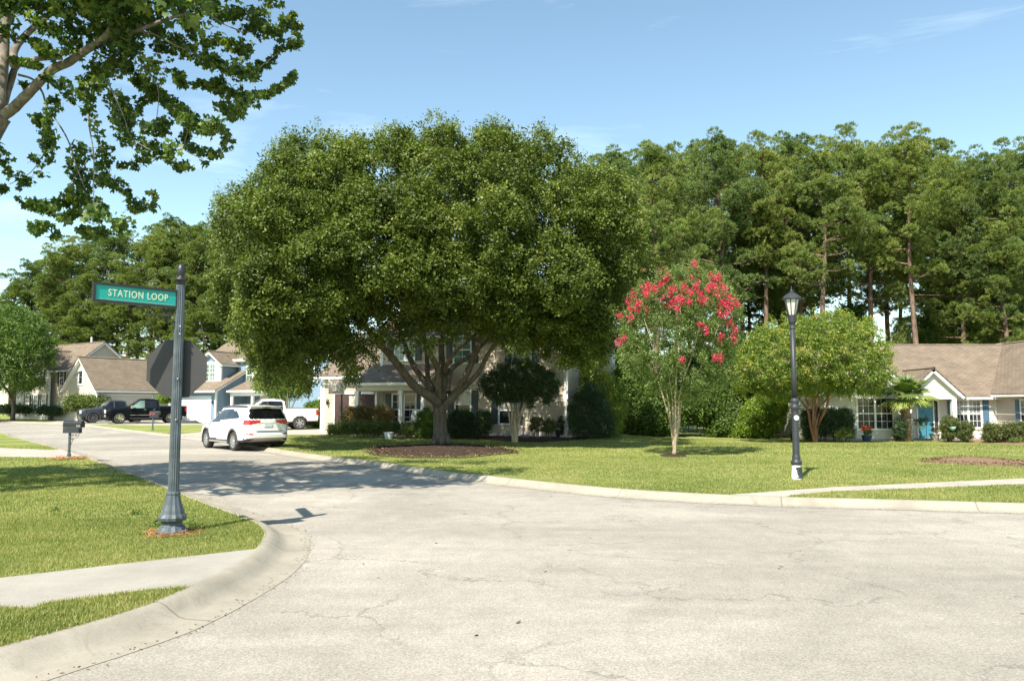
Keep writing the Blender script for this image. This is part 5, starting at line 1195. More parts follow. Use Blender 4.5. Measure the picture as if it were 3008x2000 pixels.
# ================================================================== TREES AND PLANTS
def crown_obj(parent, poly, d0, dr, ncl, rad, per, L, W, mat, name='crown', shell=.8, inset=8, extra=None, Rpx=None, **kw):
    cs = crown_points(poly, d0, dr, ncl, Rpx=Rpx, inset=inset, shell=shell); rr = rng.uniform(rad[0], rad[1], len(cs))
    cs[:, 2] = np.maximum(cs[:, 2], Tn(cs[:, 0], cs[:, 1]) + .12 + rr * .6)
    V, Fc, t = clump_leaves(cs, rr, per, L, W, **kw); return arr(name, V, Fc, mat, parent, tint=t), cs
def limbs(parent, mat, lines, name='trunk', seg=10, wob=.05):
    mb = MB()
    for pts, r0, r1 in lines:
        P = catmull(pts, 5); k = len(P); mb.tube(P, [r0 + (r1 - r0) * (i / (k - 1)) ** .8 for i in range(k)], seg, wob)
    return mb.build(name, mat, parent, smooth=True)
# ------------------------------------------------ the big oak
ob = G(1296, 1304, .12); OD = ob.y
oak = thing('oak_tree', 'huge round-crowned oak in the middle lawn with a forked grey trunk', 'tree', ob)
OAK = [(617, 690), (633, 595), (699, 550), (765, 506), (790, 470), (812, 425), (850, 402), (931, 376), (985, 420), (1030, 385), (1080, 425), (1124, 388), (1179, 370), (1222, 414), (1261, 352), (1316, 356), (1372, 424), (1427, 345), (1482, 372), (1532, 420), (1581, 374), (1658, 403), (1702, 470), (1745, 492), (1775, 490), (1812, 512), (1867, 578), (1889, 661), (1893, 743), (1866, 826), (1850, 890), (1810, 930), (1806, 985), (1780, 1040), (1766, 1058), (1746, 1085), (1700, 1060), (1670, 1085), (1648, 1043), (1602, 1052), (1600, 1006), (1568, 1010), (1534, 1020), (1450, 1000), (1395, 965), (1330, 985), (1280, 1000), (1250, 1020), (1174, 1028), (1140, 990), (1100, 1015), (1062, 1086), (1040, 1105), (1022, 1120), (999, 1061), (950, 1043), (930, 1085), (915, 1120), (880, 1150), (850, 1095), (800, 1130), (759, 1105), (744, 1079), (724, 1022), (683, 985), (633, 909), (605, 826)]
# boughs: big rounded masses on the crown surface, each carrying many leaf clumps, with dark gaps between
bo = crown_points(OAK, OD, 6.6, 420, Rpx=300, inset=18, shell=.93); br = rng.uniform(.45, 1.15, len(bo)); bt = rng.normal(size=len(bo)) * .12
nb_ = np.maximum(4, (26 * (br / 1.2) ** 2).astype(int)); ix = np.repeat(np.arange(len(bo)), nb_); cen = np.array([At(1270, 760, OD)[0], OD, At(1270, 760, OD)[2]])
D_ = unit(rng.normal(size=(len(ix), 3)) + unit(bo - cen)[ix] * .9 + np.array([0, 0, .25])); cs1 = bo[ix] + D_ * (br[ix] * rng.uniform(.75, 1.0, len(ix)))[:, None] * np.array([1, 1, .8])
fill = crown_points(OAK, OD, 6.2, 170, Rpx=300, inset=11, shell=.9); cs1 = np.concatenate([cs1, fill]); ct1 = np.concatenate([.38 + bt[ix], np.full(len(fill), .30)])
u_ = CX + cs1[:, 0] / cs1[:, 1] * F; v_ = HOR - (cs1[:, 2] - CAMZ) / cs1[:, 1] * F
sh_ = np.clip((1010 - u_) / 380, 0, 1) * 3.0; cs1 = AtN(u_, v_ - 0, cs1[:, 1] - sh_) if False else cs1; keep = inpoly(u_, v_, OAK) | (edgedist(u_, v_, OAK) < 5); hol = (v_ > 1004) & (np.abs(u_ - 1300) < 190) & (cs1[:, 1] < OD + .3) & (rng.uniform(size=len(cs1)) < .72); keep &= ~hol
cs1 = cs1[keep]; ct1 = ct1[keep]; f_ = 1 - np.clip((1010 - u_[keep]) / 380, 0, 1) * 2.6 / OD; cs1 = cs1 * f_[:, None] + np.array([0, 0, CAMZ]) * (1 - f_)[:, None]; rr = rng.uniform(.24, .52, len(cs1)); V, Fc, t = clump_leaves(cs1, rr, 92, .118, .062, tv=.13, up=.6, tb=ct1)
arr('crown', V, Fc, 'leaf_oak', oak, tint=t)
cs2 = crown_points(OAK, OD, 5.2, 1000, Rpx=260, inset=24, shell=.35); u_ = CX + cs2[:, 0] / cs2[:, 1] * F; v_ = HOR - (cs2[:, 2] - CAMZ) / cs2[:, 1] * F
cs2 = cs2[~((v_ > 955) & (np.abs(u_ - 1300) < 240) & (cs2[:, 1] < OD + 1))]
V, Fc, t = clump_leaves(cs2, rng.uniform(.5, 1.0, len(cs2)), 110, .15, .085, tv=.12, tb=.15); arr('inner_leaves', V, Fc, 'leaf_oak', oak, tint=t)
# wispy twigs standing out of the top edge
top = [(u, v) for u, v in OAK if v < 700]; pts = []
for i in range(len(top) - 1):
    for k in range(5):
        f = random.random(); pts.append((top[i][0] * (1 - f) + top[i + 1][0] * f + random.uniform(-8, 8), top[i][1] * (1 - f) + top[i + 1][1] * f + random.uniform(-8, 16)))
cs = AtN([p[0] for p in pts], [p[1] for p in pts], OD + rng.uniform(-1.5, 1.5, len(pts))); V, Fc, t = clump_leaves(cs, rng.uniform(.18, .42, len(cs)), 60, .10, .05, flat=1.9, tb=.6)
arr('outer_twigs', V, Fc, 'leaf_oak', oak, tint=t)
def PL(lst, d0, d1): return [At(u, v, d0 + (d1 - d0) * i / (len(lst) - 1)) for i, (u, v) in enumerate(lst)]
r = lambda px: px / F * OD
tr = [([ob + Vector((0, 0, -.2)), At(1294, 1275, OD), At(1292, 1235, OD), At(1290, 1195, OD), At(1284, 1150, OD)], r(23), r(17)),
      (PL([(1288, 1190), (1275, 1172), (1223, 1138), (1188, 1098), (1151, 1049), (1111, 1006), (1073, 960), (1010, 900), (950, 860)], OD, OD - 3.0), r(17), r(5)),
      (PL([(1288, 1180), (1280, 1158), (1237, 1107), (1208, 1061), (1194, 1025), (1170, 960), (1120, 880)], OD, OD + 2.0), r(14), r(4)),
      (PL([(1272, 1150), (1258, 1112), (1254, 1061), (1251, 1015), (1240, 940), (1220, 840)], OD, OD + 3), r(9), r(4)),
      (PL([(1292, 1180), (1289, 1135), (1286, 1084), (1263, 1038), (1246, 990), (1235, 900), (1180, 760)], OD, OD - 1.5), r(13), r(4)),
      (PL([(1300, 1175), (1303, 1115), (1299, 1072), (1296, 1015), (1300, 960), (1310, 820), (1330, 640)], OD, OD + 1), r(14), r(4)),
      (PL([(1306, 1095), (1315, 1069), (1337, 1032), (1375, 1000), (1440, 950), (1520, 880)], OD, OD - 2), r(8), r(4)),
      (PL([(1312, 1150), (1320, 1101), (1332, 1078), (1375, 1049), (1409, 1020), (1470, 960), (1560, 860)], OD, OD + 2.5), r(10), r(4)),
      (PL([(1294, 1215), (1300, 1200), (1326, 1172), (1352, 1133), (1380, 1078), (1400, 1029), (1415, 980), (1432, 930), (1470, 820), (1500, 700)], OD, OD - 1), r(15), r(5)),
      (PL([(1340, 1158), (1375, 1127), (1409, 1089), (1435, 1038), (1480, 985), (1560, 930), (1660, 870)], OD - .1, OD - 3), r(9), r(4))]
limbs(oak, 'bark_oak', tr, seg=12)
fl = MB(); 
for i in range(7):
    a = i * .9 + .3; fl.tube([(ob.x + .22 * math.cos(a), ob.y + .22 * math.sin(a), ob.z + .42), (ob.x + .34 * math.cos(a), ob.y + .34 * math.sin(a), ob.z + .10), (ob.x + .46 * math.cos(a), ob.y + .46 * math.sin(a), ob.z - .08)], [.07, .09, .06], 8)
fl.build('root_flare', 'bark_oak', oak, smooth=True)

# ------------------------------------------------ the near maple, top left
MD = 13.2
mb_ = Vector((-10.7, 12.6, T(-10.7, 12.6) + .12)); maple = thing('maple_tree', 'near maple leaning in from the top left with hanging leaf sprays', 'tree', mb_)
def mp_(u, v, d): return At(u, v, d)
c2 = lambda x, y: (x / 2.178, y / 2.178)
def MP(lst, d0, d1): return [At(*c2(x, y), d0 + (d1 - d0) * i / max(1, len(lst) - 1)) for i, (x, y) in enumerate(lst)]
q = lambda px: px / F * MD
ML = [([mb_ + Vector((0, 0, -.1)), mb_ + Vector((.1, 0, 2.2)), At(-90, 500, MD), At(-30, 405, MD), At(10, 345, MD)], .22, q(22)),
    (MP([(20, 740), (90, 690), (200, 580), (330, 450), (440, 400), (540, 330), (640, 270), (720, 180)], MD, MD - 1.2), q(17), q(9)),
    (MP([(10, 760), (30, 640), (70, 520), (110, 420), (230, 380), (400, 370)], MD, MD + .8), q(14), q(7)),
    (MP([(-10, 700), (0, 560), (20, 400), (30, 200), (60, 0), (80, -200)], MD, MD + .5), q(20), q(13)),
    (MP([(90, 420), (90, 330), (150, 240), (260, 140), (380, 40), (460, -60)], MD + .1, MD + 1.2), q(13), q(7)),
    (MP([(740, 200), (760, 80), (840, -40), (900, -140)], MD - .6, MD - .4), q(17), q(12)),
    (MP([(560, 300), (700, 260), (870, 200), (1000, 150), (1130, 105), (1230, 90), (1320, 85), (1420, 150), (1560, 210)], MD - .8, MD - 1.6), q(8), q(2)),
    (MP([(880, 200), (980, 220), (1120, 290), (1260, 350), (1400, 420), (1560, 490), (1650, 440), (1780, 340)], MD - 1, MD - .6), q(4), q(1.5)),
    (MP([(1050, 150), (1150, 230), (1200, 260)], MD - 1, MD - 1), q(2.5), q(1)), (MP([(120, 480), (210, 510), (270, 590), (300, 680), (380, 800), (440, 910), (480, 1040), (540, 1200)], MD, MD - 1), q(6), q(2)),
    (MP([(640, 470), (700, 550), (790, 740), (840, 880), (960, 960)], MD - .8, MD - 1.4), q(4), q(1.5)), (MP([(560, 620), (570, 800), (600, 1000), (600, 1300), (640, 1450)], MD - .8, MD - 1.4), q(4), q(1.5)),
    (MP([(900, 420), (1010, 560), (1000, 800)], MD - .8, MD - .8), q(3), q(1.2)), (MP([(1100, 650), (1200, 800), (1180, 950), (1300, 1020)], MD - .6, MD - .8), q(3), q(1.2)), (MP([(60, 1180), (200, 1100), (300, 950)], MD, MD), q(1.5), q(2)),
    (MP([(240, 110), (400, 150), (420, 160)], MD, MD), q(3), q(1.5)), (MP([(380, 1270), (440, 1190), (560, 1020)], MD - 1, MD - .8), q(1.2), q(1.5)), (MP([(580, 945), (720, 945)], MD - .9, MD - .9), q(1.2), q(1.2))]
limbs(maple, 'bark_maple', [(a_, b_ * (1 if n_ < 7 else .62), c_ * (1 if n_ < 6 else .7)) for n_, (a_, b_, c_) in enumerate(ML)], seg=9)
ST = [([(0, 40), (200, 60), (420, 50), (600, 40)], 60), ([(560, 60), (760, 60), (960, 70), (1150, 50), (1350, 40)], 80), ([(1340, 60), (1480, 110), (1560, 90), (1660, 60), (1770, 30)], 42),
      ([(1600, 110), (1700, 190), (1790, 180), (1840, 130)], 34), ([(1850, 160), (1880, 80)], 12), ([(1540, 170), (1640, 215), (1710, 235)], 32), ([(1080, 250), (1300, 260), (1450, 270), (1600, 310)], 48), ([(1520, 330), (1590, 320)], 24),
      ([(1560, 490), (1650, 450), (1720, 390), (1775, 340), (1810, 280), (1880, 275), (1920, 260), (1895, 200), (1888, 140)], 27), ([(1000, 310), (1200, 340), (1400, 430), (1540, 470), (1620, 480)], 56), ([(1140, 470), (1150, 530)], 28), ([(1260, 540), (1420, 520)], 34),
      ([(1400, 570), (1520, 620), (1650, 630)], 46), ([(1690, 620), (1770, 570), (1850, 520), (1880, 460)], 17), ([(1400, 670), (1500, 720), (1560, 690)], 38), ([(1480, 760)], 20), ([(860, 470), (950, 560), (1050, 640), (1150, 720), (1220, 800), (1300, 800), (1370, 770)], 50),
      ([(1200, 830), (1180, 910), (1300, 990), (1400, 990), (1430, 930), (1450, 860)], 36), ([(1300, 1040)], 28), ([(1120, 1060), (1190, 1060)], 28), ([(1040, 610), (900, 650), (880, 710)], 34), ([(700, 560), (780, 640), (770, 740), (790, 850), (850, 920), (950, 950), (1050, 990), (1100, 980)], 62),
      ([(940, 830), (1030, 830), (1060, 770)], 36), ([(780, 1070), (860, 1060), (960, 1010)], 30), ([(330, 520), (450, 590), (560, 560), (600, 700), (620, 850), (620, 1000), (640, 1120)], 56), ([(640, 1140), (720, 1160), (800, 1210), (850, 1290), (960, 1290), (990, 1240)], 42), ([(840, 1340), (900, 1330)], 20),
      ([(340, 640), (340, 760), (300, 880), (300, 1000), (230, 1100), (160, 1180), (95, 1130), (55, 1060), (25, 980)], 46), ([(0, 1215), (40, 1200)], 18), ([(230, 770), (300, 760)], 26), ([(480, 920), (520, 1050), (520, 1200), (560, 1290), (640, 1340), (690, 1420), (740, 1440)], 62), ([(150, 1290), (280, 1340), (400, 1290), (500, 1230)], 38),
      ([(400, 1400), (480, 1360)], 30), ([(210, 1470), (290, 1440)], 24), ([(345, 1450), (350, 1520)], 20), ([(540, 1490), (650, 1490)], 34), ([(20, 190), (60, 220)], 46), ([(210, 270), (320, 330)], 36), ([(150, 550), (190, 545)], 20), ([(200, 130), (350, 200), (420, 300)], 40),
      ([(470, 180), (600, 230), (760, 240), (880, 340), (940, 420)], 86), ([(480, 300), (560, 420), (560, 500), (680, 480), (820, 440)], 60), ([(640, 350), (760, 300), (860, 300)], 80), ([(950, 120), (1000, 220)], 50), ([(1180, 120), (1210, 170)], 26), ([(60, 380), (250, 420)], 12), ([(860, 160), (700, 120)], 70)]
mc, mr = [], []
for ln, rad in ST:
    P = MP(ln, MD - .4 + random.uniform(-1.1, .8), MD - .6 + random.uniform(-1.1, .8)) if len(ln) > 1 else MP(ln, MD - .6, MD - .6)
    rw = rad * 1.16 / 2.178 / F * MD; S = densify(P, rw * .75) if len(P) > 1 else P
    for p in S:
        w = rw * random.uniform(.62, 1.1); mc.append(p + Vector((random.uniform(-.3, .3) * w, random.uniform(-1, 1) * w * 1.4, random.uniform(-.3, .3) * w))); mr.append(w)
mc = np.array([tuple(p) for p in mc]); mr = np.array(mr); n = len(mc)
def mleaf(c, r_, k, L, **kw):
    cnt = np.maximum(8, (k * (r_ / .15) ** 1.9).astype(int)); idx = np.repeat(np.arange(len(c)), cnt); D = unit(rng.normal(size=(len(idx), 3))); s = rng.uniform(0, 1, len(idx)) ** .5
    P = c[idx] + D * (s * r_[idx])[:, None] * np.array([1, 1.2, .95]); return leaves(P, D, L, L, shape='maple', tb=rng.normal(size=len(c))[idx] * .14 + .48, tv=.24, **kw)
V, Fc, t = mleaf(mc, mr, 34, .105, up=.35, out=.3, droop=1.0); arr('crown', V, Fc, 'leaf_maple', maple, tint=t)
# the rest of its crown, above and left of the picture (it shades road and lawn)
n = 330; c = np.stack([rng.uniform(-16.5, -3.4, n), rng.uniform(9.0, 16.0, n), rng.uniform(7.6, 12.2, n)], 1)
e = ((c[:, 0] + 9.6) / 6.4) ** 2 + ((c[:, 1] - 12.6) / 3.9) ** 2 + ((c[:, 2] - 9.2) / 3.0) ** 2 < 1
vv = HOR - (c[:, 2] - CAMZ) / c[:, 1] * F; uu = CX + c[:, 0] / c[:, 1] * F; c = c[e & ((vv < -60) | (uu < -110))]
c3 = np.stack([rng.uniform(-17, -11.5, 60), rng.uniform(10, 16, 60), rng.uniform(3.4, 7.5, 60)], 1); uu = CX + c3[:, 0] / c3[:, 1] * F; c = np.concatenate([c, c3[uu < -120]])
V, Fc, t = mleaf(c, np.full(len(c), .62), 9, .17, up=.5, out=.3, droop=.8); arr('upper_crown', V, Fc, 'leaf_maple', maple, tint=t)

# ------------------------------------------------ crepe myrtles
def small_tree(name, label, cat, foot, poly, dr, stems, ncl, rad, per, L, W, leafm, bark, trad=.05, dcen=0.0, group=None, shell=.7, **kw):
    b = G(foot[0], foot[1], .12) if len(foot) == 2 else Vector((At(foot[0], 1200, foot[2]).x, foot[2], T(At(foot[0], 1200, foot[2]).x, foot[2]) + .12)); t = thing(name, label, cat, b, 0, group); d = b.y + dcen; lines = []
    for i, ln in enumerate(stems):
        P = [b + Vector((random.uniform(-.08, .08), random.uniform(-.08, .08), -.1))] + [At(u, v, b.y + (dcen + random.uniform(-.5, .5) * dr) * (j + 1) / len(ln)) for j, (u, v) in enumerate(ln)]; lines.append((P, trad * random.uniform(.8, 1.15), trad * .22))
    limbs(t, bark, lines, seg=8, wob=.04); crown, cs = crown_obj(t, poly, d, dr, ncl, rad, per, L, W, leafm, shell=shell, **kw); return t, cs, d
PK = [(1850, 905), (1862, 860), (1900, 830), (1950, 805), (2000, 790), (2035, 772), (2060, 800), (2110, 808), (2150, 850), (2170, 900), (2168, 960), (2160, 1000), (2140, 1020), (2160, 1060), (2150, 1120), (2125, 1150), (2090, 1180), (2040, 1190), (1985, 1175), (1930, 1160), (1900, 1110), (1850, 1090), (1832, 1040), (1845, 1000), (1825, 950)]
random.seed(5)
pink, pcs, pd = small_tree('crepe_myrtle', 'vase-shaped crepe myrtle topped with bright pink blossom on the open lawn', 'flowering tree', (1982, 1336), PK, 1.9, [[(1972, 1260), (1962, 1170), (1925, 1040), (1890, 930)], [(1978, 1250), (1972, 1150), (1950, 1020), (1940, 880)], [(1984, 1240), (1985, 1130), (1995, 1000), (2000, 860)], [(1990, 1250), (1998, 1150), (2040, 1020), (2070, 880)], [(1994, 1255), (2008, 1165), (2075, 1050), (2120, 930)], [(1972, 1255), (1955, 1190), (1925, 1100), (1870, 1010)]], 500, (.13, .30), 95, .066, .032, 'leaf_myrtle', 'bark_myrtle', trad=.043, inset=5, flat=1.25, tb=.5)
extra = MB()
bl = []
for u, v in [(1847, 885), (1860, 862), (1872, 890), (1895, 845), (1905, 838), (1925, 850), (1940, 835), (1955, 822), (1968, 856), (1980, 850), (1992, 878), (2004, 880), (2016, 832), (2041, 775), (2045, 840), (2058, 862), (2070, 880), (2080, 850), (2090, 812), (2100, 820), (2107, 865), (2118, 832), (2125, 850), (2142, 870), (2135, 890), (2160, 882), (2167, 895), (2120, 892), (2115, 920), (2130, 925), (2145, 946), (2160, 968), (2155, 992), (2118, 992), (2057, 953), (2072, 965), (2075, 975), (1852, 932), (1850, 905), (1820, 928), (1832, 993), (1818, 1005), (2005, 1056), (2100, 1050), (2118, 1050), (1975, 890), (1990, 905), (2030, 860), (2050, 830), (1900, 868), (1870, 905), (2085, 838), (2060, 880), (2024, 886), (2099, 840), (2112, 810), (2010, 845), (1960, 812), (1915, 846), (2140, 905), (2028, 815)]:
    bl.append(At(u, v, pd - 1.9 * max(.05, 1 - ((u - 2000) / 185) ** 2) ** .5 * (.5 if v < 835 else 1) - .1))
bl = np.array([tuple(p) for p in bl]); V, Fc, t = clump_leaves(bl, rng.uniform(.08, .14, len(bl)), 62, .045, .04, flat=1.3, sprigs=False, tv=.35); arr('blossom', V, Fc, 'pink', pink, tint=t)
def outer_twigs(t, poly, d, n, vmax, L, W, mat, rad=(.12, .3), tb=.6, jit=8, flat=1.7):
    q = [poly[i] for i in range(len(poly))]; pts = []
    for _ in range(n):
        i = random.randrange(len(q)); a_, b_ = q[i], q[(i + 1) % len(q)]; f = random.random(); u, v = a_[0] * (1 - f) + b_[0] * f, a_[1] * (1 - f) + b_[1] * f
        if v < vmax: pts.append((u + random.uniform(-jit, jit), v + random.uniform(-jit, jit)))
    c_ = AtN([p_[0] for p_ in pts], [p_[1] for p_ in pts], d + rng.uniform(-1, 1, len(pts))); V, Fc, tn = clump_leaves(c_, rng.uniform(rad[0], rad[1], len(pts)), 44, L, W, flat=flat, tb=tb); arr('outer_twigs', V, Fc, mat, t, tint=tn)
random.seed(12); bot = [(u, v) for u, v in OAK if v > 940]; pts = []
for _ in range(210):
    i = random.randrange(len(bot) - 1); f = random.random(); a_, b_ = bot[i], bot[i + 1]
    if abs(a_[0] - b_[0]) < 120: pts.append((a_[0] * (1 - f) + b_[0] * f + random.uniform(-14, 14), a_[1] * (1 - f) + b_[1] * f + random.uniform(-25, 14)))
c_ = AtN([q_[0] for q_ in pts], [q_[1] for q_ in pts], OD + rng.uniform(-5, 3, len(pts))); V, Fc, tn = clump_leaves(c_, rng.uniform(.14, .34, len(pts)), 56, .115, .06, flat=1.8, tb=.45, droop=1.0); arr('hanging_sprays', V, Fc, 'leaf_oak', oak, tint=tn)
outer_twigs(pink, PK, pd, 190, 1150, .066, .032, 'leaf_myrtle', (.10, .30), jit=12)
cs = crown_points([(1850, 905), (1862, 860), (1950, 812), (2035, 790), (2110, 815), (2165, 880), (2165, 930), (2060, 930), (1960, 920), (1860, 940)], pd, 1.7, 60, inset=6); V, Fc, t = clump_leaves(cs, rng.uniform(.05, .11, len(cs)), 32, .04, .035, flat=1.3, sprigs=False, tv=.35); arr('small_blossom', V, Fc, 'pink', pink, tint=t)
cs = np.array([tuple(At(u, v, pd + random.uniform(-.8, .8))) for u, v in [(1945, 785), (1990, 795), (2005, 780), (2060, 800), (1890, 795), (2000, 812), (1935, 800), (2155, 990), (2020, 800), (2085, 1130), (2070, 1000)]]); V, Fc, t = clump_leaves(cs, np.full(len(cs), .16), 60, .045, .03, flat=1.6, tb=.95); arr('seed_heads', V, Fc, 'leaf_rust', pink, tint=t)

GD = [(2180, 1020), (2215, 975), (2260, 945), (2330, 925), (2400, 920), (2470, 915), (2520, 935), (2570, 950), (2590, 1000), (2620, 1020), (2605, 1060), (2615, 1110), (2590, 1150), (2560, 1165), (2500, 1175), (2430, 1160), (2370, 1165), (2310, 1185), (2250, 1170), (2200, 1150), (2160, 1130), (2150, 1070)]
gold, gcs, gd = small_tree('crepe_myrtle', 'broad golden-green crepe myrtle with red-brown stems behind the street lamp', 'flowering tree', (2393, 1289, 40.2), GD, 2.9, [[(2385, 1240), (2375, 1190), (2340, 1120), (2270, 1040)], [(2388, 1235), (2390, 1180), (2380, 1100), (2350, 1000)], [(2393, 1235), (2400, 1180), (2410, 1090), (2420, 970)], [(2398, 1240), (2420, 1185), (2460, 1130), (2530, 1060)], [(2402, 1250), (2430, 1190), (2440, 1120), (2500, 1000)], [(2380, 1245), (2370, 1200), (2330, 1160), (2230, 1110)]], 760, (.18, .46), 110, .115, .050, 'leaf_gold', 'bark_red', trad=.095, inset=8, tv=.3, droop=.8)
outer_twigs(gold, GD, gd, 150, 1160, .11, .05, 'leaf_gold', (.12, .34), jit=12, flat=1.2); cs = crown_points(GD, gd, 2.9, 46, inset=10, shell=1); V, Fc, t = clump_leaves(cs, rng.uniform(.07, .13, len(cs)), 36, .055, .05, sprigs=False, tv=.2); arr('blossom', V, Fc, 'cream_bloom', gold, tint=t)

DKP = [(1404, 1128), (1425, 1095), (1440, 1100), (1462, 1062), (1482, 1072), (1500, 1042), (1522, 1060), (1545, 1045), (1560, 1070), (1592, 1066), (1600, 1090), (1632, 1088), (1628, 1112), (1655, 1122), (1640, 1140), (1648, 1165), (1618, 1160), (1622, 1195), (1592, 1172), (1575, 1180), (1560, 1200), (1540, 1175), (1480, 1178), (1462, 1195), (1448, 1165), (1415, 1178), (1420, 1150)]
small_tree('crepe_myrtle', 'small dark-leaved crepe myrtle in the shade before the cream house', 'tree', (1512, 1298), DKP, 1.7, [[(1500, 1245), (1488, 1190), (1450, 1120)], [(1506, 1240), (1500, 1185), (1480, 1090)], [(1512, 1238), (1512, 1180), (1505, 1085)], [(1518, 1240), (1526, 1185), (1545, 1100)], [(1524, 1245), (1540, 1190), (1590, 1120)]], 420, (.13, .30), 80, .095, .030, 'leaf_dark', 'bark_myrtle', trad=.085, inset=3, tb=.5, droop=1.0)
small_tree('small_tree', 'small dense green tree in front of the blue house porch', 'tree', (838, 1262), [(745, 1120), (770, 1085), (810, 1050), (860, 1060), (890, 1080), (920, 1115), (925, 1145), (900, 1165), (850, 1180), (800, 1180), (765, 1160), (740, 1145)], 1.9, [[(838, 1220), (820, 1160), (790, 1110)], [(842, 1215), (845, 1150), (850, 1090)], [(848, 1220), (870, 1170), (895, 1130)]], 210, (.25, .5), 100, .12, .055, 'leaf_gold', 'bark_oak', trad=.08, dcen=4.0, tb=.35)
FLp = [(-160, 1120), (-140, 980), (-60, 905), (30, 890), (85, 905), (140, 950), (165, 1010), (160, 1060), (140, 1110), (120, 1140), (60, 1165), (0, 1155), (-80, 1165)]
tt, _, _ = small_tree('shade_tree', 'rounded leafy shade tree at the far left edge before the beige house', 'tree', (38, 1236), FLp, 4.0, [[(40, 1180), (30, 1120), (0, 1040)], [(42, 1175), (50, 1110), (80, 1010)], [(36, 1180), (10, 1130), (-60, 1060)]], 520, (.5, 1.0), 130, .17, .085, 'leaf_wood', 'bark_oak', trad=.18, tb=.42)

# ------------------------------------------------ hedges and shrubs
def shrub(name, label, cat, poly, d, dr, ncl, rad, per, L, W, mat, group=None, inset=4, Rpx=None, stem=None, **kw):
    us = [p[0] for p in poly]; vs_ = [p[1] for p in poly]; uc = sum(us) / len(us); p = At(uc, max(vs_), d); b = Vector((p.x, d, T(p.x, d) + .11)); t = thing(name, label, cat, b, 0, group)
    crown_obj(t, poly, d, dr, ncl, rad, per, L, W, mat, name='foliage', inset=inset, Rpx=Rpx, **kw)
    s = MB()
    for i in range(4 if stem is None else stem):
        x = At(uc + random.uniform(-.25, .25) * (max(us) - min(us)), 1200, d).x; s.tube([(b.x + (x - b.x) * .7, d, b.z - .05), (x, d + random.uniform(-.2, .2), b.z + .5 * (At(uc, min(vs_), d).z - b.z))], [.03, .012], 6)
    s.build('stems', 'bark_oak', t); return t
def box(u0, u1, v0, v1, j=5, k=5):
    top_ = [(u0 + (u1 - u0) * i / k, v0 + random.uniform(-j, j) * .6 + (8 if i in (0, k) else 0)) for i in range(k + 1)]; return [(u0 - 2, (v0 + v1) / 2)] + top_ + [(u1 + 2, (v0 + v1) / 2), (u1 - 3, v1), (u0 + 3, v1)]
# before the cream house
shrub('clipped_hedge', 'low clipped green hedge curving along the front path of the cream house', 'hedge', box(962, 1180, 1236, 1276), 38.0, .75, 260, (.12, .24), 100, .055, .035, 'leaf_hedge', Rpx=22)
shrub('clipped_hedge', 'low dark hedge directly left of the oak trunk', 'hedge', box(1170, 1240, 1240, 1280), 37.2, .6, 90, (.12, .24), 90, .055, .035, 'leaf_hedge', Rpx=20)
shrub('flowering_shrub', 'rust-tipped feathery shrub standing behind the clipped hedge', 'shrub', box(1002, 1158, 1192, 1245, 8, 8), 39.6, .8, 240, (.12, .24), 80, .08, .028, 'leaf_rust', Rpx=24, tb=.6)
shrub('leafy_shrub', 'bushy green shrub squeezed between porch chair and oak trunk', 'shrub', box(1226, 1275, 1200, 1284, 6), 37.0, .8, 90, (.15, .3), 100, .08, .045, 'leaf_wood', Rpx=22)
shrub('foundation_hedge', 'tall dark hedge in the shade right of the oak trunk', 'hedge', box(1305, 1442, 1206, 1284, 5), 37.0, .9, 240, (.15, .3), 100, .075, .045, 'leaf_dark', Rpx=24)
shrub('small_shrub', 'small rounded shrub with bare stems below the cream house wall, left one', 'shrub', box(1552, 1596, 1224, 1270, 4, 4), 36.4, .4, 44, (.12, .2), 90, .05, .03, 'leaf_shrub', Rpx=16)
shrub('small_shrub', 'small rounded shrub with bare stems nearer the downspout', 'shrub', box(1594, 1632, 1228, 1272, 4, 4), 36.4, .4, 40, (.12, .2), 80, .05, .03, 'leaf_shrub', Rpx=16)
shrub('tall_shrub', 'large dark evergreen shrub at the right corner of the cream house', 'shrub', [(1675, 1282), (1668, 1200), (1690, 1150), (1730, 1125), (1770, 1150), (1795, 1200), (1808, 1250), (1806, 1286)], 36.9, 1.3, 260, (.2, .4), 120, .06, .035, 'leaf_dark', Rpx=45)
shrub('tall_shrub', 'tall yellow-green shrub rising behind the dark corner shrub', 'shrub', [(1700, 1150), (1715, 1090), (1750, 1078), (1790, 1090), (1825, 1130), (1840, 1190), (1835, 1240), (1812, 1282), (1760, 1280), (1730, 1200)], 39.5, 1.3, 230, (.2, .42), 110, .09, .05, 'leaf_gold', Rpx=45, tb=.45)
shrub('round_bush', 'bright green rounded bush beside the white pickup tail', 'shrub', [(892, 1230), (895, 1195), (915, 1178), (945, 1176), (968, 1195), (975, 1225), (968, 1256), (900, 1256)], 52.5, 1.1, 200, (.18, .36), 110, .09, .05, 'leaf_lime', Rpx=34)
shrub('clipped_hedge', 'broad trimmed hedge in front of the beige garage gable', 'hedge', box(190, 318, 1162, 1206, 4, 7), 67.0, 1.2, 240, (.3, .55), 100, .13, .08, 'leaf_hedge', Rpx=20)
shrub('round_bush', 'small green bush at the corner of the beige garage', 'shrub', box(470, 505, 1150, 1182, 3, 3), 64.2, .8, 50, (.25, .45), 90, .13, .08, 'leaf_lime', Rpx=14)
shrub('foundation_hedge', 'dark low hedge under the far left windows', 'hedge', box(-60, 95, 1190, 1212, 3, 6), 72, 1.2, 160, (.3, .5), 80, .13, .08, 'leaf_dark', Rpx=10)
shrub('foundation_hedge', 'dark low hedge beneath the shuttered lower windows', 'hedge', box(108, 184, 1196, 1214, 2, 5), 69, 1.0, 90, (.3, .5), 80, .13, .08, 'leaf_dark', Rpx=10)
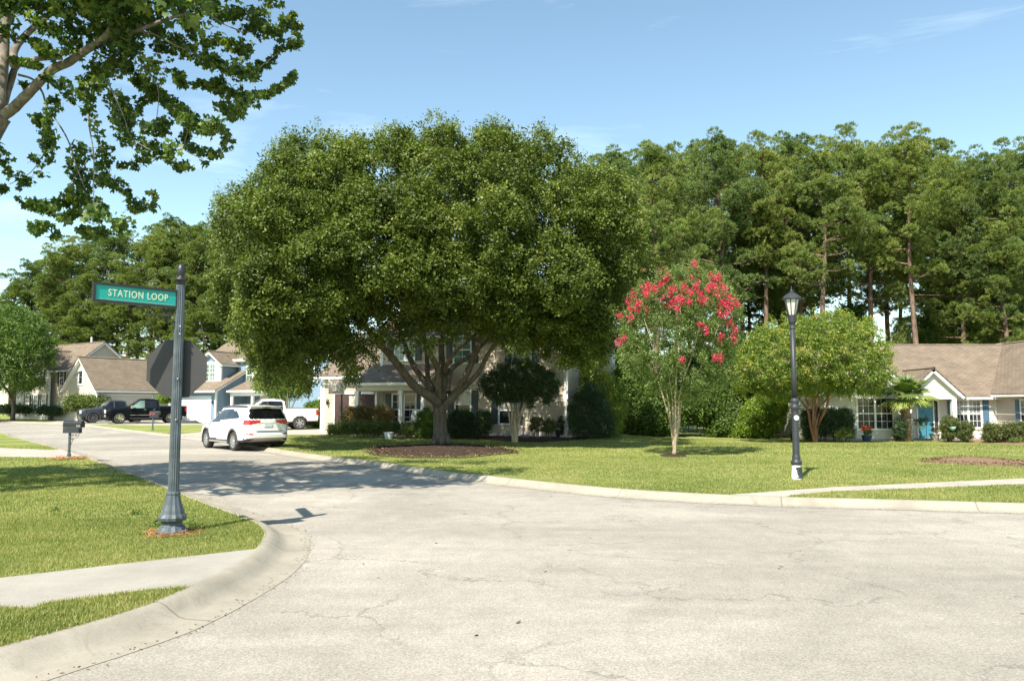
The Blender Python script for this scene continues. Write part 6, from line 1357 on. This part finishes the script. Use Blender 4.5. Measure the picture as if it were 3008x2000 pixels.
# before the ranch house
shrub('foundation_hedge', 'tall dark hedge behind the red-brown myrtle stems', 'hedge', box(2356, 2508, 1200, 1282, 4, 7), 41.2, .9, 260, (.16, .3), 100, .07, .045, 'leaf_dark', Rpx=26)
shrub('clipped_hedge', 'small boxy hedge below the tall dark one by the ranch window', 'hedge', box(2450, 2512, 1256, 1290, 2, 4), 40.3, .6, 90, (.12, .22), 90, .055, .035, 'leaf_hedge', Rpx=18)
shrub('rounded_shrub', 'dark shrub directly left of the palm trunk', 'shrub', box(2625, 2665, 1228, 1290, 4, 4), 41.4, .6, 80, (.14, .26), 90, .07, .045, 'leaf_dark', Rpx=20)
shrub('rounded_shrub', 'rounded shrub with reddish tips in front of the porch post', 'shrub', box(2762, 2812, 1224, 1292, 4, 4), 40.8, .7, 110, (.14, .26), 90, .07, .045, 'leaf_shrub', Rpx=20)
shrub('rounded_shrub', 'rounded shrub below the double window of the ranch house', 'shrub', box(2808, 2858, 1236, 1292, 4, 4), 40.6, .7, 110, (.14, .26), 90, .07, .045, 'leaf_shrub', Rpx=20)
shrub('clipped_hedge', 'mixed hedge running off the right edge before the ranch house', 'hedge', box(2886, 3090, 1242, 1298, 5, 9), 39.8, .9, 300, (.15, .3), 90, .075, .045, 'leaf_shrub', Rpx=22)
shrub('ground_plant', 'low grassy plant at the foot of the right hedge', 'plant', box(2960, 3005, 1288, 1302, 2, 3), 38.8, .4, 36, (.10, .18), 70, .07, .02, 'leaf_hedge', Rpx=8, stem=1)
shrub('strap_plant', 'clump of strap leaves left of the red-brown myrtle trunk', 'plant', box(2362, 2392, 1262, 1289, 3, 3), 41.3, .35, 30, (.14, .25), 70, .16, .02, 'leaf_gold', Rpx=12, stem=1)
# woodland edge between the houses
shrub('lime_shrub', 'bright lime-green shrub mass left of the ranch house corner', 'shrub', [(2150, 1285), (2170, 1230), (2190, 1180), (2230, 1160), (2280, 1160), (2310, 1180), (2318, 1210), (2300, 1240), (2262, 1282), (2200, 1288)], 46, 1.6, 330, (.22, .45), 110, .10, .06, 'leaf_lime', Rpx=50)
shrub('fern_clump', 'pale yellowish tuft at the foot of the corner shrub', 'plant', box(1806, 1826, 1216, 1276, 3, 3), 41, .4, 30, (.12, .22), 70, .09, .03, 'leaf_lime', Rpx=10, stem=1)
under = [([(1800, 1280), (1795, 1180), (1810, 1090), (1850, 1060), (1900, 1090), (1930, 1160), (1935, 1275)], 47, 'dark-leaved understory thicket right of the cream house'), ([(1850, 1278), (1840, 1200), (1870, 1140), (1930, 1120), (1985, 1150), (2000, 1210), (1995, 1276)], 46.5, 'understory thicket just behind the pink myrtle trunk'),
         ([(1980, 1230), (2000, 1170), (2060, 1130), (2120, 1140), (2160, 1190), (2175, 1235), (2100, 1245)], 48, 'spreading understory bush over a dark gap right of the pink myrtle'), ([(2080, 1280), (2100, 1230), (2150, 1200), (2190, 1230), (2190, 1282)], 47.5, 'low thicket beside the lime-green shrub'),
         ([(1810, 1130), (1815, 1040), (1850, 980), (1900, 1000), (1920, 1080), (1900, 1150)], 52, 'tall thicket behind the cream house gable'), ([(2100, 1180), (2090, 1080), (2120, 1010), (2180, 990), (2230, 1030), (2240, 1120), (2200, 1190)], 52, 'tall dark thicket between the two crepe myrtles'),
         ([(1920, 1180), (1925, 1080), (1970, 1030), (2050, 1020), (2110, 1060), (2120, 1150), (2060, 1190)], 54, 'deep shaded thicket behind the pink crepe myrtle'), ([(2220, 1150), (2230, 1040), (2290, 980), (2380, 980), (2450, 1010), (2470, 1120), (2400, 1180)], 58, 'shaded thicket behind the golden crepe myrtle'), ([(1690, 1150), (1700, 1050), (1760, 1000), (1830, 1020), (1850, 1120)], 57, 'dark thicket behind the roof corner of the cream house')]
under += [([(2700, 1015), (2705, 930), (2740, 890), (2800, 880), (2850, 900), (2870, 960), (2870, 1015)], 57, 'leafy thicket behind the middle of the ranch roof'), ([(2860, 1015), (2850, 930), (2900, 870), (2970, 850), (3040, 870), (3080, 940), (3080, 1015)], 58, 'leafy thicket behind the right end of the ranch roof'),
          ([(2440, 1015), (2450, 940), (2480, 900), (2530, 910), (2550, 970), (2548, 1015)], 58, 'leafy thicket left of the sky gap over the ranch ridge')]
for poly, d, lab in under: shrub('woodland_shrub', lab, 'thicket', poly, d, 2.0, 300, (.35, .75), 110, .15, .08, 'leaf_wood', group='understory thickets at the wood edge', Rpx=60, tb=.33)

# ------------------------------------------------ palm
pb = At(2662, 1292, 41.3); pb.z = T(pb.x, pb.y) + .1; palm = thing('palm_tree', 'short fan palm with shaggy boots beside the ranch house porch', 'palm', pb)
m = MB(); topz = At(2675, 1168, pb.y).z; m.tube([pb + Vector((0, 0, -.1)), Vector((pb.x + .03, pb.y, (pb.z + topz) / 2)), Vector((pb.x + .1, pb.y, topz))], [.24, .22, .16], 12, .08); m.build('trunk', 'bark_palm', palm, smooth=True)
m = MB()
for i in range(190):
    a = random.uniform(0, 6.28); f = random.random(); z = pb.z + .05 + f * (topz - pb.z - .05); rr_ = .22 - .04 * f; o = Vector((math.cos(a), math.sin(a), 0)); p = Vector((pb.x + .08 * f, pb.y, z)) + o * rr_ * .8; s_ = Vector((-o.y, o.x, 0)) * .045
    m.add([p - s_, p + s_, p + o * .24 + Vector((0, 0, .12)) + s_ * .5, p + o * .24 + Vector((0, 0, .12)) - s_ * .5, p + o * .05], [(0, 1, 2, 3), (0, 3, 4), (1, 4, 2), (0, 4, 1)])
m.build('boots', 'bark_palm', palm)
def fan(center, dirv, R_, k=22, spread=2.5, droop=.25):
    d = dirv.normalized(); s_ = d.cross(Vector((0, 0, 1))); s_ = s_.normalized() if s_.length > .1 else Vector((1, 0, 0)); nrm = s_.cross(d); vs, fs, tt = [], [], []
    for i in range(k):
        a = spread * (i / (k - 1) - .5); e = d * math.cos(a) + s_ * math.sin(a); L = R_ * (1 - .25 * abs(a / spread * 2) ** 2) * random.uniform(.9, 1.05); w = e.cross(nrm).normalized() * (R_ * .052); b = len(vs); dr = Vector((0, 0, -droop))
        vs += [center, center + e * L * .55 - w + dr * .08, center + e * L * .55 + w + dr * .08 + nrm * .01, center + e * L * .55 + nrm * .02, center + e * L + dr * .45 * random.uniform(.5, 1.4)]; fs += [(b, b + 1, b + 3), (b, b + 3, b + 2), (b + 1, b + 4, b + 3), (b + 3, b + 4, b + 2)]; tt += [.45 + random.uniform(-.15, .15)] * 3 + [.6, .8]
    return vs, fs, tt
cc = Vector((pb.x + .12, pb.y, topz + .02)); pal = [(-1, -.3, .45, 1.0), (1, -.4, .15, 1.0), (-.5, -.6, .9, .95), (.6, -.5, 1.0, 1.0), (.05, .2, 1.5, 1.0), (-1, .3, -.1, .9), (1, .2, -.12, 1.0), (-.35, -1, .25, .9), (.5, -1, -.1, .85), (-.8, -.6, -.25, .85), (.2, .8, .8, 1.0), (.8, .7, .6, .9), (-.7, .7, .7, .9), (1, -.1, .6, .9), (-.2, -.5, 1.3, .9)]
for i, (x, y, z, k) in enumerate(pal):
    d = Vector((x, y, z)).normalized(); end = cc + d * .50 * k; vs, fs, tt_ = fan(end, (d + Vector((0, 0, -.15))), 1.12 * k, droop=.6); st = MB(); st.tube([cc, end], [.022, .014], 5)
    o = arr('frond', [tuple(v) for v in vs], fs, 'palm_leaf', palm, tint=[min(1, max(0, q + (.2 if z < .2 else -.1))) for q in tt_]); st.build('stalk', 'palm_leaf', o)

# ------------------------------------------------ pines
def pine_variant(seed, H, low, wide, leaf='leaf_pine'):
    rs = np.random.RandomState(seed); random.seed(seed); t = thing('pine_tree', 'tall pine', 'pine tree', (0, 0, 0)); m = MB()
    bend = [(0, 0, -.4)] + [(rs.uniform(-.25, .25) * f * 1.6, rs.uniform(-.25, .25) * f * 1.6, H * f) for f in (.2, .4, .6, .8, .97)]; P = catmull(bend, 4); k = len(P); r0 = .011 * H
    m.tube(P, [r0 * (1 - .86 * (i / (k - 1)) ** 1.1) for i in range(k)], 9, .05); poms = []
    nb = int(26 + (1 - low) * 34)
    for i in range(nb):
        f = low + (1 - low) * (i + rs.uniform(0, 1)) / nb; q = P[min(k - 1, int(f * (k - 1)))]; a = rs.uniform(0, 6.28); g = (f - low) / (1 - low)
        L = wide * (math.sin(math.pi * min(1, g * .80 + .22)) ** .8) * rs.uniform(.55, 1.1); el = rs.uniform(-.08, .35) + g * .5; d = Vector((math.cos(a) * math.cos(el), math.sin(a) * math.cos(el), math.sin(el)))
        mid = q + d * L * .5 + Vector((0, 0, -.04 * L)); e = q + d * L + Vector((0, 0, .12 * L)); m.tube([q, mid, e], [.045 + .03 * (1 - g), .035, .015], 5, caps=False)
        for s in np.linspace(.38, 1.0, max(2, int(L * 2.3))):
            c = q.lerp(mid, s * 2) if s < .5 else mid.lerp(e, s * 2 - 1); c = c + Vector((rs.normal() * .42, rs.normal() * .42, rs.normal() * .2 + .1)); poms.append((c, rs.uniform(.32, .58)))
    for i in range(5):      # a few dead stubs
        f = rs.uniform(.25, low); q = P[int(f * (k - 1))]; a = rs.uniform(0, 6.28); L = rs.uniform(.6, 2.0); m.tube([q, q + Vector((math.cos(a) * L, math.sin(a) * L, rs.uniform(-.1, .5)))], [.03, .01], 4, caps=False)
    for _ in range(7): poms.append((P[-1] + Vector((rs.normal() * .5, rs.normal() * .5, rs.normal() * .5 - .2)), .45))
    m.build('trunk', 'bark_pine', t, smooth=True, local=True)
    pc = np.array([tuple(p) for p, _ in poms]); pr_ = np.array([w for _, w in poms]); ns = 44; ip = np.repeat(np.arange(len(pc)), ns); dd = unit(rng.normal(size=(len(ip), 3)) + np.array([0, 0, .75]))
    c = pc[ip] + dd * (pr_[ip] * rng.uniform(.78, 1.0, len(ip)))[:, None] * np.array([1, 1, .80]); n_ = len(c); per = 10; idx = np.repeat(np.arange(n_), per); D = unit(rng.normal(size=(n_ * per, 3)) * .5 + dd[idx] * 1.0 + np.array([0, 0, .30])); L = (.135 * rng.uniform(.7, 1.25, n_ * per))[:, None]
    S = unit(np.cross(D, rng.normal(size=D.shape))) * .0125; Pp = c[idx] + rng.normal(size=(n_ * per, 3)) * .04
    V = np.stack([Pp - S, Pp + S, Pp + D * L * .6 + S * 1.3, Pp + D * L, Pp + D * L * .6 - S * 1.3], 1).reshape(-1, 3); b = np.arange(n_ * per) * 5
    Fc = np.concatenate([np.stack([b, b + 1, b + 2], 1), np.stack([b, b + 2, b + 4], 1), np.stack([b + 4, b + 2, b + 3], 1)]); tn = np.clip(np.repeat((rng.normal(size=len(pc)) * .12)[ip] + rng.normal(size=n_) * .08 + .42 + rs.uniform(-.08, .12), per) + rng.normal(size=n_ * per) * .1, 0, 1)
    arr('crown', V, Fc, leaf, t, tint=np.repeat(tn, 5), local=True); return t
PV = [pine_variant(21, 20, .45, 3.3), pine_variant(22, 20, .40, 3.6, 'leaf_pine_cool'), pine_variant(23, 20, .52, 3.0), pine_variant(24, 20, .34, 3.3, 'leaf_pine_warm'), pine_variant(25, 20, .54, 3.5, 'leaf_pine_warm')]
used = set()
# photo column of the trunk, photo row of the tree top, distance, variant, words that single it out
row_r = [(1800, 424, 55, 1), (1860, 436, 62, 4), (1927, 391, 46.5, 0), (1990, 428, 58, 2), (2060, 402, 64, 3), (2127, 372, 54, 1), (2190, 400, 60, 0), (2254, 389, 55, 4), (2310, 404, 66, 2), (2365, 370, 57, 1), (2430, 400, 52, 2), (2500, 367, 60, 4), (2560, 402, 55, 0), (2620, 396, 64, 1), (2700, 364, 52, 4), (2755, 392, 60, 3), (2800, 420, 66, 2), (2850, 470, 54, 3), (2890, 438, 58, 0), (2945, 430, 52, 1), (3000, 400, 57, 4), (3060, 410, 53, 1),
         (1840, 520, 50, 3), (1900, 470, 68, 1), (2030, 480, 70, 2), (2160, 450, 70, 4), (2290, 470, 71, 3), (2400, 470, 70, 0), (2660, 470, 70, 2), (2960, 520, 51, 3), (2800, 520, 70, 1), (3050, 520, 62, 3), (2060, 680, 62, 3), (2205, 640, 64, 1), (2350, 660, 63, 3), (3010, 660, 60, 3), (1930, 660, 60, 1)]
row_l = [(30, 812, 92, 3), (82, 752, 95, 1), (150, 725, 98, 2), (193, 690, 92, 4), (250, 690, 100, 3), (300, 672, 94, 1), (341, 668, 97, 0), (400, 690, 100, 2), (440, 655, 92, 4), (490, 620, 94, 1), (530, 650, 99, 3), (566, 636, 92, 0), (620, 660, 96, 4), (670, 640, 94, 1), (730, 650, 98, 2), (120, 800, 90, 3), (370, 780, 90, 3), (520, 760, 90, 3), (260, 800, 90, 3), (640, 800, 91, 3), (-20, 900, 88, 1), (700, 740, 90, 3), (445, 820, 89, 3), (590, 860, 88, 3), (780, 700, 92, 1), (200, 860, 89, 3), (850, 760, 94, 1), (940, 800, 92, 4)]
def desc(i, n, side): return i
shape_w = ['slim-crowned', 'full-crowned', 'high-crowned', 'low-branched', 'flat-topped']
def near_word(u, d):
    marks = [(30, 'the far left shade tree'), (240, 'the beige house roof'), (345, 'the beige garage roof'), (420, 'the middle of the street name sign'), (530, 'the fluted sign post'), (640, 'the blue house dormer'), (760, 'the left edge of the oak'), (900, 'the left part of the oak crown'), (1780, 'the right edge of the oak crown'), (1900, 'the pink blossoms, left part'), (1990, 'the pink crepe myrtle centre'), (2100, 'the pink blossoms, right part'), (2210, 'the gap between the two myrtles'), (2345, 'the street lamp'), (2440, 'the golden myrtle centre'), (2560, 'the right side of the golden myrtle'), (2690, 'the palm and porch gable'), (2820, 'the ranch double window'), (2920, 'the ranch roof valley'), (3010, 'the right picture edge')]
    return min(marks, key=lambda q: abs(q[0] - u))[1]
seen = {}
for lst, grp in ((row_r, 'pines behind the houses on the right'), (row_l, 'pines behind the houses on the left')):
    for i, (u, v, d, k) in enumerate(lst):
        first = k not in used; o = PV[k] if first else copy_tree(PV[k]); used.add(k)
        p = At(u, 1200, d); z = T(p.x, d) + .05; Ht = At(u, v, d).z - z; s = Ht / 20.4; o.location = (p.x, d, z); w = s ** .6 * random.uniform(.95, 1.12) * (1.15 if lst is row_l else 1.0); o.scale = (w, w, s); o.rotation_euler = (0, 0, random.uniform(0, 6.28))
        depth = 'front-row' if d < (54 if lst is row_r else 91) else ('back-row' if d > (63 if lst is row_r else 96) else 'mid-row'); lab = '%s %s pine above %s' % (depth, shape_w[k], near_word(u, d)); seen.setdefault(lab, []).append((v, o)); o['label'] = lab; o['group'] = grp; o['category'] = 'pine tree'; o.name = 'pine_tree'
for lab, L in seen.items():
    if len(L) > 1:
        L.sort(key=lambda q: q[0]); w = ['taller', 'shorter'] if len(L) == 2 else ['tallest', 'middle-height', 'shortest', 'smallest']
        for j, (v, o) in enumerate(L): o['label'] = w[min(j, len(w) - 1)] + ' ' + lab
shrub('young_cedar', 'young cone-shaped cedar rising behind the ranch roof ridge', 'tree', [(2615, 1010), (2625, 960), (2650, 925), (2668, 955), (2685, 1010), (2690, 1060), (2610, 1060)], 56, 1.2, 150, (.25, .5), 100, .12, .05, 'leaf_pine', Rpx=30)

# ------------------------------------------------ pots and small things
def pot(name, label, u, v, r, h, mat, plant=None, ptop=.4, d=None):
    b = G(u, v, .12)
    if d: b = Vector((At(u, v, d).x, d, T(At(u, v, d).x, d) + .11))
    t = thing(name, label, 'flower pot', b); c = tuple(b); m = MB(); m.lathe([(r * .62, 0), (r * .80, h * .4), (r * .95, h * .88), (r * 1.06, h * .9), (r * 1.06, h), (r * .9, h), (r * .86, h * .88), (.01, h * .86)], c, 22); m.build('pot', mat, t)
    if plant: cs = np.array([[b.x + random.uniform(-r, r) * .8, b.y + random.uniform(-r, r) * .6, b.z + h + random.uniform(.05, ptop)] for _ in range(14)]); V, Fc, tn = clump_leaves(cs, np.full(14, .12), 40, .07, .035); arr('plant', V, Fc, plant, t, tint=tn)
    return t
pot('flower_pot', 'pale bell-shaped pot on the path edge before the low hedge', 1142, 1283, .23, .32, 'white_pot', d=36.3)
o = pot('flower_pot', 'dark blue pot of orange flowers below the ranch gable window', 2546, 1287, .27, .34, 'blue_pot', 'leaf_wood', .2, d=41.2)
b = Vector((At(2546, 1287, 41.2).x, 41.2, -.1)); cs = np.array([[b.x + random.uniform(-.25, .25), b.y - .1 + random.uniform(-.1, .1), b.z + random.uniform(.42, .66)] for _ in range(12)]); V, Fc, tn = clump_leaves(cs, np.full(12, .07), 40, .05, .05); arr('flowers', V, Fc, 'orange_bloom', o, tint=tn)
pot('flower_pot', 'stone pot with a reddish plant beside the teal front door', 2746, 1289, .26, .38, 'beige_pot', 'leaf_rust', .5, d=42.1)
pot('flower_pot', 'black pot standing at the downspout of the cream house', 1643, 1284, .22, .36, 'black_pot', 'leaf_dark', .6)
pot('flower_pot', 'dark urn almost hidden behind the street lamp pole', 2332, 1280, .24, .34, 'black_pot', 'leaf_dark', .3, d=43)
def hanging(label, u, v, d, mat):
    p = At(u, v, d); t = thing('hanging_basket', label, 'hanging basket', (p.x, p.y, T(p.x, d) + .1), 0, 'hanging baskets by the ranch porch'); m = MB(); zz = p.z; m.tube([(p.x + .25, d, T(p.x, d)), (p.x + .25, d, zz + .75), (p.x + .1, d, zz + .85), (p.x, d, zz + .72)], .012, 6); m.build('hook_pole', 'black_paint', t)
    m = MB(); m.lathe([(.08, -.12), (.16, -.02), (.18, .06), (.17, .06), (.01, .02)], (p.x, d, zz), 16); m.build('basket', mat, t); cs = np.array([[p.x + random.uniform(-.3, .3), d + random.uniform(-.2, .2), zz + random.uniform(.1, .42)] for _ in range(26)]); V, Fc, tn = clump_leaves(cs, np.full(26, .12), 40, .06, .035); arr('plant', V, Fc, 'leaf_shrub', t, tint=tn)
hanging('mint green hanging basket in front of the white ranch wall', 2798, 1256, 40.0, 'mint_pot'); hanging('hanging basket of pink-tipped greenery before the teal door', 2707, 1254, 41.5, 'mint_pot')
# basketball hoop by the cream garage
hb = G(1002, 1272, .12); d = 41.0; x = At(1003, 1200, d).x; z0 = T(x, d) + .12; t = thing('basketball_hoop', 'portable basketball hoop with clear backboard in front of the cream garage', 'basketball hoop', (x, d, z0))
m = MB(); m.tube([(x, d, z0), (x, d, 2.75)], .045, 8); m.tube([(x, d, 2.6), (x - .3, d - .35, 3.05)], .03, 6); m.build('pole', 'black_paint', t)
bc = At(989, 1135, d - .4); bw, bh = .42, .40; fr = MB(); yb = d - .4
fr.box(bc.x - bw, bc.x + bw, yb - .02, yb + .02, bc.z + bh - .04, bc.z + bh); fr.box(bc.x - bw, bc.x + bw, yb - .02, yb + .02, bc.z - bh, bc.z - bh + .04); fr.box(bc.x - bw, bc.x - bw + .04, yb - .02, yb + .02, bc.z - bh + .04, bc.z + bh - .04); fr.box(bc.x + bw - .04, bc.x + bw, yb - .02, yb + .02, bc.z - bh + .04, bc.z + bh - .04)
fr.box(bc.x - .16, bc.x + .16, yb - .026, yb - .021, bc.z + .06, bc.z + .085); fr.box(bc.x - .16, bc.x + .16, yb - .026, yb - .021, bc.z - .20, bc.z - .175); fr.box(bc.x - .16, bc.x - .135, yb - .026, yb - .021, bc.z - .175, bc.z + .06); fr.box(bc.x + .135, bc.x + .16, yb - .026, yb - .021, bc.z - .175, bc.z + .06); bo = fr.build('backboard_frame', 'white_trim', t)
m = MB(); m.box(bc.x - bw + .04, bc.x + bw - .04, yb - .008, yb + .008, bc.z - bh + .04, bc.z + bh - .04); m.build('backboard', 'clear_board', t)
m = MB(); m.tube([(bc.x - .1 + .22 * math.cos(a), yb - .28 + .22 * math.sin(a), bc.z - .3) for a in [i * math.pi / 10 for i in range(21)]], .016, 6); m.tube([(bc.x - .05, yb, bc.z - .3), (bc.x - .08, yb - .08, bc.z - .3)], .03, 6); m.build('rim', 'orange', t)
m = MB(); m.box(x - .35, x + .35, d - .1, d + .7, z0, z0 + .18); m.build('base', 'black_paint', t)
# fence gate and meter box left of the ranch house
gp = At(2285, 1240, 46.5); z0 = T(gp.x, 46.5) + .1; t = thing('garden_gate', 'dark iron garden gate at the left corner of the ranch house', 'gate', (gp.x - .4, 46.5, z0)); m = MB()
for i in range(7): m.tube([(gp.x - .75 + i * .12, 46.5, z0), (gp.x - .75 + i * .12, 46.5, z0 + 1.25)], .011, 5)
m.build('bars', 'black_paint', t); m = MB(); m.tube([(gp.x - .82, 46.5, z0), (gp.x - .82, 46.5, z0 + 1.35), (gp.x - .75, 46.5, z0 + 1.45)], .03, 6); m.tube([(gp.x - .75, 46.5, z0 + 1.2), (gp.x, 46.5, z0 + 1.2)], .018, 6); m.build('gate_frame', 'black_paint', t)
t = thing('utility_box', 'tan utility box on a stake beside the iron garden gate', 'box', (gp.x + .05, 46.2, z0)); m = MB(); m.box(gp.x - .2, gp.x + .25, 46.1, 46.3, z0 + .85, z0 + 1.25); m.build('cabinet', 'brown_box', t); m = MB(); m.box(gp.x, gp.x + .06, 46.15, 46.25, z0 - .1, z0 + .85); m.build('stake', 'brown_box', t)
